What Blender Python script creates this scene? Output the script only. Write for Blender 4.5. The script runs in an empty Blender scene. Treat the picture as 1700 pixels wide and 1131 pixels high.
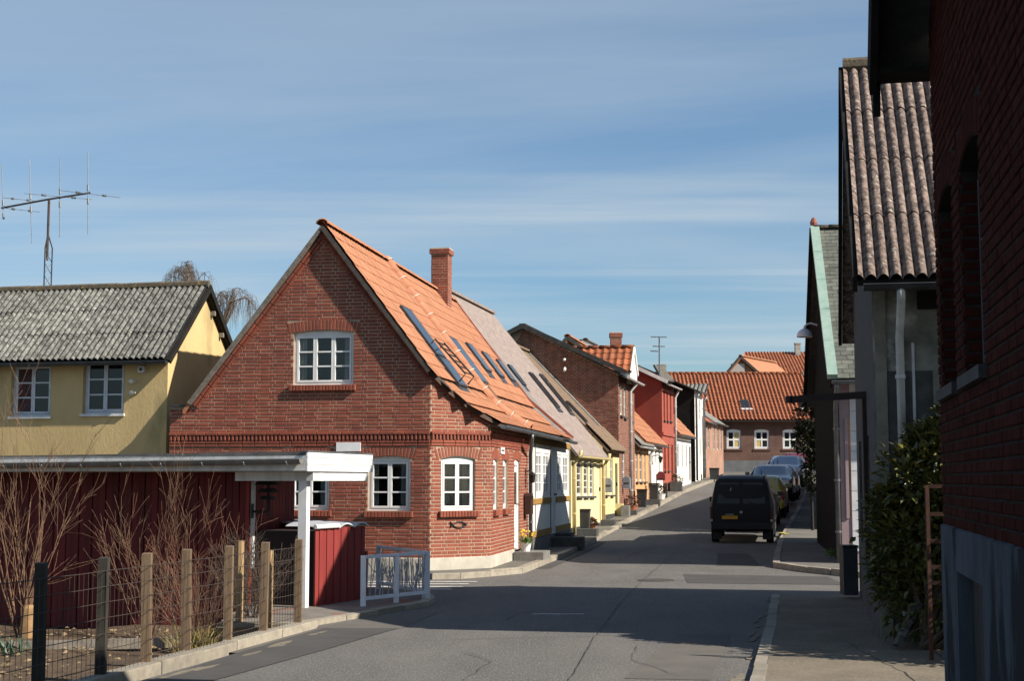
import bpy, bmesh, math, random
from mathutils import Vector, Matrix
random.seed(7)
R = random.Random(11)
S = bpy.context.scene
COL = S.collection
# ------------------------------------------------------------------ camera, sky, sun, exposure
CAMZ = 1.77
FPX = 2361.0                       # focal length in photograph pixels (50 mm on full frame)
PITCH = math.atan((797 - 565.5) / FPX)
cd = bpy.data.cameras.new('camera'); cam = bpy.data.objects.new('camera', cd); COL.objects.link(cam)
cam.location = (0, 0, CAMZ); cam.rotation_euler = (math.pi / 2 + PITCH, 0, 0)
cd.sensor_width = 36; cd.lens = 50.0; cd.clip_start = 0.05; cd.clip_end = 3000
S.camera = cam
SUN_AZ = math.radians(115.0)        # clockwise from +Y
SUN_EL = math.radians(36.0)
sdir = Vector((math.sin(SUN_AZ) * math.cos(SUN_EL), math.cos(SUN_AZ) * math.cos(SUN_EL), math.sin(SUN_EL)))
sl = bpy.data.lights.new('sun', 'SUN'); sl.energy = 5.0; sl.angle = math.radians(0.53); sl.color = (1.0, 0.93, 0.83)
so = bpy.data.objects.new('sun', sl); COL.objects.link(so); so.rotation_euler = sdir.to_track_quat('Z', 'Y').to_euler()
so.location = (20, -10, 30)
W = bpy.data.worlds.new('World'); S.world = W; W.use_nodes = True
nt = W.node_tree; nt.nodes.clear()
def wn(t, **k):
    n = nt.nodes.new(t)
    for a, b in k.items(): setattr(n, a, b)
    return n
wout = wn('ShaderNodeOutputWorld'); wbg = wn('ShaderNodeBackground'); wbg.inputs['Strength'].default_value = 0.058
sky = wn('ShaderNodeTexSky'); sky.sky_type = 'NISHITA'; sky.sun_disc = False
sky.sun_elevation = SUN_EL; sky.sun_rotation = SUN_AZ; sky.altitude = 0; sky.air_density = 1.0; sky.dust_density = 0.9; sky.ozone_density = 2.2
tc = wn('ShaderNodeTexCoord'); sep = wn('ShaderNodeSeparateXYZ'); nt.links.new(tc.outputs['Generated'], sep.inputs[0])
# cirrus: project the view direction on a high flat layer, stretch it along x
mx = wn('ShaderNodeMath', operation='MAXIMUM'); mx.inputs[1].default_value = 0.02; nt.links.new(sep.outputs['Z'], mx.inputs[0])
dx = wn('ShaderNodeMath', operation='DIVIDE'); dy = wn('ShaderNodeMath', operation='DIVIDE')
nt.links.new(sep.outputs['X'], dx.inputs[0]); nt.links.new(mx.outputs[0], dx.inputs[1])
nt.links.new(sep.outputs['Y'], dy.inputs[0]); nt.links.new(mx.outputs[0], dy.inputs[1])
cmb = wn('ShaderNodeCombineXYZ'); nt.links.new(dx.outputs[0], cmb.inputs[0]); nt.links.new(dy.outputs[0], cmb.inputs[1])
def cirrus(sx, sy, off, rotz, lo, hi, detail, amount, dist=0.6):
    mp = wn('ShaderNodeMapping'); mp.inputs['Scale'].default_value = (sx, sy, 1); mp.inputs['Location'].default_value = off
    mp.inputs['Rotation'].default_value = (0, 0, rotz)
    nt.links.new(cmb.outputs[0], mp.inputs[0])
    no = wn('ShaderNodeTexNoise'); no.inputs['Scale'].default_value = 1.0; no.inputs['Detail'].default_value = detail
    no.inputs['Roughness'].default_value = 0.55; no.inputs['Distortion'].default_value = dist
    nt.links.new(mp.outputs[0], no.inputs['Vector'])
    mr = wn('ShaderNodeMapRange'); mr.inputs['From Min'].default_value = lo; mr.inputs['From Max'].default_value = hi
    mr.inputs['To Max'].default_value = amount; mr.interpolation_type = 'SMOOTHSTEP'
    nt.links.new(no.outputs[0], mr.inputs['Value'])
    return mr.outputs[0]
c1 = cirrus(0.13, 0.66, (3.1, 1.2, 0), 0.06, 0.47, 0.72, 9, 0.50, 0.5)      # long thin streaks
c2 = cirrus(0.10, 0.26, (7.3, 4.3, 2.0), -0.16, 0.32, 0.68, 9, 0.42, 1.2)           # broad veil
c3 = cirrus(0.06, 1.50, (1.7, 9.4, 5.0), 0.03, 0.53, 0.72, 8, 0.40, 0.4)
ad = wn('ShaderNodeMath', operation='MAXIMUM'); nt.links.new(c1, ad.inputs[0]); nt.links.new(c3, ad.inputs[1])
ad2 = wn('ShaderNodeMath', operation='ADD'); ad2.use_clamp = True; nt.links.new(ad.outputs[0], ad2.inputs[0]); nt.links.new(c2, ad2.inputs[1])
tint = wn('ShaderNodeMix', data_type='RGBA', blend_type='MULTIPLY'); tint.inputs['Factor'].default_value = 1; nt.links.new(sky.outputs[0], tint.inputs['A']); tint.inputs['B'].default_value = (0.94, 1.17, 1.30, 1)
mixc = wn('ShaderNodeMix', data_type='RGBA'); hi_ = wn('ShaderNodeMapRange'); hi_.interpolation_type = 'SMOOTHSTEP'; hi_.inputs['From Min'].default_value = .30; hi_.inputs['From Max'].default_value = .75; hi_.inputs['To Min'].default_value = 1.0; hi_.inputs['To Max'].default_value = .25
nt.links.new(sep.outputs['Z'], hi_.inputs['Value'])
fm = wn('ShaderNodeMath', operation='MULTIPLY'); nt.links.new(ad2.outputs[0], fm.inputs[0]); nt.links.new(hi_.outputs[0], fm.inputs[1])
nt.links.new(fm.outputs[0], mixc.inputs['Factor'])
nt.links.new(tint.outputs['Result'], mixc.inputs['A']); mixc.inputs['B'].default_value = (5.6, 6.6, 7.4, 1)
nt.links.new(mixc.outputs['Result'], wbg.inputs['Color']); nt.links.new(wbg.outputs[0], wout.inputs[0])
S.view_settings.view_transform = 'Standard'; S.view_settings.look = 'None'; S.view_settings.gamma = 1.0
S.view_settings.exposure = 0.72; S.view_settings.use_curve_mapping = False
S.render.engine = 'CYCLES'; S.cycles.max_bounces = 5; S.cycles.diffuse_bounces = 3; S.cycles.glossy_bounces = 3

# ------------------------------------------------------------------ helpers
Z = Vector((0, 0, 1))
def V(*a): return Vector(a)
def at(px, py, Y):
    """world point at depth Y that photograph pixel (px, py) looks at: used to survey the place"""
    u = (px - 850) / FPX; v = (565.5 - py) / FPX
    d = Vector((u, math.cos(PITCH) - v * math.sin(PITCH), math.sin(PITCH) + v * math.cos(PITCH)))
    return Vector((0, 0, CAMZ)) + d * (Y / d.y)
def gz(Y):
    Y = min(Y, 92.0); t = Y - 41.0
    return 0.048 * (math.sqrt(t * t + 14) + t) / 2 - 0.003
def onground(px, py, lift=0.0):
    lo, hi = 3.0, 140.0
    for _ in range(50):
        m = (lo + hi) / 2
        if at(px, py, m).z > gz(m) + lift: lo = m
        else: hi = m
    return at(px, py, lo)
MATS = {}
def M(name, c1, c2=None, scale=6.0, rough=0.85, bump=0.0, bscale=60.0, rnd=0.0, spec=0.3, metal=0.0, stretch=(1, 1, 1), c3=None, s3=2.0, t3=(0.55, 0.7), detail=6, lo=0.35, hi=0.65, coat=0.0):
    if name in MATS: return MATS[name]
    m = bpy.data.materials.new(name); m.use_nodes = True; MATS[name] = m
    t = m.node_tree; L = t.links; p = t.nodes['Principled BSDF']
    p.inputs['Roughness'].default_value = rough; p.inputs['Specular IOR Level'].default_value = spec; p.inputs['Metallic'].default_value = metal
    p.inputs['Coat Weight'].default_value = coat
    geo = t.nodes.new('ShaderNodeNewGeometry'); oi = t.nodes.new('ShaderNodeObjectInfo')
    mp = t.nodes.new('ShaderNodeMapping'); mp.inputs['Scale'].default_value = stretch
    L.new(geo.outputs['Position'], mp.inputs[0]); vec = mp.outputs[0]
    def noise(sc, det=detail, v=vec):
        n = t.nodes.new('ShaderNodeTexNoise'); n.inputs['Scale'].default_value = sc; n.inputs['Detail'].default_value = det
        n.inputs['Roughness'].default_value = 0.6
        L.new(v, n.inputs['Vector']); return n.outputs[0]
    def ramp(x, a, b):
        r = t.nodes.new('ShaderNodeMapRange'); r.inputs['From Min'].default_value = a; r.inputs['From Max'].default_value = b
        L.new(x, r.inputs['Value']); return r.outputs[0]
    def mix(f, a, b, mode='MIX'):
        x = t.nodes.new('ShaderNodeMix'); x.data_type = 'RGBA'; x.blend_type = mode
        if isinstance(f, float): x.inputs['Factor'].default_value = f
        else: L.new(f, x.inputs['Factor'])
        for nm, q in (('A', a), ('B', b)):
            if isinstance(q, tuple): x.inputs[nm].default_value = (*q, 1)
            else: L.new(q, x.inputs[nm])
        return x.outputs['Result']
    col = c1
    if c2: col = mix(ramp(noise(scale), lo, hi), c1, c2)
    if c3: col = mix(ramp(noise(s3, 8), *t3), col, c3)
    if rnd:
        a = t.nodes.new('ShaderNodeMath'); a.operation = 'ADD'; L.new(oi.outputs['Random'], a.inputs[0]); L.new(geo.outputs['Random Per Island'], a.inputs[1])
        f = t.nodes.new('ShaderNodeMath'); f.operation = 'FRACT'; L.new(a.outputs[0], f.inputs[0])
        r = t.nodes.new('ShaderNodeMapRange'); r.inputs['To Min'].default_value = 1 - rnd; r.inputs['To Max'].default_value = 1 + rnd * 0.6
        L.new(f.outputs[0], r.inputs['Value'])
        cb = t.nodes.new('ShaderNodeCombineXYZ')
        for i in range(3): L.new(r.outputs[0], cb.inputs[i])
        col = mix(1.0, col, cb.outputs[0], 'MULTIPLY')
    if isinstance(col, tuple): p.inputs['Base Color'].default_value = (*col, 1)
    else: L.new(col, p.inputs['Base Color'])
    if bump:
        b = t.nodes.new('ShaderNodeBump'); b.inputs['Strength'].default_value = 1.0; b.inputs['Distance'].default_value = bump
        L.new(noise(bscale, 6), b.inputs['Height']); L.new(b.outputs[0], p.inputs['Normal'])
    return m
def brick_print(name, cA, cB, mortar):
    """brick courses too far away to tell apart, mapped by metres along the wall"""
    if name in MATS: return MATS[name]
    m = bpy.data.materials.new(name); m.use_nodes = True; MATS[name] = m
    t = m.node_tree; L = t.links; p = t.nodes['Principled BSDF']; p.inputs['Roughness'].default_value = 0.9
    uv = t.nodes.new('ShaderNodeUVMap'); b = t.nodes.new('ShaderNodeTexBrick')
    b.inputs['Color1'].default_value = (*cA, 1); b.inputs['Color2'].default_value = (*cB, 1); b.inputs['Mortar'].default_value = (*mortar, 1)
    b.inputs['Scale'].default_value = 1.0; b.inputs['Mortar Size'].default_value = 0.008; b.inputs['Brick Width'].default_value = 0.24; b.inputs['Row Height'].default_value = 0.0587
    L.new(uv.outputs[0], b.inputs['Vector'])
    n = t.nodes.new('ShaderNodeTexNoise'); n.inputs['Scale'].default_value = 1.5; n.inputs['Detail'].default_value = 6
    g = t.nodes.new('ShaderNodeNewGeometry'); L.new(g.outputs['Position'], n.inputs['Vector'])
    r = t.nodes.new('ShaderNodeMapRange'); r.inputs['From Min'].default_value = 0.3; r.inputs['From Max'].default_value = 0.7; r.inputs['To Min'].default_value = 0.7; r.inputs['To Max'].default_value = 1.15
    L.new(n.outputs[0], r.inputs['Value'])
    x = t.nodes.new('ShaderNodeMix'); x.data_type = 'RGBA'; x.blend_type = 'MULTIPLY'; x.inputs['Factor'].default_value = 1
    L.new(b.outputs[0], x.inputs['A']); L.new(r.outputs[0], x.inputs['B']); L.new(x.outputs['Result'], p.inputs['Base Color'])
    return m

class MB:
    def __init__(s): s.v = []; s.f = []; s.uv = {}
    def add(s, vs, fs):
        n = len(s.v); s.v.extend([Vector(q) for q in vs]); s.f.extend([[i + n for i in f] for f in fs]); return s
    def quad(s, a, b, c, d, uv=None):
        if uv: s.uv[len(s.f)] = uv
        return s.add([a, b, c, d], [[0, 1, 2, 3]])
    def poly(s, pts, uv=None):
        if uv: s.uv[len(s.f)] = uv
        return s.add(pts, [list(range(len(pts)))])
    def hexa(s, p, open_face=None):
        fs = [[0, 3, 2, 1], [4, 5, 6, 7], [0, 1, 5, 4], [1, 2, 6, 5], [2, 3, 7, 6], [3, 0, 4, 7]]
        if open_face is not None: fs.pop(open_face)
        return s.add(p, fs)
    def box(s, o, ux, uy, uz):
        """o corner, three edge vectors (right handed)"""
        o = Vector(o)
        return s.hexa([o, o + ux, o + ux + uy, o + uy, o + uz, o + ux + uz, o + ux + uy + uz, o + uy + uz])
    def cbox(s, c, sx, sy, sz, X=V(1, 0, 0), Y=V(0, 1, 0), ZZ=Z):
        return s.box(Vector(c) - X * sx / 2 - Y * sy / 2 - ZZ * sz / 2, X * sx, Y * sy, ZZ * sz)
    def beam(s, a, b, w, h, up=Z):
        a = Vector(a); b = Vector(b); d = (b - a); L = d.length; d = d / L
        x = d.cross(up)
        if x.length < 1e-4: x = V(1, 0, 0)
        x.normalize(); y = x.cross(d).normalized()
        return s.box(a - x * w / 2 - y * h / 2, x * w, d * L, y * h)
    def tube(s, pts, r, n=6, cap=True):
        pts = [Vector(p) for p in pts]; rs = r if isinstance(r, (list, tuple)) else [r] * len(pts)
        k = len(s.v); up = None
        for i, p in enumerate(pts):
            d = (pts[min(i + 1, len(pts) - 1)] - pts[max(i - 1, 0)])
            if d.length < 1e-9: d = V(0, 0, 1)
            d.normalize()
            if up is None: up = d.cross(V(0.3, 0.9, 0.2)) if abs(d.dot(V(0.3, 0.9, 0.2).normalized())) < 0.95 else d.cross(V(1, 0, 0))
            up = (up - d * up.dot(d))
            if up.length < 1e-6: up = d.orthogonal()
            up.normalize(); w = d.cross(up)
            for j in range(n):
                a = 2 * math.pi * j / n
                s.v.append(p + (up * math.cos(a) + w * math.sin(a)) * rs[i])
        for i in range(len(pts) - 1):
            for j in range(n):
                a = k + i * n + j; b = k + i * n + (j + 1) % n
                s.f.append([a, b, b + n, a + n])
        if cap and n > 2:
            s.f.append([k + j for j in range(n)][::-1]); s.f.append([k + (len(pts) - 1) * n + j for j in range(n)])
        return s
    def lathe(s, c, prof, n=16, axis=Z):
        """prof: list of (radius, height along axis)"""
        c = Vector(c); ax = axis.normalized(); u = ax.orthogonal().normalized(); w = ax.cross(u); k = len(s.v)
        for (r, h) in prof:
            for j in range(n):
                a = 2 * math.pi * j / n; s.v.append(c + ax * h + (u * math.cos(a) + w * math.sin(a)) * r)
        for i in range(len(prof) - 1):
            for j in range(n):
                a = k + i * n + j; b = k + i * n + (j + 1) % n
                s.f.append([a, b, b + n, a + n])
        return s
    def extrude(s, poly, d):
        """planar polygon extruded by d, closed"""
        poly = [Vector(p) for p in poly]; n = len(poly); d = Vector(d); k = len(s.v)
        s.v.extend(poly); s.v.extend([p + d for p in poly])
        s.f.append([k + i for i in range(n)][::-1]); s.f.append([k + n + i for i in range(n)])
        for i in range(n):
            j = (i + 1) % n; s.f.append([k + i, k + j, k + n + j, k + n + i])
        return s
    def build(s, name, mat, parent=None, smooth=False, stuff=False):
        base = Vector((0, 0, 0)); root = parent
        while root is not None: base += root.location; root = root.parent
        me = bpy.data.meshes.new(name)
        me.from_pydata([tuple(p - base) for p in s.v], [], s.f)
        if s.uv:
            ul = me.uv_layers.new(name='UVMap')
            for fi, uvs in s.uv.items():
                for li, q in zip(me.polygons[fi].loop_indices, uvs): ul.data[li].uv = q
        me.materials.append(mat)
        if smooth: me.polygons.foreach_set('use_smooth', [True] * len(me.polygons))
        me.update()
        o = bpy.data.objects.new(name, me); COL.objects.link(o); o.parent = parent
        if stuff: o['kind'] = 'stuff'
        return o
def thing(name, label, cat, loc, group=None):
    o = bpy.data.objects.new(name, None); o.empty_display_size = 0.2; COL.objects.link(o); o.location = loc
    o['label'] = label; o['category'] = cat
    if group: o['group'] = group
    return o
def tag(o, label, cat, group=None):
    o['label'] = label; o['category'] = cat
    if group: o['group'] = group
    return o
def struct(o): o['kind'] = 'structure'; return o
def relocate(o):
    """move a top level mesh's origin to the middle of its footprint"""
    me = o.data; xs = [v.co for v in me.vertices]
    c = Vector(((min(p.x for p in xs) + max(p.x for p in xs)) / 2, (min(p.y for p in xs) + max(p.y for p in xs)) / 2, min(p.z for p in xs)))
    me.transform(Matrix.Translation(-c)); o.location = c
    return o
def wloc(o):
    b = Vector((0, 0, 0))
    while o is not None: b += o.location; o = o.parent
    return b
def place(name, mesh, parent, Mw):
    """a part that shares a mesh; Mw is its world matrix"""
    o = bpy.data.objects.new(name, mesh); COL.objects.link(o); o.parent = parent
    o.matrix_basis = Matrix.Translation(-wloc(parent)) @ Mw
    return o
def frame(o, X, Y, ZZ):
    return Matrix(((X.x, Y.x, ZZ.x, o.x), (X.y, Y.y, ZZ.y, o.y), (X.z, Y.z, ZZ.z, o.z), (0, 0, 0, 1)))
def raw_mesh(name, vs, fs, mat, smooth=False):
    me = bpy.data.meshes.new(name); me.from_pydata([tuple(v) for v in vs], [], fs); me.materials.append(mat)
    if smooth: me.polygons.foreach_set('use_smooth', [True] * len(me.polygons))
    me.update(); return me

# ------------------------------------------------------------------ materials
brick_red = M('red_brick', (0.285, 0.080, 0.046), (0.215, 0.060, 0.037), 7, 0.85, 0.005, 90, 0.17, c3=(0.165, 0.055, 0.038), s3=.8, t3=(0.52, 0.78))
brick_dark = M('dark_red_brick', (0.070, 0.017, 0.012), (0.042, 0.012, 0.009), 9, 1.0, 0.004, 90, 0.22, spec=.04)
brick_brown = M('brown_brick', (0.24, 0.085, 0.055), (0.15, 0.055, 0.04), 5, 0.9, 0.004, 90, 0.3)
brick_tan = M('tan_brick', (0.40, 0.19, 0.125), (0.28, 0.12, 0.08), 3, 0.9, 0.004, 90, 0.25)
mortar = M('pale_mortar', (0.40, 0.30, 0.21), (0.29, 0.22, 0.16), 3, 0.95)
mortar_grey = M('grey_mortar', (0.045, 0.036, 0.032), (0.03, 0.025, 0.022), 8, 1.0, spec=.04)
concrete = M('pale_concrete', (0.50, 0.46, 0.38), (0.38, 0.35, 0.29), 2.5, 0.9, 0.004, 40, c3=(0.28, 0.25, 0.2), s3=1.2, t3=(0.56, 0.75))
white_paint = M('white_paint', (0.80, 0.79, 0.77), (0.70, 0.69, 0.66), 3, 0.5, spec=0.4)
white_old = M('weathered_white_paint', (0.72, 0.72, 0.70), (0.50, 0.50, 0.48), 5, 0.6, stretch=(1, 1, 0.3))
white_plaster = M('white_limewash', (0.78, 0.75, 0.68), (0.68, 0.64, 0.56), 1.6, 0.9, 0.004, 30)
glass = M('window_glass', (0.012, 0.014, 0.016), None, rough=0.06, spec=0.5)
def see_glass(name, tint):
    m = bpy.data.materials.new(name); m.use_nodes = True; MATS[name] = m; t = m.node_tree; t.nodes.clear()
    o = t.nodes.new('ShaderNodeOutputMaterial'); a = t.nodes.new('ShaderNodeBsdfTransparent'); a.inputs[0].default_value = (*tint, 1)
    g = t.nodes.new('ShaderNodeBsdfGlossy'); g.inputs['Roughness'].default_value = 0.04; f = t.nodes.new('ShaderNodeFresnel'); f.inputs[0].default_value = 1.5
    x = t.nodes.new('ShaderNodeMixShader'); t.links.new(f.outputs[0], x.inputs[0]); t.links.new(a.outputs[0], x.inputs[1]); t.links.new(g.outputs[0], x.inputs[2]); t.links.new(x.outputs[0], o.inputs[0]); return m
clear_glass = see_glass('clear_window_glass', (.82, .85, .85))
glass_sky = M('skylight_glass', (0.02, 0.022, 0.024), None, rough=0.12, spec=0.6)
curtain = M('drawn_curtain', (0.55, 0.42, 0.17), (0.42, 0.3, 0.12), 12, 0.8)
black_metal = M('black_metal', (0.012, 0.012, 0.013), (0.02, 0.018, 0.016), 6, 0.5)
zinc = M('grey_zinc', (0.20, 0.21, 0.22), (0.13, 0.14, 0.145), 5, 0.45, metal=0.5)
zinc_dark = M('dark_zinc', (0.07, 0.075, 0.08), (0.045, 0.048, 0.05), 5, 0.45, metal=0.4)
gutter_white = M('pale_gutter', (0.62, 0.62, 0.60), (0.42, 0.42, 0.4), 4, 0.45)
roof_orange = M('orange_roof_tile', (0.39, 0.172, 0.09), (0.35, 0.148, 0.075), 4, 0.85, 0.003, 60, 0.09, c3=(0.30, 0.135, 0.075), s3=2.0, t3=(0.56, 0.8))
roof_rust = M('rust_red_roof_tile', (0.38, 0.125, 0.05), (0.29, 0.09, 0.04), 3, 0.8, 0.003, 60, 0.28, c3=(0.13, 0.06, 0.04), s3=1.3, t3=(0.55, 0.8))
roof_far = M('distant_pantile', (0.32, 0.112, 0.052), (0.25, 0.085, 0.04), 2, 0.8, rnd=.13, c3=(.16, .07, .045), s3=.8, t3=(.58, .8))
eternit = M('lichened_cement_sheet', (0.18, 0.176, 0.155), (0.06, 0.058, 0.05), 9, 0.95, 0.014, 30, 0.22, c3=(0.42, 0.41, 0.36), s3=22, t3=(0.55, 0.72), lo=0.42, hi=0.6)
eternit_red = M('faded_red_cement_sheet', (0.21, 0.15, 0.12), (0.07, 0.05, 0.042), 12, 0.95, 0.012, 30, 0.14, c3=(0.38, 0.33, 0.28), s3=18, t3=(0.54, 0.7), lo=0.42, hi=0.6)
lichen_edge = M('mossy_ridge', (0.13, 0.10, 0.06), (0.06, 0.055, 0.045), 14, 0.95, 0.01, 30, c3=(0.30, 0.19, 0.05), s3=9, t3=(0.55, 0.68))
roof_pink = M('faded_pink_felt', (0.31, 0.245, 0.21), (0.19, 0.15, 0.13), 6, 0.9, 0.006, 40, c3=(0.20, 0.15, 0.13), s3=18, t3=(0.56, 0.7))
roof_brown = M('brown_felt', (0.20, 0.135, 0.085), (0.14, 0.10, 0.07), 5, 0.9, 0.006, 40, c3=(0.24, 0.21, 0.17), s3=6, t3=(0.6, 0.75))
roof_grey = M('grey_sheet_roof', (0.22, 0.21, 0.19), (0.14, 0.135, 0.125), 6, 0.9, 0.006, 40)
roof_black = M('dark_roof_felt', (0.035, 0.034, 0.033), (0.06, 0.057, 0.052), 6, 0.9, 0.006, 40)
slate = M('grey_green_slate', (0.10, 0.105, 0.09), (0.15, 0.15, 0.12), 7, 0.75, 0.004, 50, 0.3)
copper = M('verdigris_copper', (0.22, 0.32, 0.265), (0.29, 0.38, 0.32), 5, 0.7, c3=(0.14, 0.24, 0.19), s3=4, t3=(0.58, 0.75))
yellow_plaster = M('ochre_plaster', (0.57, 0.42, 0.20), (0.49, 0.36, 0.17), 1.4, 0.92, 0.006, 25, c3=(0.20, 0.165, 0.075), s3=0.9, t3=(0.52, 0.72), stretch=(1, 1, 0.45))
yellow_lime = M('pale_yellow_limewash', (0.66, 0.56, 0.28), (0.58, 0.48, 0.23), 1.5, 0.9, 0.004, 30)
cream_lime = M('cream_limewash', (0.64, 0.56, 0.33), (0.57, 0.49, 0.28), 1.5, 0.9, 0.004, 30)
apricot_lime = M('apricot_limewash', (0.60, 0.33, 0.15), (0.52, 0.28, 0.13), 1.5, 0.9, 0.004, 30)
red_lime = M('red_painted_brick', (0.34, 0.085, 0.055), (0.28, 0.07, 0.047), 2, 0.85, 0.006, 40)
dark_red_lime = M('dark_red_painted_brick', (0.22, 0.045, 0.032), (0.17, 0.038, 0.03), 2, 0.85, 0.006, 40)
black_tar = M('black_tarred_wall', (0.014, 0.013, 0.013), (0.02, 0.018, 0.017), 3, 1.0, spec=.05)
grey_plaster = M('stained_grey_plaster', (0.27, 0.26, 0.22), (0.12, 0.122, 0.10), 2.6, 0.95, 0.01, 25, c3=(0.42, 0.40, 0.35), s3=3.0, t3=(0.56, 0.68))
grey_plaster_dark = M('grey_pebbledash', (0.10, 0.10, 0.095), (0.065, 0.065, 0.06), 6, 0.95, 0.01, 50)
pink_plaster = M('dusty_pink_plaster', (0.36, 0.26, 0.27), (0.31, 0.225, 0.235), 2, 0.9, 0.004, 30)
plinth_blue = M('blue_grey_render', (0.11, 0.118, 0.135), (0.07, 0.077, 0.09), 3, 1.0, 0.006, 30, c3=(0.035, 0.036, 0.038), s3=1.1, t3=(0.50, 0.54), stretch=(1, 1, 0.35), spec=.05)
plank_red = M('falu_red_board', (0.165, 0.022, 0.021), (0.10, 0.016, 0.016), 6, 0.75, 0.002, 60, 0.22, stretch=(1, 1, 0.15))
plank_bright = M('fresh_red_board', (0.25, 0.036, 0.029), (0.20, 0.028, 0.024), 6, 0.7, 0.002, 60, 0.12, stretch=(1, 1, 0.15))
timber = M('weathered_post_wood', (0.22, 0.15, 0.09), (0.12, 0.08, 0.05), 7, 0.85, 0.003, 60, 0.12, stretch=(6, 6, 0.5))
ochre_timber = M('ochre_painted_timber', (0.33, 0.19, 0.05), (0.25, 0.145, 0.04), 5, 0.8)
asphalt = M('asphalt', (0.128, 0.118, 0.105), (0.090, 0.083, 0.075), 0.9, 0.9, 0.006, 45, c3=(0.215, 0.20, 0.178), s3=32, t3=(0.50, 0.70), spec=0.35, stretch=(1.6, .55, 1), detail=9, lo=.3, hi=.7)
paving = M('worn_pavement_asphalt', (0.195, 0.160, 0.115), (0.135, 0.112, 0.083), 1.6, 0.95, 0.006, 45, c3=(0.27, 0.225, 0.165), s3=34, t3=(0.54, 0.7), detail=9)
paving_grey = M('grey_paving', (0.17, 0.155, 0.13), (0.125, 0.115, 0.1), 1.3, 0.95, 0.005, 90, 0.12)
kerb_stone = M('granite_kerb', (0.33, 0.29, 0.225), (0.24, 0.21, 0.165), 9, 0.9, 0.006, 60, 0.2)
soil = M('garden_soil', (0.13, 0.085, 0.05), (0.07, 0.047, 0.03), 6, 1.0, 0.03, 25, c3=(0.24, 0.18, 0.10), s3=30, t3=(0.6, 0.7))
road_white = M('worn_road_paint', (0.62, 0.60, 0.55), (0.32, 0.30, 0.27), 6, 0.8)
bark = M('pale_bare_twigs', (0.21, 0.12, 0.068), (0.09, 0.052, 0.036), 12, 0.85)
bark_red = M('reddish_twigs', (0.22, 0.095, 0.06), (0.15, 0.065, 0.04), 12, 0.8)
bark_grey = M('grey_brown_twigs', (0.12, 0.085, 0.06), (0.08, 0.06, 0.045), 12, 0.85)
leaf_green = M('glossy_evergreen_leaf', (0.060, 0.070, 0.018), (0.14, 0.13, 0.03), 6, 0.42, rnd=0.45, spec=0.5)
leaf_dark = M('dark_ivy_leaf', (0.016, 0.022, 0.010), (0.03, 0.036, 0.014), 6, 0.5, rnd=0.4)
leaf_fresh = M('fresh_green_leaf', (0.10, 0.17, 0.035), (0.13, 0.2, 0.05), 6, 0.5, rnd=0.3)
leaf_blue = M('blue_green_leaf', (0.06, 0.11, 0.07), (0.085, 0.14, 0.085), 6, 0.5, rnd=0.3)
dry_grass = M('dry_grass', (0.30, 0.22, 0.07), (0.2, 0.17, 0.05), 6, 0.8, rnd=0.3)
rust = M('rusty_iron', (0.065, 0.027, 0.016), (0.035, 0.018, 0.013), 14, 0.9)
dark_grey = M('dark_grey_plastic', (0.03, 0.032, 0.033), (0.045, 0.047, 0.048), 4, 0.6)
stone_dark = M('dark_step_stone', (0.075, 0.075, 0.07), (0.05, 0.05, 0.047), 7, 0.9, 0.004, 40)
rail_paint = M('pale_blue_rail_paint', (0.76, 0.78, 0.82), (0.66, 0.68, 0.72), 5, 0.5)
lamp_grey = M('lamp_shade_grey', (0.66, 0.67, 0.68), (0.55, 0.56, 0.57), 3, 0.4)
terracotta = M('terracotta', (0.36, 0.13, 0.07), (0.28, 0.1, 0.05), 5, 0.8)
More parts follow.
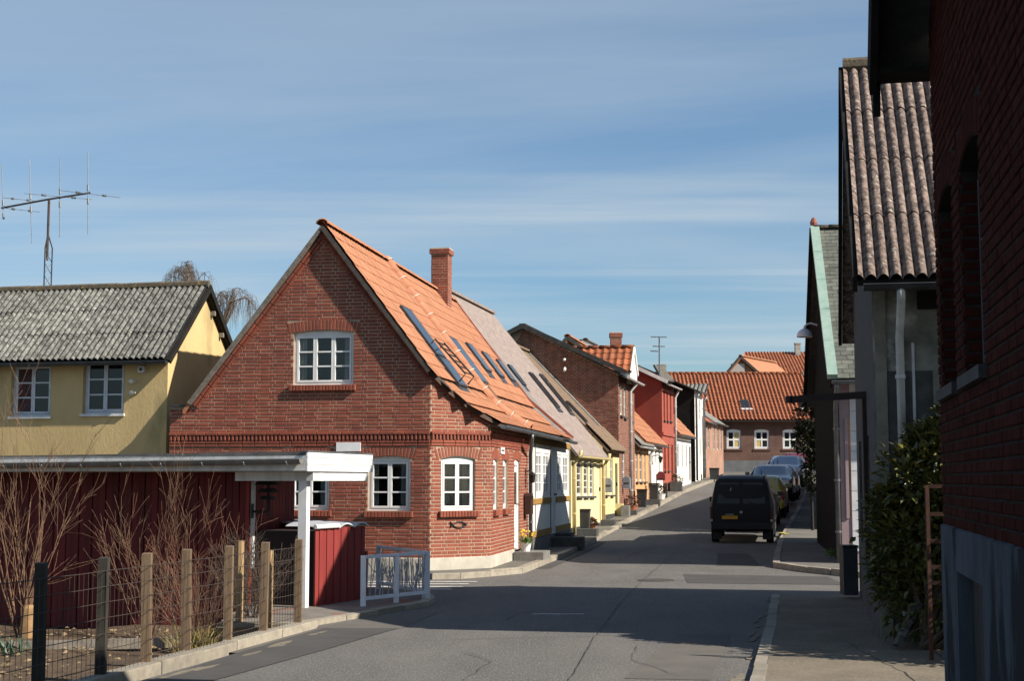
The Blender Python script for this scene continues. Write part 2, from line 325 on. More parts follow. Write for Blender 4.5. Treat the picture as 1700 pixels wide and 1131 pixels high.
# ------------------------------------------------------------------ builders
def interp(pts, u):
    if u <= pts[0][0]: return pts[0][1]
    for (a, za), (b, zb) in zip(pts, pts[1:]):
        if u <= b: return za + (zb - za) * (u - a) / (b - a) if b > a else zb
    return pts[-1][1]
def arc_pts(u0, u1, z1, rise, n=8):
    """points of a flat arch from its left to its right springing; the crown is at z1"""
    w = (u1 - u0) / 2; r = (w * w + rise * rise) / (2 * rise); um = (u0 + u1) / 2
    return [(um - w + 2 * w * i / n, z1 - r + math.sqrt(max(r * r - (-w + 2 * w * i / n) ** 2, 0))) for i in range(n + 1)]
def wall(mb, O, U, top, z0, openings=(), depth=0.12, back=None):
    """one sheet of wall with real holes and reveals. openings: (u0, u1, z0, z1, rise)"""
    O = V(O[0], O[1], 0); N = U.cross(Z)
    P = lambda u, z, d=0.0: O + U * u + Z * z - N * d
    us = sorted(set([p[0] for p in top] + [o[0] for o in openings] + [o[1] for o in openings]))
    u_min, u_max = top[0][0], top[-1][0]; us = [u for u in us if u_min <= u <= u_max]
    for a, b in zip(us, us[1:]):
        if b - a < 1e-5: continue
        ta = interp(top, a + 1e-6); tb = interp(top, b - 1e-6)
        cuts = sorted([(o[2], o[3]) for o in openings if o[0] <= a + 1e-6 and o[1] >= b - 1e-6])
        z = z0
        for (c, d) in cuts:
            if c > z + 1e-4: mb.quad(P(a, z), P(b, z), P(b, c), P(a, c), [(a, z), (b, z), (b, c), (a, c)])
            z = d
        mb.quad(P(a, z), P(b, z), P(b, tb), P(a, ta), [(a, z), (b, z), (b, tb), (a, ta)])
    for o in openings:
        a, b, c, d = o[:4]; rise = o[4] if len(o) > 4 else 0
        k = depth
        mb.quad(P(a, c), P(a, d), P(a, d, k), P(a, c, k)); mb.quad(P(b, d), P(b, c), P(b, c, k), P(b, d, k))
        mb.quad(P(b, c), P(a, c), P(a, c, k), P(b, c, k)); mb.quad(P(a, d), P(b, d), P(b, d, k), P(a, d, k))
        if rise:
            pts = arc_pts(a, b, d, rise); m = len(pts) // 2
            L_ = [P(a, d)] + [P(u, z) for u, z in pts[:m + 1]]; R_ = [P(u, z) for u, z in pts[m:]] + [P(b, d)]
            mb.poly(L_[::1]); mb.poly(R_)
            for (p, q) in zip(pts, pts[1:]): mb.quad(P(*p), P(*q), P(*q, k), P(*p, k))
def window(parent, O, U, o, ncase=2, rows=3, rec=0.07, mat=None, gm=None, curtains=0, sill=None, bar=0.028, fr=0.05, panes=True, name='window', cols=1):
    """frame with casements and glazing bars as one part, each pane a sub-part"""
    mat = mat or white_paint; gm = gm or glass
    O = V(O[0], O[1], 0); N = U.cross(Z); u0, u1, z0, z1 = o[:4]; rise = o[4] if len(o) > 4 else 0
    u0 += 0.004; u1 -= 0.004; z0 += 0.004; z1 -= 0.004
    mb = MB()
    def bx(a, b, c, d, front, thick):
        mb.box(O + U * a + Z * c - N * (rec + thick - front), U * (b - a), N * thick, Z * (d - c)) if False else \
            mb.hexa([O + U * a + Z * c - N * (rec - front), O + U * a + Z * c - N * (rec - front + thick), O + U * b + Z * c - N * (rec - front + thick), O + U * b + Z * c - N * (rec - front),
                     O + U * a + Z * d - N * (rec - front), O + U * a + Z * d - N * (rec - front + thick), O + U * b + Z * d - N * (rec - front + thick), O + U * b + Z * d - N * (rec - front)])
    zt = z1 - rise
    bx(u0, u0 + fr, z0, z1, 0, 0.06); bx(u1 - fr, u1, z0, z1, 0, 0.06)
    bx(u0 + fr, u1 - fr, z0, z0 + fr, 0, 0.06); bx(u0 + fr, u1 - fr, zt - fr, z1, 0, 0.06)
    w = (u1 - u0 - 2 * fr) / ncase; st = min(0.04, w * 0.2)
    panes_l = []
    for i in range(ncase):
        a = u0 + fr + i * w; b = a + w; c = z0 + fr; d = zt - fr
        g = 0.003
        bx(a + g, a + st, c + g, d - g, 0.012, 0.045); bx(b - st, b - g, c + g, d - g, 0.012, 0.045)
        bx(a + st, b - st, c + g, c + st, 0.012, 0.045); bx(a + st, b - st, d - st, d - g, 0.012, 0.045)
        ph = (d - c - 2 * st - bar * (rows - 1)) / rows; pw = (b - a - 2 * st - bar * (cols - 1)) / cols
        for r in range(rows):
            zz = c + st + r * (ph + bar)
            if r: bx(a + st, b - st, zz - bar, zz, 0.008, 0.035)
            for q in range(cols):
                uu = a + st + q * (pw + bar)
                if q and True: bx(uu - bar, uu, zz, zz + ph, 0.008, 0.035)
                panes_l.append((uu, uu + pw, zz, zz + ph))
    f = mb.build(name, mat, parent)
    for k, (a, b, c, d) in enumerate(panes_l):
        m2 = MB(); dd = rec + 0.012
        t = R.uniform(-0.003, 0.003)
        P = lambda u, z, e: O + U * u + Z * z - N * (dd + e)
        m2.hexa([P(a, c, t), P(a, c, .02), P(b, c, .02), P(b, c, -t), P(a, d, t), P(a, d, .02), P(b, d, .02), P(b, d, -t)])
        gg = gm(k) if callable(gm) else gm
        m2.build('pane', gg, f)
    if curtains:
        for sd_ in (0, 1):
            a0 = u0 + fr if sd_ == 0 else u1 - fr; wd = (u1 - u0) * R.uniform(.12, .22) * (1 if sd_ == 0 else -1); mc = MB(); kk = 9
            g = [[O + U * (a0 + wd * j / kk) + Z * zz - N * (rec + .09 + .018 * math.sin(j * 1.9)) for j in range(kk + 1)] for zz in (z0 + .02, zt)]
            for j in range(kk): mc.quad(g[0][j], g[0][j + 1], g[1][j + 1], g[1][j])
            mc.build('curtain', M('white_net_curtain', (.6, .58, .54), (.5, .48, .44), 8), f)
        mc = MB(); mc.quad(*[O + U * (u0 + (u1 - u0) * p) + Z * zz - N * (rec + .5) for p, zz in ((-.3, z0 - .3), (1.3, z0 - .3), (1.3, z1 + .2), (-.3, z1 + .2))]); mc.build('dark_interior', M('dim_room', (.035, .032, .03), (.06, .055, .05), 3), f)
    if sill:
        m3 = MB(); m3.box(O + U * (u0 - 0.05) + Z * (z0 - 0.07) + N * (-0.06), U * (u1 - u0 + 0.1), N * -0.0 + N * 0.14, Z * 0.06)
        m3.build('sill', sill, f)
    return f
# ---- bricks
BL, BH, JT = 0.228, 0.054, 0.0127
CO = BH + JT
class Bricks:
    """collects bricks as boxes on a wall; the ones that show largest become parts, the rest one part of stuff"""
    def __init__(s): s.items = []
    def put(s, c, X, Y, ZZ, l, h): s.items.append((Vector(c), X, Y, ZZ, l, h))
    def rows(s, O, U, top, z0, openings=(), phase=0.0, proud=0.006, band=0.175, bl=BL, course=CO, zmax=1e9):
        O = V(O[0], O[1], 0); N = U.cross(Z); bh = course - JT
        n = 0; z = z0
        a0, a1 = top[0][0], top[-1][0]
        K = max(20, int((a1 - a0) / 0.02))
        ztop = max(p[1] for p in top)
        while z + course <= min(ztop, zmax) + 1e-6:
            ok = [a0 + (a1 - a0) * i / K for i in range(K + 1) if interp(top, a0 + (a1 - a0) * i / K) >= z + course - 0.004]
            if ok:
                segs = [(ok[0], ok[-1])]
                for o in openings:
                    rise = o[4] if len(o) > 4 else 0
                    zb = o[3] + (band if rise else 0)
                    e = 0.0
                    if z + course > o[2] and z < zb - 0.01:
                        if rise and z + course > o[3] - rise: e = 0.05 + 0.07 * max(0, (z - o[3] + rise)) / band
                        ns = []
                        for (p, q) in segs:
                            if o[1] + e <= p or o[0] - e >= q: ns.append((p, q)); continue
                            if o[0] - e > p: ns.append((p, o[0] - e))
                            if o[1] + e < q: ns.append((o[1] + e, q))
                        segs = ns
                # monk bond: two stretchers, one header
                per = 2 * (bl + JT) + (bl / 2 - JT / 2 + JT); st = a0 - per + ((n % 2) * (per / 2) + (n * 0.037) % 0.02 + phase) % per
                u = st; k = 0
                while u < a1:
                    l = bl if k % 3 < 2 else bl / 2 - JT / 2
                    for (p, q) in segs:
                        x0 = max(u, p); x1 = min(u + l, q)
                        if x1 - x0 > 0.035:
                            s.put(O + U * ((x0 + x1) / 2) + Z * (z + course / 2) + N * (proud + R.uniform(-.0025, .0025)), U, N, Z, x1 - x0, bh)
                    u += l + JT; k += 1
            z += course; n += 1
    def arch(s, O, U, o, length=0.20, bw=0.066, proud=0.008):
        O = V(O[0], O[1], 0); N = U.cross(Z); u0, u1, z0, z1, rise = o
        w = (u1 - u0) / 2; r = (w * w + rise * rise) / (2 * rise); um = (u0 + u1) / 2; cz = z1 - r
        half = math.asin(w / r) + 0.10 / r; n = max(3, round(2 * half * (r + length * .4) / bw))
        for i in range(n):
            a = -half + 2 * half * (i + .5) / n
            rad = U * math.sin(a) + Z * math.cos(a); tan = U * math.cos(a) - Z * math.sin(a)
            s.put(O + U * um + Z * cz + rad * (r + length / 2 + .004) + N * proud, tan, N, rad, bw - 0.012, length)
    def sill(s, O, U, u0, u1, z, proud=0.075, h=0.11, bw=0.066):
        O = V(O[0], O[1], 0); N = U.cross(Z); n = round((u1 - u0) / bw)
        up = (Z + N * 0.18).normalized()
        out = []
        for i in range(n):
            c = O + U * (u0 + (i + .5) * (u1 - u0) / n) + Z * (z - h / 2) + N * proud
            s.put(c, U, N, Z, (u1 - u0) / n - 0.010, h)
            s.items[-1] = s.items[-1] + (proud + .02,)
    def flush(s, parent, mat, nparts=300, key=None, name='brick'):
        cam0 = V(0, 0, CAMZ)
        key = key or (lambda it: (it[0] - cam0).length)
        it = sorted(s.items, key=key)
        # unit brick: 1 x 1 face, 5 sides and a softened edge
        e = 0.006
        def verts(l, h, dep):
            a = l / 2; b = h / 2
            return [(-a, -dep, -b), (a, -dep, -b), (a, -dep, b), (-a, -dep, b), (-a, -e, -b), (a, -e, -b), (a, -e, b), (-a, -e, b),
                    (-a + e, 0, -b + e), (a - e, 0, -b + e), (a - e, 0, b - e), (-a + e, 0, b - e)]
        F = [[0, 1, 5, 4], [1, 2, 6, 5], [2, 3, 7, 6], [3, 0, 4, 7], [4, 5, 9, 8], [5, 6, 10, 9], [6, 7, 11, 10], [7, 4, 8, 11], [8, 9, 10, 11]]
        cache = {}
        # parts
        for q in it[:nparts]:
            c, X, Y, ZZ, l, h = q[:6]; dep = q[6] if len(q) > 6 else 0.022
            kk = (round(l, 2), round(h, 3), dep)
            if kk not in cache: cache[kk] = raw_mesh(name, verts(kk[0], kk[1], dep), F, mat)
            place(name, cache[kk], parent, frame(c, X, Y, ZZ))
        if it[nparts:]:
            mb = MB()
            for q in it[nparts:]:
                c, X, Y, ZZ, l, h = q[:6]; dep = q[6] if len(q) > 6 else 0.022
                mb.add([c + X * a + Y * b + ZZ * d for (a, b, d) in verts(l, h, dep)], F)
            mb.build(name, mat, parent, stuff=True)
# ---- roof tiles
def tile_mesh(w, ex, amp=0.022, seg=6, lap=1.12, lip=0.022):
    """an interlocking clay tile: a shallow wave across, its lower edge lifted over the next row"""
    vs = []; L = ex * lap
    for (v, lift) in ((0.0, lip), (L, 0.0)):
        for i in range(seg + 1):
            u = w * 1.04 * i / seg
            vs.append((u, v, lift + amp * (0.5 + 0.5 * math.cos(2 * math.pi * i / seg))))
    for i in range(seg + 1):
        x, y, n = vs[i]; vs.append((x, 0.004, n - lip - 0.002))
    vs += vs[:seg + 1]
    fs = []
    k = seg + 1
    for i in range(seg):
        fs.append([i, i + 1, k + i + 1, k + i]); fs.append([2 * k + i, 2 * k + i + 1, 3 * k + i + 1, 3 * k + i])
    return vs, fs
def tile_roof(parent, E0, U, length, prof, Q, mat, w=0.2, ex=0.34, nparts=0, keep=None, amp=0.022, seg=6, name='roof_tile', lift=0.03, stuffname=None, lip=0.022):
    """prof: (q, z) from eave to ridge; Q horizontal unit vector from eave to ridge; U along the eave (to the right seen from outside)"""
    E0 = V(E0[0], E0[1], 0)
    vs, fs = tile_mesh(w, ex, amp, seg, lip=lip)
    segs = []; tot = 0
    for (a, za), (b, zb) in zip(prof, prof[1:]):
        d = V(b - a, zb - za, 0).length; segs.append((tot, d, a, za, b, zb)); tot += d
    n = int(tot / ex); ex2 = tot / n; m = int(round(length / w)); w2 = length / m
    items = []
    for i in range(n):
        sdist = i * ex2 + 0.001
        for (t0, d, a, za, b, zb) in segs:
            if t0 <= sdist <= t0 + d or (t0, d) == segs[-1][:2]:
                f = (sdist - t0) / d
                q = a + (b - a) * f; z = za + (zb - za) * f; dv = (Q * (b - a) + Z * (zb - za)).normalized(); break
        N = U.cross(dv).normalized()
        for j in range(m):
            u = j * w2
            if keep and not keep(u + w2 / 2, q + (dv.dot(Q)) * ex2 * .4, i, j): continue
            items.append((E0 + U * u + Q * q + Z * z + N * (lift + R.uniform(-.003, .003)), dv, N))
    items.sort(key=lambda t: (t[0] - V(0, 0, CAMZ)).length)
    me = raw_mesh(name, vs, fs, mat, True) if nparts else None
    for (o, dv, N) in items[:nparts]: place(name, me, parent, frame(o, U * (w2 / w), dv, N))
    if items[nparts:]:
        mb = MB()
        for (o, dv, N) in items[nparts:]: mb.add([o + U * x * (w2 / w) + dv * y + N * z for (x, y, z) in vs], fs)
        mb.build(stuffname or name, mat, parent, smooth=True, stuff=True)
def sheet_roof(parent, E0, U, length, rise_vec, mat, sw=1.05, slen=1.1, pitch=0.13, amp=0.026, name='roof_sheet', lift=0.03, seg=6, jitter=0.006):
    """corrugated cement sheets laid in rows, each one a part"""
    E0 = Vector(E0); Lr = rise_vec.length; dv = rise_vec / Lr; N = U.cross(dv).normalized()
    n = max(1, round(Lr / slen)); sl = Lr / n; m = max(1, round(length / sw)); w = length / m
    waves = max(1, round(w / pitch)); vs = []; fs = []; k = waves * seg + 1
    for (v, up, dn) in ((0.0, 0.016, 0), (sl * 1.06, 0.0, 0)):
        for i in range(k):
            vs.append((w * 1.002 * i / (k - 1), v, up + amp * (2 * abs(math.cos(math.pi * i / seg)) ** .8 - 1)))
    for i in range(k): vs.append((vs[i][0], 0.003, vs[i][2] - 0.012))
    vs += vs[:k]
    for i in range(k - 1):
        fs.append([i, i + 1, k + i + 1, k + i]); fs.append([2 * k + i, 2 * k + i + 1, 3 * k + i + 1, 3 * k + i])
    me = raw_mesh(name, vs, fs, mat, True)
    for i in range(n):
        for j in range(m):
            o = E0 + U * (j * w) + dv * (i * sl + R.uniform(-jitter, jitter)) + N * (lift + R.uniform(0, jitter))
            place(name, me, parent, frame(o, U, dv, N))
def slab(parent, name, a, b, c, d, t, mat):
    """roof plane a b (eave) c d (ridge), thickness t downwards along the normal"""
    a, b, c, d = map(Vector, (a, b, c, d)); n = (b - a).cross(d - a).normalized()
    mb = MB(); mb.hexa([a - n * t, b - n * t, c - n * t, d - n * t, a, b, c, d]); return mb.build(name, mat, parent)
def ridge_caps(parent, a, b, mat, r=0.11, l=0.4, name='ridge_tile', maxparts=60):
    a = Vector(a); b = Vector(b); d = b - a; n = max(1, round(d.length / l)); dn = d.normalized()
    up = (Z - dn * Z.dot(dn)).normalized(); sd = dn.cross(up)
    vs = []; fs = []; k = 7; ll = d.length / n
    for (x, rr) in ((0, r * 1.06), (ll * 1.05, r * 0.94)):
        for i in range(k):
            t = math.pi * i / (k - 1); vs.append((x, -math.cos(t) * rr, math.sin(t) * rr * 0.8))
    for i in range(k): vs.append((0, vs[i][1] * .82, vs[i][2] * .82 - .002))
    for i in range(k - 1): fs.append([i, k + i, k + i + 1, i + 1]); fs.append([2 * k + i, i, i + 1, 2 * k + i + 1])
    me = raw_mesh(name, vs, fs, mat, True)
    for i in range(n): place(name, me, parent, frame(a + dn * ll * i, dn, sd, up))
def gutter(parent, a, b, r=0.06, mat=None, n=8, name='gutter'):
    """a half round gutter with an open top and closed ends"""
    mat = mat or zinc_dark; a = Vector(a); b = Vector(b); d = (b - a).normalized(); s = d.cross(Z).normalized(); mb = MB()
    k = 7
    for (rr, rev) in ((r, False), (r * .86, True)):
        base = len(mb.v)
        for p in (a, b):
            for i in range(k):
                t = math.pi * i / (k - 1); mb.v.append(p + s * math.cos(t) * rr - Z * math.sin(t) * rr)
        for i in range(k - 1):
            f = [base + i, base + i + 1, base + k + i + 1, base + k + i]; mb.f.append(f[::-1] if rev else f)
    for p, fl in ((a, 0), (b, 1)):
        mb.poly([p + s * math.cos(math.pi * i / (k - 1)) * r - Z * math.sin(math.pi * i / (k - 1)) * r for i in range(k)])
    mb.tube([a + s * r, b + s * r], r * .14, 5); mb.tube([a - s * r, b - s * r], r * .14, 5)
    return mb.build(name, mat, parent)
def downpipe(parent, pts, r=0.04, mat=None, bands=True):
    mat = mat or zinc; mb = MB(); mb.tube(pts, r, 9); p = mb.build('downpipe', mat, parent, smooth=True)
    if bands:
        a, b = Vector(pts[-2]), Vector(pts[-1]); n = max(2, int((b - a).length / 0.9))
        for i in range(n):
            c = a + (b - a) * ((i + .4) / n); m2 = MB(); m2.tube([c - Z * .02, c + Z * .02], r * 1.25, 9); m2.build('pipe_bracket', mat, p)
    return p
def brick_box(parent, cx, X, Y, wx, wy, z0, z1, cap=0.12, nparts=0, mat=None, mm=None, name='chimney'):
    """brick stack with a corbelled head"""
    mat = mat or brick_red; c = Vector(cx); c.z = 0
    mb = MB(); mb.box(c - X * wx / 2 - Y * wy / 2 + Z * z0, X * wx, Y * wy, Z * (z1 - z0 - .01)); st = mb.build(name, mm or mortar, parent)
    def shell(g, za, zb, sub):
        for (U, N, w) in ((X, None, wx + 2 * g), (-X, None, wx + 2 * g), (Y, None, wy + 2 * g), (-Y, None, wy + 2 * g)):
            N = U.cross(Z); dist = (wy if abs(U.dot(X)) > .5 else wx) / 2 + g
            B.rows(c + N * dist - U * w / 2, U, [(0, zb), (w, zb)], za, (), phase=0.05)
    B = Bricks(); shell(0.0, z0, z1 - cap, 0); 
    if cap:
        m2 = MB(); m2.box(c - X * (wx / 2 + .04) - Y * (wy / 2 + .04) + Z * (z1 - cap), X * (wx + .08), Y * (wy + .08), Z * (cap - .012)); m2.build('chimney_head', mm or mortar, st)
        shell(0.042, z1 - cap, z1, 0)
    m3 = MB(); m3.box(c - X * (wx / 2 + .03) - Y * (wy / 2 + .03) + Z * (z1 - .012), X * (wx + .06), Y * (wy + .06), Z * .03); m3.build('chimney_cap', concrete, st)
    B.flush(st, mat, nparts)
    return st
# ---- the left row follows the bend of the street
ROW = [V(-.416, 27.26, 0), V(1.62, 40.5, 0), V(3.89, 51, 0), V(6.72, 63.5, 0), V(11.95, 83, 0)]
def facade_at(px):
    k = (px - 850) / FPX
    for a, b in zip(ROW, ROW[1:]):
        d = b - a; den = d.x - k * d.y
        if abs(den) < 1e-9: continue
        t = (k * a.y - a.x) / den
        if -1e-6 <= t <= 1 + 1e-6: return a + d * t
    a, b = ROW[-2:]; d = b - a; return a + d * ((k * a.y - a.x) / (d.x - k * d.y))
def row_house(name, label, px0, px1, ze, zr, hd, wallm, roofm, roofkind='sheet', wins=(), gablem=None, g0=0.0, eo=0.22, zb=None, facade=None,
              gut=None, pipe=None, rt=0.07, winmat=None, sillm=None, group=None, gable_bricks=False, AB=None, gable_open=(), reveal=0.09, doors=()):
    A, B = AB if AB else (facade_at(px0), facade_at(px1))
    U = (B - A); Ln = U.length; U = U / Ln; N = U.cross(Z)
    zb = zb if zb is not None else min(gz(A.y), gz(B.y)) - 0.2
    t = thing(name, label, 'house', V(A.x, A.y, gz(A.y)), group)
    t['_'] = 0; del t['_']
    def uz(px, py):
        P = None; k = (px - 850) / FPX; den = U.x - k * U.y; s = (k * A.y - A.x) / den; Yp = A.y + U.y * s
        return s, at(px, py, Yp).z
    ops = []
    for w in list(wins) + list(doors):
        a, _ = uz(w[0], w[2]); b, _ = uz(w[1], w[2]); m = (w[0] + w[1]) / 2
        _, ztop = uz(m, w[2]); _, zbot = uz(m, w[3])
        ops.append((max(a, .03), min(b, Ln - .03), zbot, ztop))
    mb = MB(); wall(mb, A, U, [(0, ze), (Ln, ze)], zb, ops, reveal); f = mb.build('wall', wallm, t)
    mg = MB(); O = A - N * 2 * hd; tp = [(0, ze), (hd, zr), (2 * hd, ze)]
    wall(mg, O, N, tp, zb); mg.build('gable_wall', gablem or wallm, t)
    mg2 = MB(); wall(mg2, B, -N, tp, zb); wall(mg2, B - N * 2 * hd, -U, [(0, ze), (Ln, ze)], zb); mg2.build('rear_wall', gablem or wallm, t)
    for w, o in zip(list(wins), ops):
        window(t, A, U, o, w[4] if len(w) > 4 else 1, w[5] if len(w) > 5 else 3, rec=0.05, mat=winmat, sill=sillm, fr=.04)
    for w, o in zip(list(doors), ops[len(wins):]):
        m = MB(); a, b, c, d = o; m.box(A + U * a + Z * (c - A.z) - N * .09, U * (b - a), N * .05, Z * (d - c)); dr = m.build('door', w[4], t)
        m = MB(); m.box(A + U * (b - .12) + Z * ((c + d) / 2) - N * .04, U * .03, N * .05, Z * .12); m.build('handle', black_metal, dr)
    # roof
    s = (zr - ze) / hd; E = A + N * eo; E.z = ze - s * eo + .03; r0 = A - N * hd; r0.z = zr + .03
    a = E - U * g0; b = E + U * Ln; c = r0 + U * Ln; d = r0 - U * g0
    if roofkind == 'tile':
        slab(t, 'roof', a, b, c, d, rt, roofm)
        tile_roof(t, a, U, Ln + g0, [(0, a.z), (hd + eo, d.z)], -N, roofm, w=.22, ex=.34, lift=.012)
    elif roofkind == 'corrugated':
        slab(t, 'roof', a, b, c, d, rt, roofm)
        sheet_roof(t, a, U, Ln + g0, d - a, roofm, lift=.04)
    else:
        slab(t, 'roof', a, b, c, d, rt, roofm)
    E2 = A - N * (2 * hd + eo); E2.z = ze - s * eo + .03
    slab(t, 'rear_roof', E2 + U * Ln, E2 - U * g0, d, c, rt, roofm)
    m = MB(); m.beam(d + Z * .03, c + Z * .03, .22, .07); m.build('ridge_cap', roofm, t)
    if gut: gutter(t, E - Z * .03 + N * .06, E + U * Ln - Z * .03 + N * .06, .06, gut)
    if pipe is not None:
        pm, at_u, z_lo = pipe
        p0 = E + U * (Ln * at_u) + N * .06 - Z * .08; p1 = A + U * (Ln * at_u) + N * .07; p1.z = ze - .28; p2 = p1.copy(); p2.z = z_lo if z_lo is not None else gz(A.y) + .05
        downpipe(t, [p0, p0 - Z * .05, p1, p2], .045, pm)
    t_data = dict(t=t, A=A, B=B, U=U, N=N, Ln=Ln, uz=uz, ze=ze, zr=zr, hd=hd, slope=s, ops=ops)
    return t_data
def skylight(parent, P, U, dv, w, l, open_=False, mat=None):
    """P lower left corner on the roof; U across; dv up the slope"""
    mat = mat or zinc_dark; N = U.cross(dv).normalized(); mb = MB(); f = .05; h = .06
    for (o, x, y) in ((P, w, f), (P + dv * (l - f), w, f), (P + dv * f, f, l - 2 * f), (P + dv * f + U * (w - f), f, l - 2 * f)):
        mb.box(o, U * x, dv * y, N * h)
    mb.box(P - dv * .18 - U * .06, U * (w + .12), dv * .176, N * .02)
    s = mb.build('skylight', mat, parent)
    if open_:
        # bottom hung balcony window: upper sash raised, lower sash leaning out with a rail
        tl = (dv * math.cos(.35) + N * math.sin(.35)).normalized()
    m = MB(); m.box(P + U * f + dv * f + N * .04, U * (w - 2 * f), dv * (l - 2 * f), N * .02); m.build('pane', glass_sky, s)
    return s
# ================================================================== THE GROUND
def strip(name, rows, mat, parent=None):
    """rows: list of (left point, right point)"""
    mb = MB()
    for (a, b), (c, d) in zip(rows, rows[1:]): mb.quad(a, b, d, c)
    return mb.build(name, mat, parent)
def fence_x(Y): return -3.25 + 0.2315 * (Y - 13.35)
# land under everything, to the horizon
mb = MB()
ys = [-60, 0, 20, 28, 32, 36, 40, 44, 50, 60, 75, 92, 150, 400, 1500]
for a, b in zip(ys, ys[1:]): mb.quad((-900, a, gz(a) - .62), (900, a, gz(a) - .62), (900, b, gz(b) - .62), (-900, b, gz(b) - .62))
struct(mb.build('ground', M('distant_ground', (.10, .09, .06), (.07, .065, .045), .3, 1.0)))
# road
mb = MB()
ys = [-20, 0, 4, 8, 10, 12, 14, 16, 17.3]
for a, b in zip(ys, ys[1:]):
    mb.quad((fence_x(a) + .10, a, gz(a)), (40, a, gz(a)), (40, b, gz(b)), (fence_x(b) + .10, b, gz(b)))
ys = [17.3, 18.5, 20.0]
for a, b in zip(ys, ys[1:]): mb.quad((-3.55, a, gz(a)), (40, a, gz(a)), (40, b, gz(b)), (-3.55, b, gz(b)))
for a, b in ((20.0, 22.4),): mb.quad((-3.55, a, gz(a)), (40, a, gz(a)), (40, b, gz(b)), (-3.55, b, gz(b)))
ys = [22.4, 24, 26, 28, 30, 32, 34, 36, 38, 40, 42, 45, 48, 52, 56, 60, 66, 72, 80, 88, 92, 130]
for a, b in zip(ys, ys[1:]): mb.quad((-40, a, gz(a)), (60, a, gz(a)), (60, b, gz(b)), (-40, b, gz(b)))
struct(mb.build('road', asphalt))
# garden behind the wire fence: sunk below the road
mb = MB(); n = 26; grid = []
for i in range(n + 1):
    for j in range(n + 1):
        x = -16 + 13.9 * i / n; y = 4 + 19 * j / n
        e = 0.0 if x > fence_x(y) - .1 else 1.0
        grid.append((x, y, -.30 - .06 * math.sin(x * 1.7) * math.sin(y * 1.3) * e + R.uniform(-.02, .02)))
mb.add(grid, [[i * (n + 1) + j, (i + 1) * (n + 1) + j, (i + 1) * (n + 1) + j + 1, i * (n + 1) + j + 1] for i in range(n) for j in range(n)])
struct(mb.build('garden_soil', soil))
mb = MB()
for _ in range(900):      # clods and dead leaves
    y = R.uniform(11, 20); x = R.uniform(-9, fence_x(min(y, 17)) - .15)
    s = R.uniform(.02, .06); c = V(x, y, -.29 + R.uniform(0, .02)); a = R.uniform(0, 6.3)
    u = V(math.cos(a), math.sin(a), R.uniform(-.3, .3)) * s; w = V(-math.sin(a), math.cos(a), R.uniform(-.3, .3)) * s * .7
    mb.add([c - u, c - w, c + u, c + w, c + Z * s * .5], [[0, 1, 4], [1, 2, 4], [2, 3, 4], [3, 0, 4]])
g = mb.build('soil_clods', M('clods', (.17, .115, .065), (.27, .2, .11), 20, 1.0, rnd=.4), stuff=True); g['label'] = 'clods and dead leaves on the garden soil'
def kerb_line(parent, pts, w=.13, h=.12, L=.85, mat=None, name='kerb_stone', lift=0.0, inward=1):
    """kerb stones one by one along a line on the ground"""
    mat = mat or kerb_stone; pts = [V(p[0], p[1], 0) for p in pts]
    for a, b in zip(pts, pts[1:]):
        d = b - a; n = max(1, round(d.length / L)); d = d / n; dn = d.normalized(); s = V(-dn.y, dn.x, 0) * inward
        for i in range(n):
            p = a + d * i + dn * .006; q = a + d * (i + 1) - dn * .006; o = s * R.uniform(-.006, .006); hh = h + R.uniform(-.008, .008) + lift
            m = MB(); e = .014
            lo = [p + o, q + o, q + o + s * w, p + o + s * w]; zs = [gz(v.y) for v in lo]
            bt = [v + Z * (z - .15) for v, z in zip(lo, zs)]; md = [v + Z * (z + hh - e) for v, z in zip(lo, zs)]
            ce = (p + q) / 2 + o + s * w / 2
            tp = [v + Z * (z + hh) + (ce - v).normalized() * e for v, z in zip(lo, zs)]
            m.add(bt + md + tp, [[0, 1, 5, 4], [1, 2, 6, 5], [2, 3, 7, 6], [3, 0, 4, 7], [4, 5, 9, 8], [5, 6, 10, 9], [6, 7, 11, 10], [7, 4, 8, 11], [8, 9, 10, 11]])
            m.build(name, mat, parent)
# right pavement by the near brick house
kr = [V(-.9, -2, 0), V(2.1, 12.74, 0), V(2.98, 17.0, 0), V(3.90, 21.6, 0)]
mb = MB()
for a, b in zip(kr, kr[1:]): mb.quad((a.x + .12, a.y, gz(a.y) + .045), (14, a.y, gz(a.y) + .045), (14, b.y, gz(b.y) + .045), (b.x + .12, b.y, gz(b.y) + .045))
pav_r = struct(mb.build('near_pavement', paving))
kerb_line(pav_r, kr[1:][::-1] + [V(0.6, 5.5, 0)], w=.125, h=.05, inward=1)
kerb_line(pav_r, [V(3.95, 21.72, 0), V(6.5, 21.2, 0)], w=.12, h=.045, inward=-1)
for pts in ([(4.25, 15.6), (4.22, 14.6), (4.12, 13.4), (4.05, 12.4), (4.05, 11)], [(3.55, 15.4), (3.5, 14.2), (3.52, 13.0), (3.35, 11.5)], [(3.1, 14.0), (3.6, 13.95), (4.2, 14.05)]):
    m = MB(); P = [V(x, y, gz(y) + .049) for x, y in pts]
    Q = []
    for a, b in zip(P, P[1:]):
        for k in range(6): Q.append(a + (b - a) * k / 6 + V(R.uniform(-.02, .02), 0, 0))
    for a, b in zip(Q, Q[1:]):
        w = R.uniform(.006, .016); m.quad(a, a + V(w, 0, 0), b + V(w, 0, 0), b)
    m.build('crack', M('crack_fill', (.05, .042, .035), None), pav_r)
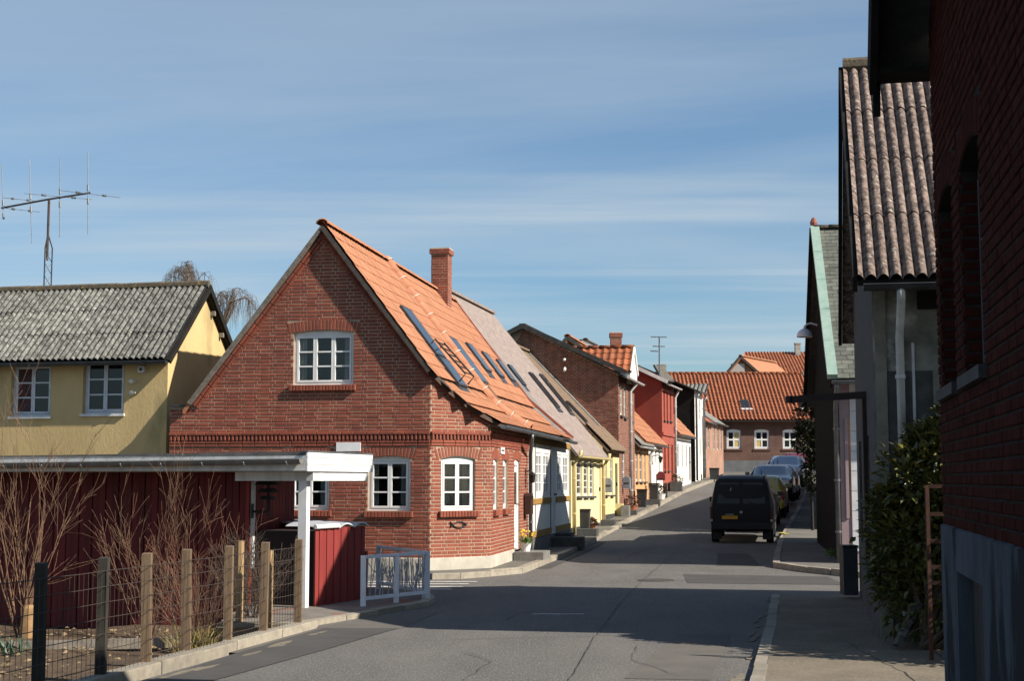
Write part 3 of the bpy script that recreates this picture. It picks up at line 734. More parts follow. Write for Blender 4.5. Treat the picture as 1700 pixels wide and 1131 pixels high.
# right pavement beyond the side lane, along the parked cars
kerb2 = [onground(px, py) for px, py in ((1283, 943), (1286, 925), (1291, 905), (1304, 880), (1322, 850), (1338, 815), (1350, 792))]
corner = [V(7.2, 25.0, 0), V(6.2, 26.0, 0), V(5.62, 27.4, 0)] + kerb2
mb = MB()
for a, b in zip(corner, corner[1:]):
    mb.quad((a.x + .1, a.y, gz(a.y) + .10), (a.x + 9, a.y + .02, gz(a.y) + .10), (b.x + 9, b.y + .02, gz(b.y) + .10), (b.x + .1, b.y, gz(b.y) + .10))
pav_r2 = struct(mb.build('far_pavement', paving_grey))
kerb_line(pav_r2, corner[::-1], w=.14, h=.115, inward=1)
m = MB()       # paint marks on the kerb beside the van
p = onground(1298, 893); m.cbox(V(p.x + .05, p.y, gz(p.y) + .125), .16, 1.1, .008); m.build('kerb_paint', M('yellow_kerb_paint', (.55, .42, .05), (.4, .3, .05), 8), pav_r2)
# left pavement in front of the row
kl = [onground(px, py) for px, py in ((717, 963), (765, 962), (815, 958), (868, 953), (905, 939), (940, 925), (1000, 893), (1045, 868), (1080, 850), (1135, 820), (1170, 806), (1205, 793))]
C0 = V(-1.515, 26.5, 0); C1 = V(-.416, 27.26, 0)
inn = [C0 + V(-.2, .3, 0), C0 + V(.3, .5, 0), C1 + V(-.3, .2, 0), V(-.2, 29.5, 0), V(.1, 32, 0), V(.5, 35.3, 0)] + [facade_at(px) + V(-.3, 0, 0) for px in (955, 1000, 1032, 1090, 1130, 1185)]
mb = MB()
for i in range(len(kl) - 1):
    a, b, c, d = kl[i], kl[i + 1], inn[i + 1], inn[i]
    mb.quad(*[V(p.x, p.y, gz(p.y) + .095) for p in (a, b, c, d)])
pav_l = struct(mb.build('left_pavement', paving_grey))
kerb_line(pav_l, kl, w=.15, h=.11, inward=1, L=.9)
for i in range(4, len(kl) - 3):     # joints between the slab strips
    for f in (.0, .33, .66):
        a = kl[i].lerp(kl[i + 1], f); d = inn[i].lerp(inn[i + 1], f)
        m = MB(); m.beam(V(a.x, a.y, gz(a.y) + .097), V(d.x, d.y, gz(d.y) + .097), .02, .006); m.build('paving_joint', M('joint', (.07, .062, .05), None), pav_l)
# paved island with the railing, and the yard under the carport
isl = [V(-2.41, 17.45, 0), V(-1.75, 18.9, 0), V(-1.17, 20.15, 0), V(-1.12, 21.0, 0), V(-1.45, 22.6, 0), V(-2.6, 23.2, 0)]
mb = MB()
mb.poly([V(p.x, p.y, gz(p.y) + .055) for p in isl] + [V(-8.5, 23.2, .06), V(-8.5, 22.0, .06), V(-3.75, 20.4, .055), V(-3.4, 17.45, .055)])
pav_i = struct(mb.build('yard_paving', M('yard_flags', (.20, .175, .145), (.13, .115, .10), 3, .95, .006, 40, c3=(.22, .11, .08), s3=1.5, t3=(.55, .62))))
kerb_line(pav_i, isl[:5], w=.14, h=.07, inward=1, L=.75)
kerb_line(pav_i, [V(fence_x(y) + .02, y, 0) for y in (8.5, 11, 13.35, 15, 16.2, 17.25)], w=.17, h=.10, inward=1, L=1.0, name='garden_kerb')
kerb_line(pav_i, [V(-2.35, 17.3, 0), V(-3.55, 17.45, 0)], w=.12, h=.05, inward=-1, L=.6, name='garden_kerb')
kerb_line(pav_i, [V(-3.55, 17.45, 0), V(-3.68, 19.8, 0)], w=.12, h=.05, inward=-1, L=.6, name='garden_kerb')
# paint on the road
road = bpy.data.objects['road']
for (xa, xb, y) in ((-3.4, -.58, 24.85), (-3.4, -.70, 24.3), (-3.4, -.78, 23.7), (-3.4, -.95, 23.15)):
    m = MB(); m.add([(xa, y, gz(y) + .006), (xb, y - .02, gz(y) + .006), (xb - .05, y + .16, gz(y) + .006), (xa, y + .18, gz(y) + .006)], [[0, 1, 2, 3]]); m.build('crossing_stripe', road_white, road)
m = MB()
for i in range(8):
    x0 = .27 + .085 * i; y = 19.0 + .015 * math.sin(i * 1.3); m.add([(x0, y, .0055), (x0 + .088, y, .0055), (x0 + .088, y + .07, .0055), (x0, y + .07, .0055)], [[0, 1, 2, 3]])
m.build('painted_dash', road_white, road)
m = MB(); m.lathe(V(2.53, 25.3, gz(25.3) + .002), [(.33, 0), (.33, .006), (.27, .006), (.27, .003), (0.001, .003)], 24)
mh = relocate(m.build('manhole_cover', M('cast_iron', (.09, .07, .06), (.06, .05, .042), 20, .7)))
tag(mh, 'rusty brown round manhole cover lying flush in the sunlit road', 'manhole cover')
# asphalt repairs: sheets of slightly different tone with tarred edges
patch_m = M('newer_asphalt', (.078, .073, .068), (.062, .058, .054), 1.5, .92, .004, 120)
patch_l = M('older_asphalt', (.135, .122, .106), (.11, .1, .088), 1.5, .95, .005, 110)
def patch(pts, mat, lift):
    m = MB(); m.poly([V(x, y, gz(y) + lift) for x, y in pts]); m.build('asphalt_repair', mat, road)
patch([(-2.9, 14.8), (-2.2, 14.6), (-1.3, 17.3), (-.9, 19.6), (-1.0, 20.0), (-1.65, 18.8), (-2.3, 17.3)], patch_l, .004)
patch([(-3.3, 12.2), (-2.85, 12.0), (-1.9, 15.2), (-1.35, 17.2), (-2.25, 17.2), (-2.75, 15.0)], patch_m, .0075)
patch([(3.0, 24.6), (5.6, 24.2), (5.75, 26.2), (3.2, 26.9)], patch_m, .004)
patch([(4.2, 29.5), (5.1, 29.4), (5.6, 34), (4.9, 34.2)], patch_m, .004)
patch([(.2, 28.5), (.75, 28.5), (2.6, 39.5), (2.0, 39.7)], patch_m, .004)
patch([(1.0, 12.9), (1.75, 12.8), (2.5, 16.5), (1.9, 16.6)], patch_l, .004)

# cracks and tarred seams in the road, one thin ragged strip each
seam_m = M('tar_seam', (.06, .056, .05), (.08, .074, .066), 6, .8)
def seam(pts, w, wob, mat=seam_m):
    rq = random.Random(int(pts[0][0] * 100 + pts[0][1] * 7)); m = MB(); Q = []
    for (a, b) in zip(pts, pts[1:]):
        n = max(3, int(math.hypot(b[0] - a[0], b[1] - a[1]) / .22))
        for i in range(n): Q.append((a[0] + (b[0] - a[0]) * i / n + rq.uniform(-wob, wob), a[1] + (b[1] - a[1]) * i / n + rq.uniform(-wob, wob)))
    for p, q in zip(Q, Q[1:]):
        ww = w * rq.uniform(.5, 1.3); d = V(q[0] - p[0], q[1] - p[1], 0).normalized(); s = V(-d.y, d.x, 0) * ww; P = V(p[0], p[1], gz(p[1]) + .0115); T = V(q[0], q[1], gz(q[1]) + .0115)
        m.quad(P - s, T - s, T + s, P + s)
    m.build('crack', mat, road)
seam([(.35, 11.5), (.9, 16), (1.6, 21), (2.6, 27), (4.2, 36), (6.2, 46)], .006, .012); seam([(-2.2, 16.2), (-.9, 15.9), (.7, 16.3), (2.2, 16.6)], .005, .03)
seam([(-.4, 12.8), (-.2, 14.0), (-.6, 15.2)], .004, .03); seam([(1.5, 13.0), (1.2, 14.2), (1.35, 15.6)], .004, .03); seam([(-1.0, 21.8), (.8, 22.4), (2.5, 22.0), (4.0, 22.6)], .010, .04)
seam([(.3, 25.0), (1.6, 24.7), (3.2, 25.3), (5.2, 25.0)], .012, .03); seam([(1.8, 27.5), (2.7, 28.2), (3.9, 27.8), (5.0, 28.4)], .012, .04); seam([(2.2, 31), (2.9, 34), (3.9, 38)], .014, .04); seam([(-1.2, 17.9), (-.1, 18.2), (.2, 19.3), (.9, 19.9)], .008, .04)
grit_m = M('sandy_grit', (.22, .185, .135), (.14, .12, .09), 9, .95, .006, 60)
for side in (0, 1):            # sand and grit gathered along the kerbs
    line = [(fence_x(y) + .2, y) for y in (11, 12.5, 14, 15.5, 17.0)] if side == 0 else [(2.1 + .2106 * (y - 12.74) - .06, y) for y in (12.0, 14, 16.5, 19, 21)]
    for k in range(13):
        a = R.random() * (len(line) - 1.001); i = int(a); f = a - i; x = line[i][0] + (line[i + 1][0] - line[i][0]) * f; y = line[i][1] + (line[i + 1][1] - line[i][1]) * f
        m = MB(); n = 7; rx = R.uniform(.02, .06); ry = R.uniform(.1, .4); z = .0082 + .00005 * k
        o_ = R.uniform(-.02, .12) * (1 if side == 0 else -1)
        m.poly([V(x + o_ + rx * math.cos(6.283 * q / n) * R.uniform(.6, 1.2) + .23 * ry * math.sin(6.283 * q / n), y + ry * math.sin(6.283 * q / n) * R.uniform(.7, 1.1), gz(y) + z) for q in range(n)]); m.build('grit_patch', grit_m, road)

# ================================================================== RED BRICK CORNER HOUSE
D = V(math.sin(math.radians(9.6)), math.cos(math.radians(9.6)), 0); Wd = V(-D.y, D.x, 0)
Uc = (C1 - C0).normalized(); Lc = (C1 - C0).length
red = thing('brick_house', 'red brick corner house with steep gable, white arched windows and new orange tiles', 'house', V(-1.5, 26.5, 0))
L0 = C0 + Wd * 5.13; Uf = -Wd
TF = [(0, 3.17), (.49, 3.17), (.50, 3.24), (3.03, 6.50), (5.13, 3.70)]
ZP = .32
def fs(px, k=26.5):                 # photograph column -> metres along the gable wall
    q = (px - 850) / FPX; return 5.13 - (-1.515 - 26.5 * q) / (.986 + .167 * q)
OF = [(fs(483), fs(548), 1.20, 2.21, .05), (fs(612), fs(682), 1.19, 2.21, .05), (fs(486) , fs(586), 3.56, 4.60, .05)]
TC = [(0, 3.70), (.45, 3.36), (.9, 3.05), (Lc, 2.84)]
OC = [(.236, .994, 1.19, 2.21, .05)]
TS = [(0, 2.84), (4.62, 2.84)]
OS = [(.33, .86, 1.19, 2.19, .05), (1.40, 1.97, 1.19, 2.19, .05), (2.78, 3.46, .30, 2.20, .05)]
mb = MB(); wall(mb, L0, Uf, TF, ZP, OF, .12); wall(mb, C0, Uc, TC, ZP, OC, .12); wall(mb, C1, D, TS, ZP, OS, .12)
rw = mb.build('wall', mortar, red)
mb = MB(); wall(mb, L0 + D * 9, -D, [(0, 3.1), (9, 3.1)], 0, (), .1); wall(mb, C1 + D * 4.62, Wd, [(0, 2.8), (3.06, 6.5), (6.0, 3.1)], 0, (), .1); mb.build('rear_wall', mortar, red)
# plinth
def plinth(parent, segs, z1, out=.025, mat=concrete, zb=-.12, name='plinth'):
    pts = [p for p in segs]; mb = MB(); dirs = [(b - a).normalized() for a, b in zip(pts, pts[1:])]
    offs = []
    for i, p in enumerate(pts):
        if i == 0: n = dirs[0].cross(Z); offs.append(p + n * out)
        elif i == len(pts) - 1: n = dirs[-1].cross(Z); offs.append(p + n * out)
        else:
            n1 = dirs[i - 1].cross(Z); n2 = dirs[i].cross(Z); b = (n1 + n2).normalized(); offs.append(p + b * (out / max(.3, b.dot(n1))))
    for i in range(len(pts) - 1):
        a, b = offs[i], offs[i + 1]; a0, b0 = pts[i], pts[i + 1]
        za = zb if not callable(zb) else zb(a.y); zc = zb if not callable(zb) else zb(b.y)
        mb.quad(a + Z * za, b + Z * zc, b + Z * z1, a + Z * z1); mb.quad(a + Z * z1, b + Z * z1, b0 + Z * (z1 + .015), a0 + Z * (z1 + .015))
    return mb.build(name, mat, parent)
plinth(red, [L0, C0, C1, C1 + D * 2.78], ZP); plinth(red, [C1 + D * 3.46, C1 + D * 4.6], ZP)
BR = Bricks()
BR.rows(L0, Uf, TF, ZP, OF); BR.rows(C0, Uc, TC, ZP, OC, .07); BR.rows(C1, D, TS, ZP, OS, .03)
for o in OF: BR.arch(L0, Uf, o)
for o in OC: BR.arch(C0, Uc, o)
for o in OS: BR.arch(C1, D, o)
for o in OF: BR.sill(L0, Uf, o[0] - .06, o[1] + .06, o[2] - .004)
for o in OC: BR.sill(C0, Uc, o[0] - .06, o[1] + .06, o[2] - .004)
for o in OS[:2]: BR.sill(C1, D, o[0] - .05, o[1] + .05, o[2] - .004)
BRK = BR
# cornice: dog-tooth course between two proud courses
BD = Bricks()
def cornice(O, U, Ln, B):
    N = U.cross(Z)
    n = int(Ln / .077)
    for i in range(n):
        u = (i + .5) * Ln / n; B.items.append((O + U * u + Z * 2.565 + N * .042, U, N, Z, .044, .10, .06))
    for (z, pr) in ((2.64, .05), (2.485, .03), (2.425, .022)):
        m = int(Ln / .241)
        for i in range(m):
            u = (i + .5) * Ln / m; B.items.append((O + U * u + Z * z + N * pr, U, N, Z, Ln / m - .011, .052, pr + .03))
    mbx = MB(); mbx.box(O + Z * 2.51, U * Ln, N * .012, Z * .11); mbx.build('frieze', M('dark_frieze_mortar', (.10, .06, .045), (.07, .045, .035), 8), red)  # darker mortar strip behind the cornice bricks
cornice(L0, Uf, 5.13, BD); cornice(C0, Uc, Lc, BD); cornice(C1, D, 4.6, BD)
BD.flush(red, brick_red, 150, name='cornice_brick')
# raking courses under both verges
BV = Bricks()
def raking(u0, z0, u1, z1):
    N = Uf.cross(Z); a = L0 + Uf * u0 + Z * z0; b = L0 + Uf * u1 + Z * z1; d = (b - a); Ln = d.length; d = d / Ln; p = N.cross(d); p = p if p.z < 0 else -p
    for k, pr in ((0, .055), (1, .035)):
        n = int(Ln / .241)
        for i in range(n): BV.items.append((a + d * ((i + .5) * Ln / n) + p * (.03 + .066 * k) + N * pr, d, N, d.cross(N) * -1, Ln / n - .012, .053, pr + .03))
raking(.46, 3.20, 3.03, 6.50); raking(3.03, 6.50, 5.13, 3.72)
m_ = Uc.cross(Z)
for (s0, z0), (s1, z1) in zip(TC, TC[1:]):
    a = C0 + Uc * s0 + Z * z0; b = C0 + Uc * s1 + Z * z1; d = (b - a); Ln = d.length; d /= Ln; n = max(1, round(Ln / .241)); p = m_.cross(d); p = p if p.z < 0 else -p
    for i in range(n): BV.items.append((a + d * ((i + .5) * Ln / n) + p * .03 + m_ * .045, d, m_, d.cross(m_) * -1, Ln / n - .012, .053, .07))
BV.flush(red, brick_red, 80, name='verge_brick')
BRK.flush(red, brick_red, 300)
# windows and door
window(red, L0, Uf, OF[0], 2, 3, gm=clear_glass, curtains=1); window(red, L0, Uf, OF[1], 2, 3, gm=clear_glass, curtains=1); window(red, L0, Uf, OF[2], 3, 3, gm=clear_glass, curtains=1)
window(red, C0, Uc, OC[0], 2, 3, rec=.05, gm=clear_glass, curtains=1)
gl_ = thing('globe_lamp', 'pale round globe on a stand behind the corner window pane', 'ornament', C0 + Uc * .45 + Z * 1.26 - Uc.cross(Z) * .2)
m = MB(); q_ = C0 + Uc * .44 - Uc.cross(Z) * .2; m.lathe(q_ + Z * 1.40, [(.001, -.1), (.05, -.087), (.087, -.05), (.1, 0), (.087, .05), (.05, .087), (.001, .1)], 16); m.build('globe', M('pale_globe', (.5, .52, .52), (.2, .25, .25), 14, .3), gl_, smooth=True)
m = MB(); m.lathe(q_ + Z * 1.22, [(.06, 0), (.02, .02), (.015, .09)], 10); m.build('stand', black_metal, gl_)
window(red, C1, D, OS[0], 1, 3, rec=.05); window(red, C1, D, OS[1], 1, 3, rec=.05)
m = MB(); o = OS[2]; Nn = D.cross(Z)
m.box(C1 + D * (o[0] + .004) + Z * (o[2] + .004) - Nn * .09, D * .07, Nn * .06, Z * 1.89); m.box(C1 + D * (o[1] - .074) + Z * (o[2] + .004) - Nn * .09, D * .07, Nn * .06, Z * 1.89)
m.box(C1 + D * (o[0] + .074) + Z * (o[3] - .13) - Nn * .09, D * .53, Nn * .06, Z * .12); dr = m.build('door', white_paint, red)
m = MB(); m.box(C1 + D * (o[0] + .08) + Z * (o[2] + .02) - Nn * .10, D * .52, Nn * .045, Z * 1.73); m.build('door_leaf', white_paint, dr)
m = MB(); m.box(C1 + D * (o[0] + .13) + Z * (o[2] + .95) - Nn * .052, D * .42, Nn * .006, Z * .68); m.build('pane', glass, dr)
m = MB(); m.tube([C1 + D * (o[1] - .12) + Z * (o[2] + .95) - Nn * .05, C1 + D * (o[1] - .12) + Z * (o[2] + .95) + Nn * .01, C1 + D * (o[1] - .24) + Z * (o[2] + .95) + Nn * .01], .011, 6); m.build('handle', black_metal, dr)
# roof
R0 = C0 + Wd * 2.1; QE = 3.26; E0 = R0 - Wd * QE
PROF = [(0, 2.83), (.45, 3.09), (.85, 3.44), (1.2, 3.86), (QE, 6.62)]
def tmin(dist): return -.13 if dist <= 2.1 else -.13 + (dist - 2.1) / .96 * .933
def underlay(parent, t0, t1, clip):
    mb = MB()
    for (a, za), (b, zb) in zip(PROF, PROF[1:]):
        n_ = 3 if b < 1.3 else 1
        for k in range(n_):
            q0 = a + (b - a) * k / n_; q1 = a + (b - a) * (k + 1) / n_; z0 = za + (zb - za) * k / n_; z1 = za + (zb - za) * (k + 1) / n_
            s0 = max(t0, tmin(QE - q0)) if clip else t0; s1 = max(t0, tmin(QE - q1)) if clip else t0
            p = [E0 + D * s0 + Wd * q0 + Z * (z0 - .005), E0 + D * t1 + Wd * q0 + Z * (z0 - .005), E0 + D * t1 + Wd * q1 + Z * (z1 - .005), E0 + D * s1 + Wd * q1 + Z * (z1 - .005)]
            mb.hexa([v - Z * .06 for v in p] + p)
    return mb.build('roof', M('roof_underlay', (.10, .06, .04), (.07, .045, .035), 6), parent)
underlay(red, -.13, 4.6, True)
tile_roof(red, E0 - D * .16, D, 4.76, PROF, Wd, roof_orange, w=.20, ex=.335, nparts=300, amp=.012, lip=.012, keep=lambda u, q, i, j: (u - .16) > tmin(QE - q) - .10)
a_ = R0 + Z * 6.64; lf = L0 + Uf * .40 + Z * 3.22
sl_ = MB(); p0 = L0 + Uf * .30 - D * .12 + Z * 3.10; p3 = R0 - D * .12 + Z * 6.62; sl_.hexa([p0 - Z * .07, p0 + D * 4.72 - Z * .07, p3 + D * 4.72 - Z * .07, p3 - Z * .07, p0, p0 + D * 4.72, p3 + D * 4.72, p3]); sl_.build('rear_roof', roof_orange, red)
ridge_caps(red, R0 - D * .15 + Z * 6.63, R0 + D * 4.55 + Z * 6.63, roof_orange, .12, .38)
# verge: dark board and cement edge under the tile ends; mortar capping on the left slope
m = MB(); q = 0
up3 = R0 - D * .10 + Z * 6.56; lo3 = C0 - D * .10 + Z * 3.78
m.beam(up3, lo3, .10, .09); m.build('verge_board', M('sooty_verge', (.055, .045, .04), (.09, .075, .06), 10), red)
m = MB(); m.beam(L0 + Uf * .42 - D * .06 + Z * 3.22, R0 - D * .06 + Z * 6.58, .16, .07); m.build('verge_capping', M('lichened_mortar', (.22, .19, .16), (.13, .11, .09), 12, .95, .006, 40), red)
m = MB()
for (s0, z0), (s1, z1) in zip(TC, TC[1:]): m.beam(C0 + Uc * s0 + Z * (z0 + .05) + m_ * .06, C0 + Uc * s1 + Z * (z1 + .05) + m_ * .06, .06, .05)
m.build('verge_fillet', M('sooty_verge', (.05, .05, .05)), red)
m = MB(); m.box(L0 + Z * 3.17 - D * .05, Uf * .52, D * .5, Z * .035); m.build('shoulder_cap', zinc_dark, red)
# gutter and pipe
ga = E0 + D * .82 - Wd * .07 + Z * 2.80; gutter(red, ga, E0 + D * 4.55 - Wd * .07 + Z * 2.80, .065, zinc)
pe = C1 + D * 4.45
Np = D.cross(Z)
downpipe(red, [E0 + D * 4.4 - Wd * .07 + Z * 2.74, E0 + D * 4.4 - Wd * .07 + Z * 2.66, pe + Np * .09 + Z * 2.35, pe + Np * .09 + Z * .2], .042, zinc)
# skylights (position along the roof t, distance up the slope from the eave q)
def on_roof(t, q):
    for (a, za), (b, zb) in zip(PROF, PROF[1:]):
        if q <= b: z = za + (zb - za) * (q - a) / (b - a); dv = (Wd * (b - a) + Z * (zb - za)).normalized(); return E0 + D * t + Wd * q + Z * z, dv
def roof_hit(px, py):
    """where a sight line meets the straight part of the orange roof"""
    dv = (Wd * (QE - 1.2) + Z * (6.62 - 3.86)).normalized(); p, _ = on_roof(0, 1.2 + 1e-4); n = D.cross(dv)
    o = V(0, 0, CAMZ); d = at(px, py, 10) - o; k = (p - o).dot(n) / d.dot(n); h = o + d * k; h = h - p
    return h.dot(D), 1.2 + h.dot(dv) * dv.dot(Wd), h.dot(dv)
def put_skylight(parent, top, bot, w):
    dv = (Wd * (QE - 1.2) + Z * (6.62 - 3.86)).normalized()
    t1, q1, s1 = roof_hit(*top); t0, q0, s0 = roof_hit(*bot); t = (t0 + t1) / 2; p, _ = on_roof(t, 1.2 + 1e-4)
    n = D.cross(dv); return skylight(parent, p + dv * s0 + n * .035, D, dv, w, max(.5, s1 - s0)), t, s0, s1
sk, t, s0, s1 = put_skylight(red, (664, 513), (716, 592), .85)
p, _ = on_roof(t, 1.2001); dv = (Wd * (QE - 1.2) + Z * (6.62 - 3.86)).normalized(); n = D.cross(dv)
_, _, sb = roof_hit(790, 668)
s0b = max(s0 - 1.15, -.35); low = p + dv * s0b + n * .04
s2 = skylight(red, low, D, dv, .85, s0 - s0b - .03)
m = MB()                                 # the rail of the opened balcony window
for f in (0, .85):
    a = low + D * f + dv * .05 + n * .08; b = a + dv * .95 ; out = (n * .75 + Z * .3).normalized()
    m.tube([a, a + out * .20, b + out * .12, b], .017, 6)
for k in range(6): a = low + dv * (.10 + .16 * k) + n * .08; m.tube([a + out * (.195 - .012 * k), a + D * .85 + out * (.195 - .012 * k)], .014, 5)
m.build('window_rail', black_metal, s2)
put_skylight(red, (735, 560), (797, 638), .9)
# name plate, fish, lantern, letter box
m = MB(); a = C1 + D * 1.05 + Z * 2.285 + Np * .012; m.box(a, D * .42, Np * .015, Z * .13); pl = m.build('name_plate', white_paint, red)
m = MB()
for i in range(5): m.box(a + D * (.05 + .065 * i) + Z * .05 + Np * .0155, D * .04, Np * .003, Z * .035)
m.build('lettering', dark_grey, pl)
m = MB(); Nf = Uc.cross(Z); fc = C0 + Uc * .62 + Z * .93 + Nf * .02; fish = []
for i in range(15):
    t_ = i / 14; x = -.13 + .30 * t_; h = .058 * math.sin(math.pi * min(1, t_ * 1.0)) ** .8; fish.append((x, h))
for sgn in (1, -1): m.tube([fc + Uc * (x if True else 0) + Z * (h * sgn) for x, h in fish], .012, 5)
m.tube([fc - Uc * .13, fc - Uc * .19 + Z * .055, fc - Uc * .165, fc - Uc * .19 - Z * .055, fc - Uc * .13], .012, 5); m.tube([fc + Uc * .11 + Z * .03, fc + Uc * .09, fc + Uc * .11 - Z * .03], .009, 5)
tag(relocate(m.build('fish_ornament', black_metal)), 'black iron fish outline fixed to the brick under the corner window', 'ornament')
lan = thing('wall_lantern', 'small black wall lantern beside the drainpipe of the brick corner house', 'lantern', C1 + D * 4.2 + Z * 1.8)
lb = C1 + D * 4.2
m = MB(); m.tube([lb + Np * .0 + Z * 1.95, lb + Np * .12 + Z * 1.98, lb + Np * .16 + Z * 1.92], .012, 6); m.box(lb - D * .03 + Z * 1.85, D * .06, Np * .02, Z * .16); m.build('bracket', black_metal, lan)
m = MB(); m.lathe(lb + Np * .16 + Z * 1.70, [(.03, 0), (.055, .02), (.075, .16), (.09, .17), (.05, .22), (.01, .25)], 6); m.build('lantern_case', black_metal, lan)
mbx = thing('mailbox', 'dark brown wall mailbox by the drainpipe of the brick corner house', 'mailbox', C1 + D * 4.05 + Z * 1.0)
bb = C1 + D * 3.95
m = MB(); m.extrude([bb + Np * .03 + Z * 1.02, bb + D * .34 + Np * .03 + Z * 1.02, bb + D * .34 + Np * .03 + Z * 1.42, bb + D * .29 + Np * .03 + Z * 1.48, bb + D * .05 + Np * .03 + Z * 1.48, bb + Np * .03 + Z * 1.42], Np * .14); m.build('box', M('brown_enamel', (.05, .025, .02), None, rough=.4), mbx)
m = MB(); m.box(bb + D * .04 + Np * .171 + Z * 1.36, D * .26, Np * .012, Z * .05); m.build('flap', black_metal, mbx)
sg = relocate(MB().box(L0 + Uf * fs(560) + Z * 2.30 - D * .045, Uf * (fs(600) - fs(560)), D * .03, Z * .17).build('house_sign', white_paint)); tag(sg, 'small blank white sign on the brick gable wall above the carport', 'sign')
stp = relocate(MB().box(V(-.02, 29.6, .09) + V(.05, 0, 0), D * 1.0, Np * .62, Z * .19).build('door_step', M('grey_step', (.2, .19, .17), (.13, .125, .115), 6, .9, .006, 30))); tag(stp, 'grey stone step before the white door of the brick corner house', 'step')
def plant_pot(name, label, c, r=.13, h=.18, leaf=leaf_fresh, potm=white_paint, n=70, spread=.28, cat='plant', yellow=False):
    t = thing(name, label, cat, c)
    m = MB(); m.lathe(c, [(r * .7, 0), (r, h), (r * .9, h), (r * .85, h - .02), (.001, h - .02)], 14); m.build('pot', potm, t)
    m = MB()
    for _ in range(n):
        a = R.uniform(0, 6.28); e = R.uniform(.15, 1.3); d = V(math.cos(a) * math.cos(e), math.sin(a) * math.cos(e), math.sin(e)); L_ = spread * R.uniform(.5, 1.1)
        b = c + Z * h + V(R.uniform(-.06, .06), R.uniform(-.06, .06), -.03); w = d.cross(Z).normalized() * .018; mid = b + d * L_ * .6; tip = b + d * L_ - Z * .05
        m.add([b, mid - w, tip, mid + w], [[0, 1, 2, 3]])
    m.build('foliage', leaf, t)
    if yellow:
        m = MB()
        for _ in range(14):
            a = R.uniform(0, 6.28); q = c + Z * (h + R.uniform(.1, .25)) + V(math.cos(a) * R.uniform(0, .18), math.sin(a) * R.uniform(0, .18), 0); m.lathe(q, [(.001, 0), (.025, .01), (.02, .03), (.001, .035)], 6)
        m.build('flowers', M('yellow_petals', (.75, .52, .04), None), t)
    return t
plant_pot('potted_flowers', 'white pot of yellow spring flowers on the grey step by the white door', V(.28, 30.0, .28), yellow=True)
# ================================================================== WHITE HALF-TIMBERED HOUSE (same roof)
wh = thing('half_timbered_house', 'low white half-timbered house with ochre rails sharing the long orange tile roof', 'house', C1 + D * 4.62)
TW0, TW1 = 4.62, 11.95
A_ = C1 + D * TW0; Lw = TW1 - TW0; Nw = D.cross(Z)
def t_of(px):
    k = (px - 850) / FPX; return (.416 + 27.26 * k) / (.167 - .986 * k) - TW0
def zA(px, py):
    t = t_of(px); return at(px, py, (A_ + D * t).y).z
wins = [(889.5, 899, 752, 822, 2, 4), (901.5, 911, 753, 822, 2, 4), (925, 931.5, 755, 820, 2, 4), (934, 942.5, 756, 820, 2, 4)]
ops = [(t_of(a), t_of(b), zA((a + b) / 2, d), zA((a + b) / 2, c)) for a, b, c, d, _, _ in wins] + [(t_of(914), t_of(922), .45, 2.35)]
mb = MB(); wall(mb, A_, D, [(0, 2.84), (Lw, 2.84)], -.1, ops, .08); mb.build('wall', white_plaster, wh)
for w, o in zip(wins, ops): window(wh, A_, D, o, w[4], w[5], rec=.02, fr=.035, bar=.02, gm=M('pale_pane', (.16, .17, .18), None, rough=.1))
o = ops[-1]; m = MB(); m.box(A_ + D * o[0] + Z * o[2] - Nw * .07, D * (o[1] - o[0]), Nw * .05, Z * (o[3] - o[2])); dr = m.build('door', white_old, wh)
m = MB(); m.tube([A_ + D * (o[1] - .12) + Z * (o[2] + .95) - Nw * .02, A_ + D * (o[1] - .12) + Z * (o[2] + .95) + Nw * .05], .02, 6); m.build('handle', black_metal, dr)
def rail(z, h, mat, u0=0.02, u1=Lw - .02, out=.028):
    segs = [(u0, u1)]
    for q in ops:
        if q[2] < z + h and q[3] > z: segs = [s for (a, b) in segs for s in (((a, min(b, q[0] - .02)), (max(a, q[1] + .02), b)) if q[1] > a and q[0] < b else ((a, b),)) if s[1] - s[0] > .05]
    for a, b in segs:
        m = MB(); m.box(A_ + D * a + Z * z, D * (b - a), Nw * out, Z * h); m.build('timber_rail', mat, wh)
rail(1.21, .13, ochre_timber); rail(.46, .14, ochre_timber); rail(2.60, .15, ochre_timber)
for u in (.05, 1.0, 2.05, 3.02, 3.52, 4.78, 5.15, 6.05, 7.1):
    if any(q[0] - .05 < u < q[1] + .02 for q in ops): continue
    for z0, z1 in ((.61, 1.20), (1.35, 2.59)):
        m = MB(); m.box(A_ + D * u + Z * z0, D * .045, Nw * .02, Z * (z1 - z0)); m.build('timber_post', M('grey_timber_edge', (.20, .18, .15), None), wh)
mb = MB(); mb.box(A_ - Nw * .2 + Z * -.1, D * Lw, Nw * .22, Z * .54); mb.build('plinth', M('tarred_plinth', (.16, .15, .14), (.1, .095, .09), 3), wh)
underlay(wh, 4.62, TW1 + .05, False)
tile_roof(wh, E0 + D * 4.68, D, TW1 - 4.66, PROF, Wd, roof_orange, w=.20, ex=.335, nparts=300, amp=.012, lip=.012)
sl_ = MB(); p0 = L0 + Uf * .30 + D * 4.66 + Z * 3.10; p3 = R0 + D * 4.66 + Z * 6.62; dd = D * (TW1 - 4.62); sl_.hexa([p0 - Z * .07, p0 + dd - Z * .07, p3 + dd - Z * .07, p3 - Z * .07, p0, p0 + dd, p3 + dd, p3]); sl_.build('rear_roof', roof_orange, wh)
mb = MB(); wall(mb, C1 + D * TW1, Wd, [(0, 2.8), (3.06, 6.5), (6.0, 3.1)], 0, (), .1); mb.build('rear_wall', white_plaster, wh)
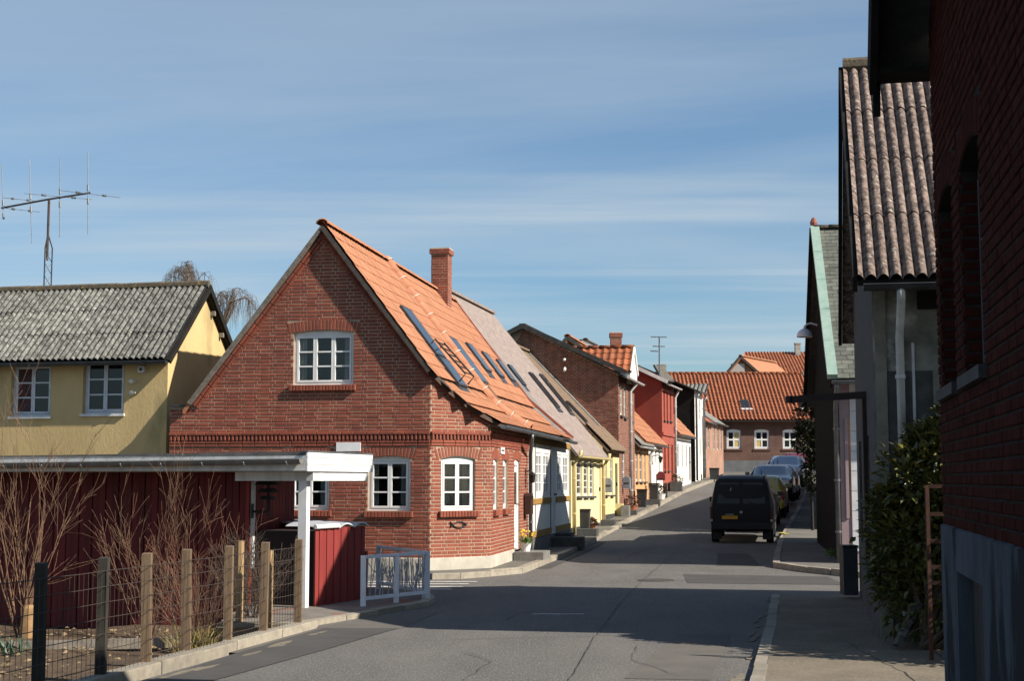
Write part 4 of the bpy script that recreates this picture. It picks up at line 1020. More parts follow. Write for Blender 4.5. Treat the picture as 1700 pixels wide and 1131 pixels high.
ridge_caps(wh, R0 + D * 4.75 + Z * 6.63, R0 + D * (TW1 + .02) + Z * 6.63, roof_orange, .12, .38)
# the row of half round tiles over the party wall, running down the slope, with pale mortar between them
pts = [E0 + D * 4.62 + Wd * q + Z * (z + .05) for q, z in PROF]
roof_line = M('party_tile', (.46, .20, .11), (.36, .15, .085), 5, .85)
for a, b in zip(pts, pts[1:]): ridge_caps(wh, a, b, roof_line, .14, .42, name='party_wall_tile')
m = MB()
for i in range(11):
    s = i / 10; q = .1 + (QE - .15) * s
    for (a, za), (b, zb) in zip(PROF, PROF[1:]):
        if a <= q <= b:
            c = E0 + D * 4.62 + Wd * q + Z * (za + (zb - za) * (q - a) / (b - a) + .055); dv = (Wd * (b - a) + Z * (zb - za)).normalized(); n = D.cross(dv)
            k = 7; vs = []
            for e in (0, .025):
                for j in range(k): t = math.pi * j / (k - 1); vs.append(c + dv * e - D * math.cos(t) * .155 + n * (math.sin(t) * .132))
            m.add(vs, [[j, j + 1, k + j + 1, k + j] for j in range(k - 1)]); break
m.build('mortar_joint', M('white_mortar', (.5, .40, .31), None), wh)
m = MB(); m.beam(E0 + D * (TW1 + .05) + Wd * 1.2 + Z * 3.93, E0 + D * (TW1 + .05) + Wd * QE + Z * 6.69, .12, .07); m.beam(E0 + D * (TW1 + .05) + Z * 2.89, E0 + D * (TW1 + .05) + Wd * 1.2 + Z * 3.93, .12, .07); m.build('verge_tile_edge', M('dull_red_edge', (.30, .11, .08), (.22, .08, .06), 6), wh)
gutter(wh, E0 + D * 4.6 - Wd * .07 + Z * 2.80, E0 + D * (TW1 + .1) - Wd * .07 + Z * 2.77, .065, zinc)
for (a, b) in (((770, 572), (803, 618)), ((795, 586), (827, 628)), ((817, 598), (848, 635)), ((836, 606), (867, 642))): put_skylight(wh, a, b, .7)
t, q, s = roof_hit(735, 480)
brick_box(wh, R0 + D * 9.7 - Wd * .15, -Wd, D, .44, .44, 6.0, 7.70, .14, 0, brick_red)

# ================================================================== THE ROW UP THE STREET
HY1 = row_house('cottage', 'pale yellow cottage with tall dark windows and a faded pink skylit roof', 947.5, 1000, 2.72, 7.30, 3.70, cream_lime, roof_pink, 'sheet',
    wins=[(957, 965.5, 761, 824, 1, 5), (968.5, 976, 763, 824, 1, 5), (978.5, 985, 765, 824, 1, 5)], winmat=white_old, sillm=stone_dark, gut=M('yellow_gutter', (.62, .5, .25), None), g0=.05,
    doors=[(990, 996.5, 764, 868, cream_lime)], group=None)
HY2 = row_house('cottage', 'bright yellow cottage with a brown felt roof squeezed beside the tall brick gable', 1000, 1027, 2.92, 6.35, 3.3, yellow_lime, roof_brown, 'sheet',
    wins=[(1003.5, 1007.5, 757, 822, 1, 3), (1012.5, 1017, 757, 822, 1, 3)], winmat=white_old, sillm=stone_dark, doors=[(1020.5, 1024.5, 770, 845, dark_grey)])
for h, n_, us in ((HY1, 'downpipe', (.04, .97)),):
    for k, u in enumerate(us):
        a = h['A'] + h['U'] * (h['Ln'] * u) + h['N'] * .06; downpipe(h['t'], [a + Z * 2.62 + h['N'] * .2, a + Z * 2.5 + h['N'] * .18, a + Z * 2.2, a + Z * (gz(a.y) + .12)], .05, M('yellow_gutter', (.62, .5, .25), None))
for h in (HY1, HY2):
    m = MB(); m.box(h['A'] - h['N'] * .1 + Z * (gz(h['A'].y) - .1), h['U'] * h['Ln'], h['N'] * .12, Z * .42); m.build('plinth', M('tarred_black_base', (.035, .035, .035), (.05, .05, .05), 5), h['t'])
# scalloped brown eave: corrugation ends
h = HY2; eo = .25; s_ = h['slope']; E = h['A'] + h['N'] * eo; E.z = 2.92 - s_ * eo + .05
sheet_roof(h['t'], E, h['U'], h['Ln'], (-h['N'] * .8 + Z * s_ * .8), roof_brown, sw=h['Ln'], slen=1.2, pitch=.25, amp=.03, name='eave_sheet', lift=.045)
# white flashing and skylights on the pink roof
def row_sky(h, items, w, mat=None):
    dv = (-h['N'] + Z * h['slope']).normalized(); n = h['U'].cross(dv); P0 = V(h['A'].x, h['A'].y, h['ze'] + .03)
    o = V(0, 0, CAMZ)
    for (tp, bt) in items:
        c = []
        for (px, py) in (tp, bt):
            d = at(px, py, 10) - o; k = (P0 - o).dot(n) / d.dot(n); q = o + d * k - P0; c.append((q.dot(h['U']), q.dot(dv)))
        t = (c[0][0] + c[1][0]) / 2; t = max(.05, min(h['Ln'] - w - .05, t)); s0, s1 = sorted((c[0][1], c[1][1]))
        if s1 - s0 > .3: skylight(h['t'], P0 + h['U'] * t + dv * s0 + n * .01, h['U'], dv, w, min(s1 - s0, 2.6), mat=mat)
row_sky(HY1, [((872, 618), (926, 678)), ((893, 622), (943, 683))], .6)
row_sky(HY2, [((940, 668), (968, 700))], .5)
HB = row_house('brick_house', 'tall two-storey brown brick house with its bare gable rising above the yellow cottages', 1027, 1053, 5.55, 7.30, 3.45, mortar, roof_black, 'sheet',
    wins=[(1029.5, 1033.5, 640, 690, 1, 3), (1035.5, 1039, 641, 694, 1, 3), (1046, 1049.5, 652, 700, 1, 3), (1032.5, 1037, 745, 806, 1, 3), (1044.5, 1049, 748, 806, 1, 3)], gablem=mortar, g0=.25, eo=.3, winmat=white_paint, sillm=stone_dark, gut=gutter_white)
h = HB; B = Bricks(); zb = gz(h['A'].y) + .3
Og = h['A'] - h['N'] * 2 * h['hd']
B.rows(Og, h['N'], [(h['hd'] * .6, 5.0), (h['hd'], 7.25), (2 * h['hd'], 5.5)], 2.6, ()); B.rows(h['A'], h['U'], [(0, 5.5), (h['Ln'], 5.5)], zb, h['ops'])
B.flush(h['t'], brick_brown, 120)
m = MB(); m.beam(h['A'] + Z * 5.56 - h['U'] * .27 + h['N'] * .3, h['A'] - h['N'] * h['hd'] - h['U'] * .27 + Z * 7.31, .05, .17); m.beam(h['A'] - h['N'] * (2 * h['hd'] + .3) - h['U'] * .27 + Z * 5.45, h['A'] - h['N'] * h['hd'] - h['U'] * .27 + Z * 7.31, .05, .17); m.build('barge_board', roof_black, h['t'])
a = h['A'] + h['U'] * (h['Ln'] * .62) + h['N'] * .08
downpipe(h['t'], [a + Z * 5.42 + h['N'] * .26, a + Z * 5.3 + h['N'] * .2, a + Z * 5.05, a + Z * (gz(a.y) + .15)], .055, gutter_white)
m = MB()
for k in range(2): m.lathe(at(938, 597 + k * 14, 51.0) + V(0, -.15, 0), [(.001, 0), (.05, 0), (.05, .2), (.001, .22)], 10, axis=V(-.2, -.9, -.2 - .5 * k))
m.build('wall_vent', white_paint, h['t'])
m = MB(); m.box(at(966, 617, 50.98), V(.24, -.05, 0), V(-.02, -.06, 0), Z * .34); m.build('ventilation_slot', black_metal, h['t'])
# mortar flashing along the gable foot
m = MB()
dv = (-HY2['N'] + Z * HY2['slope']).normalized(); P0 = V(HY2['B'].x, HY2['B'].y, 2.99)
m.beam(P0 - HY2['U'] * .12, P0 + dv * 4.6 - HY2['U'] * .12, .30, .05); m.build('mortar_flashing', M('pale_flashing', (.30, .29, .26), (.2, .19, .17), 6), HY2['t'])
# roof dormer with orange pantiles on the tall house
U = h['U']; N = h['N']
dm = V(0, 0, 0)
a0 = h['A'] + U * (h['Ln'] * .50); zr_ = 6.72; zl = 5.75; hw = .9
f0 = a0 + N * .15
rdg0 = f0 + U * hw + Z * zr_; rdg1 = rdg0 - N * 3.0
el0 = f0 - U * .05 + Z * zl; el1 = el0 - N * 3.0; er0 = f0 + U * (2 * hw + .05) + Z * zl; er1 = er0 - N * 3.0
dormer = MB(); dormer.add([f0 + Z * 5.3, f0 + U * 2 * hw + Z * 5.3, f0 + U * 2 * hw + Z * zl, f0 + U * hw + Z * (zr_ - .06), f0 + Z * zl], [[0, 1, 2, 3, 4]])
dormer.quad(f0 + Z * 5.3, f0 - N * 3 + Z * 5.3, f0 - N * 3 + Z * zl, f0 + Z * zl); dormer.quad(f0 + U * 2 * hw + Z * 5.3, f0 + U * 2 * hw - N * 3 + Z * 5.3, f0 + U * 2 * hw - N * 3 + Z * zl, f0 + U * 2 * hw + Z * zl)
dmo = dormer.build('dormer', white_plaster, h['t'])
# tiles facing the camera: eave along -N ... right of the viewer is N
slab(dmo, 'dormer_roof', el1, el0, rdg0, rdg1, .06, roof_rust); slab(dmo, 'dormer_roof', er0, er1, rdg1, rdg0, .06, roof_rust)
Ed = V(el1.x, el1.y, 0); Qd = U
tile_roof(dmo, Ed, N, 3.0, [(0, zl), (hw + .05, zr_)], U, roof_rust, w=.27, ex=.30, amp=.05, lift=.03, name='dormer_tile', nparts=0)
m = MB(); m.beam(f0 + N * .03 - U * .05 + Z * zl, rdg0 + N * .03, .05, .12); m.beam(er0 + N * .03, rdg0 + N * .03, .05, .12); m.build('barge_board', white_paint, dmo)
ridge_caps(dmo, rdg1 + Z * .03, rdg0 + Z * .03, roof_rust, .12, .4)

HO = row_house('cottage', 'narrow apricot cottage with a steep grey slate roof beside the tall brown brick house', 1053, 1076, 3.25, 4.7, 1.5, apricot_lime, roof_grey, 'corrugated',
    wins=[(1054.5, 1058.5, 744, 800, 1, 3), (1061, 1065.5, 745, 800, 1, 3), (1068, 1071, 747, 800, 1, 3)], winmat=white_old, sillm=stone_dark, gut=gutter_white)
HW = row_house('cottage', 'white cottage with an orange tile roof and a dark red letter box', 1076, 1099, 3.45, 6.6, 3.0, white_plaster, roof_orange, 'tile',
    wins=[(1080, 1083, 743, 772, 1, 2), (1086.5, 1089, 744, 772, 1, 2), (1092.5, 1095, 745, 790, 1, 3)], winmat=white_old, gut=zinc, g0=2.6)
a = HO['A'] + HO['U'] * HO['Ln'] * .97 + HO['N'] * .08; downpipe(HO['t'], [a + Z * 3.1 + HO['N'] * .2, a + Z * 2.95 + HO['N'] * .15, a + Z * 2.8, a + Z * (gz(a.y) + .15)], .055, gutter_white)
HR = row_house('townhouse', 'two-storey house with red painted walls and slender windows, half way up the row', 1099, 1118.5, 6.15, 8.0, 3.6, red_lime, roof_black, 'sheet',
    wins=[(1101.5, 1104, 650, 698, 1, 3), (1106.5, 1109, 651, 699, 1, 3), (1112, 1114.5, 653, 700, 1, 3), (1101.5, 1104.5, 737, 782, 1, 3), (1107.5, 1110, 738, 782, 1, 3), (1113.5, 1116.5, 739, 806, 1, 4)], gablem=dark_red_lime, g0=.25, eo=.3, sillm=stone_dark, gut=gutter_white, winmat=M('red_frame', (.32, .07, .045), None))
h = HR
m = MB(); m.beam(h['A'] + Z * 6.1 - h['U'] * .26 + h['N'] * .3, h['A'] - h['N'] * h['hd'] - h['U'] * .26 + Z * 7.98, .06, .16); m.build('barge_board', white_old, h['t'])
a = h['A'] + h['U'] * h['Ln'] * .99 + h['N'] * .08; downpipe(h['t'], [a + Z * 6.0 + h['N'] * .2, a + Z * 5.9 + h['N'] * .15, a + Z * 5.6, a + Z * (gz(a.y) + .15)], .06, gutter_white)
m = MB(); m.box(h['A'] + Z * 3.75, h['U'] * h['Ln'], h['N'] * .06, Z * .14); m.box(h['A'] + Z * 5.72, h['U'] * h['Ln'], h['N'] * .05, Z * .12); m.build('string_course', red_lime, h['t'])
HW2 = row_house('cottage', 'white cottage with an orange tile roof between the red townhouse and the black gable', 1120, 1146, 4.1, 7.6, 3.3, white_plaster, roof_orange, 'tile',
    wins=[(1123.5, 1126.5, 738, 778, 1, 3), (1130.5, 1133, 739, 778, 1, 3), (1137.5, 1140, 740, 778, 1, 3)], winmat=white_old, gut=zinc, sillm=None, doors=[(1143, 1145.5, 742, 798, dark_grey)])
HT = row_house('townhouse', 'tall narrow white house with a black tarred gable and black roof', 1153, 1165.5, 6.45, 8.3, 4.2, white_plaster, roof_black, 'sheet',
    wins=[(1155.5, 1158, 664, 698, 1, 3), (1160.5, 1163, 665, 699, 1, 3), (1155.5, 1158, 726, 758, 1, 3), (1160.5, 1163, 727, 758, 1, 3)], gablem=black_tar, g0=.3, eo=.25, gut=zinc, winmat=white_old)
h = HT; a = h['A'] + h['U'] * h['Ln'] * 1.0 + h['N'] * .1; downpipe(h['t'], [a + Z * 6.2 + h['N'] * .15, a + Z * 6.0, a + Z * (gz(a.y) + .15)], .07, zinc)
a = h['A'] + h['N'] * .1; downpipe(h['t'], [a + Z * 6.2 + h['N'] * .15, a + Z * 6.0, a + Z * (gz(a.y) + .15)], .06, zinc)
# the yard gate between the two
g0_, g1_ = facade_at(1146.5), facade_at(1152.5); gd = (g1_ - g0_)
gt = thing('yard_gate', 'grey board gate closing the gap before the tall narrow white house', 'gate', V(g0_.x, g0_.y, gz(g0_.y)))
gdn = gd.normalized(); gn = gdn.cross(Z); nb = 8
for i in range(nb):
    m = MB(); m.box(g0_ + gd * (i / nb) + gd * .006 - gn * .5 + Z * gz(g0_.y), gd * (1 / nb) - gdn * .012, gn * .04, Z * 2.3); m.build('board', M('grey_board', (.42, .41, .38), (.33, .32, .3), 5), gt)
HS1 = row_house('cottage', 'small tan brick house with a rust red roof beyond the tall white house', 1167, 1180.5, 5.05, 7.3, 3.2, brick_print('tan_brick_print', (.34, .15, .09), (.28, .12, .075), (.36, .28, .2)), roof_rust, 'sheet',
    wins=[(1169.5, 1172, 707, 745, 1, 3), (1174.5, 1177, 708, 745, 1, 3)], winmat=white_old, gut=zinc)
HS2 = row_house('cottage', 'last tan brick house of the row with a pale grey sheet roof', 1180.5, 1200, 5.15, 7.6, 3.4, brick_print('tan_brick_print', (.34, .15, .09), (.28, .12, .075), (.36, .28, .2)), roof_grey, 'sheet',
    wins=[(1184, 1186.5, 706, 748, 1, 3), (1190, 1192.5, 707, 748, 1, 3), (1195.5, 1197.5, 708, 748, 1, 3)], winmat=white_old, gut=zinc, g0=.15)
# dormer with a corrugated roof on the first of them
h = HS1; U = h['U']; N = h['N']; f0 = h['A'] + U * 1.2 - N * .35; P = lambda u, n, z: f0 + U * u - N * n + Z * z
m = MB(); m.hexa([P(0, 3, 5.2), P(0, 0, 5.2), P(2.4, 0, 5.2), P(2.4, 3, 5.2), P(0, 3, 6.4), P(0, 0, 6.4), P(2.4, 0, 6.4), P(2.4, 3, 6.4)]); dm2 = m.build('dormer', dark_red_lime, h['t'])
sheet_roof(dm2, P(-.15, 3.2, 6.42), N, 3.6, U * 1.4 + Z * .62, eternit, sw=1.2, slen=1.6, pitch=.24, amp=.05, name='dormer_roof_sheet')
m = MB(); m.box(P(.25, -.02, 5.3), U * .9, N * .04, Z * .95); dw = m.build('window', white_paint, dm2)
# ---------------- roofs and gables seen above the row
bk = thing('brick_house', 'house behind the row showing an orange roof and a dark glazed gable', 'house', at(950, 700, 62))
def gable_behind(name, label, peak, left, right, Y, depth, wallm, roofm, zb=3.0, tiles=False, tilt=.21, wall_in=.25):
    p = at(*peak, Y); l = at(*left, Y); r = at(*right, Y); d = V(tilt, 1, 0).normalized()
    t = thing(name, label, 'house', V(p.x, p.y, zb - 1))
    m = MB(); m.poly([V(l.x + .2, Y + wall_in, zb), V(r.x - .2, Y + wall_in, zb), V(r.x - .2, Y + wall_in, r.z - .1), V(p.x, Y + wall_in, p.z - .15), V(l.x + .2, Y + wall_in, l.z - .1)])
    e = d * depth
    m.quad(V(r.x - .2, Y + wall_in, zb), V(r.x - .2, Y + wall_in, zb) + e, V(r.x - .2, Y + wall_in, r.z - .1) + e, V(r.x - .2, Y + wall_in, r.z - .1)); m.build('gable_wall', wallm, t)
    slab(t, 'roof', r, r + e, p + e, p, .12, roofm); slab(t, 'rear_roof', l + e, l, p, p + e, .12, roofm)
    if tiles: tile_roof(t, V(r.x, r.y, 0), d, depth, [(0, r.z), ((p - r).to_2d().length, p.z)], (V(p.x, p.y, 0) - V(r.x, r.y, 0)).normalized(), roofm, w=.24, ex=.34, lift=.02)
    ridge_caps(t, p + Z * .03, p + e + Z * .03, roofm, .14, .5)
    m = MB(); m.beam(l - d * .02, p - d * .02, .06, .16); m.beam(r - d * .02, p - d * .02, .06, .16); m.build('barge_board', roof_black, t)
    return t, p, d
bpy.data.objects.remove(bk)
t_, p_, d_ = gable_behind('brick_house', 'house behind the row showing an orange roof edge and a dark glazed gable', (942, 560), (918, 592), (1003, 606), 58, 9, M('blue_slate_gable', (.10, .12, .15), (.14, .16, .19), 4), roof_orange, tiles=True)
t_, p_, d_ = gable_behind('brick_house', 'house behind the row with a red brick gable and a tall brick chimney', (972, 566), (955, 582), (1065, 612), 64, 10, brick_print('red_brick_print', (.24, .07, .05), (.19, .055, .04), (.3, .2, .15)), roof_grey)
c = at(1022.5, 570, 66); brick_box(t_, V(c.x, c.y, 0), V(1, 0, 0), V(0, 1, 0), .5, .5, 6.4, at(1022, 553, 66).z, .22, 0, brick_red)
c = at(1010, 580, 66); m = MB(); m.lathe(c - Z * .9, [(.14, 0), (.14, .75), (.2, .78), (.2, .95), (.001, 1.0)], 12); m.build('roof_vent', white_paint, t_)
m = MB(); c = at(1041, 598, 62); zt = at(1041, 577, 62).z; m.tube([c - Z * 1.2, V(c.x, c.y, zt)], .02, 5); m.tube([V(c.x - .12, c.y, zt - .18), V(c.x + .12, c.y, zt - .18)], .018, 4); m.lathe(V(c.x, c.y, zt - .38), [(.001, 0), (.07, .06), (.001, .12)], 8)
m.build('roof_finial', black_metal, t_)
# aerial on the red townhouse
ae = thing('tv_aerial', 'thin three-armed television aerial standing above the red townhouse roof', 'aerial', at(1096, 612, 68))
m = MB(); b = at(1094.5, 612, 68); tp = at(1094.5, 559, 68); m.tube([b - Z * .6, tp], .035, 6); m.build('mast', zinc, ae)
for (xa, xb, y, q) in ((1081, 1106, 559.5, 1094), (1084, 1103, 575, 1094), (1080, 1092, 583, 1092)):
    m = MB(); l = at(xa, y, 68); r = at(xb, y + .5, 68); m.tube([l, r], .022, 5)
    for k in range(5): c = l.lerp(r, k / 4); m.tube([c - V(.05, .35, 0), c + V(.05, .35, 0)], .012, 4)
    m.build('aerial_arm', zinc, ae)
ch = thing('brick_house', 'low grey roof and stone chimney peeping over the red townhouse', 'house', at(1100, 640, 78))
slab(ch, 'roof', at(1100, 630, 71), at(1122, 634, 74), at(1100, 609, 76), at(1086, 605, 73), .1, M('dull_brown_roof', (.12, .105, .09), (.08, .07, .06), 5))
c = at(1098, 612, 74); m = MB(); m.cbox(c - Z * .4, .45, .45, 1.2); m.build('chimney', M('old_stone', (.3, .27, .22), (.2, .18, .15), 5), ch)

# ================================================================== HOUSE ACROSS THE TOP OF THE STREET
YF = 88.0
fh = thing('brick_house', 'long brown brick house with white cross windows and pantile roof closing the street', 'house', V(15, YF, gz(YF)))
xl_, xr_ = at(1105, 700, YF).x, at(1385, 700, YF).x
zE = at(1260, 699, YF).z; zR = at(1260, 622, YF + 4.3).z; zP = at(1260, 765, YF).z
O = V(xl_, YF, 0); U = V(1, 0, 0); Lf = xr_ - xl_
fw = []
for (a, b) in ((1206.5, 1230), (1252.5, 1277), (1299.5, 1323.5), (1345, 1362)):
    fw.append((at(a, 730, YF).x - xl_, at(b, 730, YF).x - xl_, at(1260, 745.5, YF).z, at(1260, 713, YF).z, .08))
mb = MB(); wall(mb, O, U, [(0, zE + .1), (Lf, zE + .1)], gz(YF) - .3, fw, .14); wall(mb, O + U * Lf, V(0, 1, 0), [(0, zE), (4.3, zR - .1), (8.6, zE)], 2, ()); wall(mb, O + V(0, 8.6, 0), V(0, -1, 0), [(0, zE), (4.3, zR - .1), (8.6, zE)], 2, ())
mb.build('wall', brick_print('far_brown_brick', (.125, .05, .034), (.09, .038, .028), (.14, .1, .075)), fh)
m = MB(); m.box(O + Z * (gz(YF) - .3) + V(0, -.05, 0), U * Lf, V(0, .3, 0), Z * (zP - gz(YF) + .3)); m.build('plinth', M('grey_render', (.14, .145, .15), (.10, .105, .11), 2), fh)
for k, o in enumerate(fw):
    def gm(i, k=k): return curtain if (k == 0 and i > 1) or (k == 1 and i == 0) else glass
    window(fh, O, U, o, 2, 2, rec=.06, fr=.08, bar=.09, gm=gm, sill=None)
    m = MB(); m.box(O + U * (o[0] - .1) + Z * (o[2] - .12) - V(0, .05, 0), U * (o[1] - o[0] + .2), V(0, .1, 0), Z * .1); m.build('window_sill', M('brown_sill', (.10, .05, .035), None), fh)
slab(fh, 'roof', V(xl_ - .2, YF - .35, zE), V(xr_, YF - .35, zE), V(xr_, YF + 4.3, zR), V(xl_ - .2, YF + 4.3, zR), .12, roof_far)
tile_roof(fh, V(xl_ - .2, YF - .38, 0), U, Lf, [(0, zE), (4.68, zR)], V(0, 1, 0), roof_far, w=.25, ex=.345, amp=.10, lift=.03, seg=6, lip=.03)
slab(fh, 'rear_roof', V(xr_, YF + 8.9, zE), V(xl_ - .2, YF + 8.9, zE), V(xl_ - .2, YF + 4.3, zR), V(xr_, YF + 4.3, zR), .12, roof_rust)
ridge_caps(fh, V(xl_ - .2, YF + 4.3, zR + .05), V(xr_, YF + 4.3, zR + .05), roof_rust, .16, .4)
dv = V(0, 4.68, zR - zE).normalized()
for (xa, xb, ya, yb) in ((1230, 1244, 665, 681), (1329, 1343, 664, 680)):
    zl_ = zE + (zR - zE) * .25
    f = (699 - yb) / 77; p = V(at(xa, yb, YF + 1).x, YF - .38, zE) + dv * (f * 5.6 * 1.0)
    n = V(0, -dv.z, dv.y)
    s = skylight(fh, p + n * .09, U, dv, at(xb, yb, YF + 1).x - at(xa, yb, YF + 1).x, .95)
    m = MB(); m.box(p + n * .10 - dv * .22 - U * .1, U * .75, dv * .18, n * .03); m.build('lead_flashing', gutter_white, s)
gutter(fh, V(xl_, YF - .45, zE - .02), V(xr_, YF - .45, zE - .02), .07, zinc_dark)
# two roofs beyond
t_, p_, d_ = gable_behind('brick_house', 'house beyond the long roof showing a dark edged gable with a small window', (1229, 592), (1204, 622), (1263, 622), 104, 7, M('tan_gable', (.32, .2, .11), (.26, .16, .09), 2), roof_orange, zb=6, tiles=False, tilt=.62)
m = MB(); c = at(1214, 621, 104); m.box(c + V(0, .1, 0), V(1.0, 0, 0), V(0, .1, 0), Z * .75); m.build('window', M('pale_glazing', (.35, .33, .3), None, rough=.2), t_)
ob = thing('brick_house', 'most distant roof, orange pantiles with a squat pale chimney on its ridge', 'house', at(1300, 640, 112))
a, b = at(1248, 622, 112), at(1385, 622, 112); c_, d2 = at(1385, 586, 116), at(1250, 586, 116)
slab(ob, 'roof', a, b, c_, d2, .12, roof_rust); tile_roof(ob, V(a.x, a.y, 0), V(1, 0, 0), b.x - a.x, [(0, a.z), (4, d2.z)], V(0, 1, 0), roof_far, w=.25, ex=.36, amp=.09, lift=.03, seg=6)
m = MB(); m.quad(V(a.x, a.y + .3, 4), V(b.x, a.y + .3, 4), V(b.x, a.y + .3, a.z), V(a.x, a.y + .3, a.z)); m.build('wall', brick_print('far_brown_brick', (.15, .065, .045), (.11, .048, .036), (.17, .12, .09)), ob)
c = at(1324, 580, 115.5); m = MB(); m.cbox(V(c.x, c.y, c.z - .2), .42, .42, 1.2); m.cbox(V(c.x, c.y, c.z + .45), .5, .5, .1); m.build('chimney', M('pale_stack', (.36, .33, .28), (.24, .22, .19), 5), ob)
# ================================================================== NEAR BRICK HOUSE, RIGHT EDGE
ar = math.radians(11.4); DR = V(math.sin(ar), math.cos(ar), 0); ER = V(DR.y, -DR.x, 0)      # along the street; away from it
F0 = V(2.895, 9.6, 0); nb_ = thing('brick_house', 'dark red brick house close by in shade with deep eaves and a blue grey plinth', 'house', V(2.93, 9.6, 0))
UL = -DR; ZN = 1.47; LN = 9.2
def nu(px, py):
    """metres along the near wall from its far corner, and height, of a sight line"""
    o = V(0, 0, CAMZ); d = at(px, py, 5) - o; n = UL.cross(Z); k = (F0 - o).dot(n) / d.dot(n); q = o + d * k - F0; return q.dot(UL), (q.z)
def opn(a, b, yt, yb, rise=0):
    m = (a + b) / 2; u0, u1 = nu(a, (yt + yb) / 2)[0], nu(b, (yt + yb) / 2)[0]; return u0, u1
w1 = (.25, 1.10, 2.36, 3.62, .07); w2 = (1.52, 2.42, 2.36, 3.62, .07)
TN = [(0, 4.90), (4.2, 9.05), (8.4, 4.90), (LN, 4.4)]
ct = (nu(1597, 1000)[0], nu(1641, 1040)[0], .15, nu(1597, 950)[1])
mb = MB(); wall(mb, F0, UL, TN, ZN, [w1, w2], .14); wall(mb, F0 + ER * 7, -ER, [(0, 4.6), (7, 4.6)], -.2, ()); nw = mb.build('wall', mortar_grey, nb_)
mb = MB(); Nn_ = UL.cross(Z); wall(mb, F0 + Nn_ * .025, UL, [(0, ZN), (LN, ZN)], -.15, [ct], .12); mb.quad(F0 + Nn_ * .025 - Z * .15, F0 + Nn_ * .025 + Z * ZN, F0 - Nn_ * .6 + DR * .025 + Z * ZN, F0 - Nn_ * .6 + DR * .025 - Z * .15)
mb.quad(F0 + Nn_ * .025 + Z * ZN, F0 + Nn_ * .025 + UL * LN + Z * ZN, F0 + UL * LN + Z * (ZN + .01), F0 + Z * (ZN + .01)); mb.build('plinth', plinth_blue, nb_)
m = MB(); m.box(F0 + UL * (ct[0] + .002) + Z * (ct[2] + .002) - Nn_ * .10, UL * (ct[1] - ct[0] - .004), Nn_ * .03, Z * (ct[3] - ct[2] - .004)); hatch = m.build('cellar_hatch', M('dark_hatch', (.02, .021, .022), (.03, .03, .03), 6, .8), nb_)
for i in range(4):
    m = MB(); w_ = (ct[1] - ct[0] - .02) / 4; m.box(F0 + UL * (ct[0] + .01 + i * w_) + Z * (ct[2] + .02) - Nn_ * .069, UL * (w_ - .012), Nn_ * .012, Z * (ct[3] - ct[2] - .04)); m.build('hatch_board', M('dark_hatch', (.02, .021, .022)), hatch)
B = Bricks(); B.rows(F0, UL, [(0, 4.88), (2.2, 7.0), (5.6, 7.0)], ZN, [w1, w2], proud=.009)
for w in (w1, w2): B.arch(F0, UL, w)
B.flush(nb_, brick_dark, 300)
# brick reveals of the window niches
for w in (w1, w2):
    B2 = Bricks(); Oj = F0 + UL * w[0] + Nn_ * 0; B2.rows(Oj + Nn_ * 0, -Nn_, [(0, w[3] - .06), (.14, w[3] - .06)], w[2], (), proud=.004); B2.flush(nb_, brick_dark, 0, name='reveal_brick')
    f = window(nb_, F0, UL, w, 2, 3, rec=.10, mat=M('grey_old_frame', (.10, .10, .105), (.06, .06, .06), 6), fr=.06)
    m = MB(); m.box(F0 + UL * (w[0] - .06) + Z * (w[2] - .075) - Nn_ * .08, UL * (w[1] - w[0] + .12), Nn_ * .125, Z * .07); m.build('sill', M('dark_slate_sill', (.06, .06, .06), (.04, .04, .04), 6), f)
dark_eave = M('dark_tarred_timber', (.018, .017, .016), (.028, .026, .024), 4, 1.0, spec=.05)
ov = .37
ea = F0 + DR * .34 - ER * ov; ea.z = 4.76; rd = F0 + UL * 4.2 - ER * ov; rd.z = 9.2
slab(nb_, 'roof', ea + ER * 9, ea, rd, rd + ER * 9, .16, roof_black)
eb = F0 + UL * 8.8 - ER * ov; eb.z = 4.7; slab(nb_, 'roof', eb, eb + ER * 9, rd + ER * 9, rd, .16, roof_black)
m = MB(); m.box(F0 + DR * .02 - ER * (ov - .02) + Z * 4.60, ER * 8, DR * .30, Z * .03); m.build('soffit', dark_eave, nb_)
d_ = (rd - ea).normalized(); n_ = ER.cross(d_); n_ = n_ if n_.z > 0 else -n_
m = MB(); m.beam(ea - n_ * .17 - ER * .012 - d_ * .06, rd - n_ * .17 - ER * .012, .05, .34, up=n_); m.build('barge_board', dark_eave, nb_)
m = MB(); m.extrude([ea - ER * .005 + Z * .02, ea - ER * .005 - DR * .10 - Z * .12, ea - ER * .005 - DR * .02 - Z * .40, ea - ER * .005 + DR * .03 - Z * .34], ER * .05); m.build('barge_end', dark_eave, nb_)
gutter(nb_, ea + ER * .0 + DR * .07 - Z * .02, ea + ER * 8 + DR * .07 - Z * .02, .07, zinc_dark)

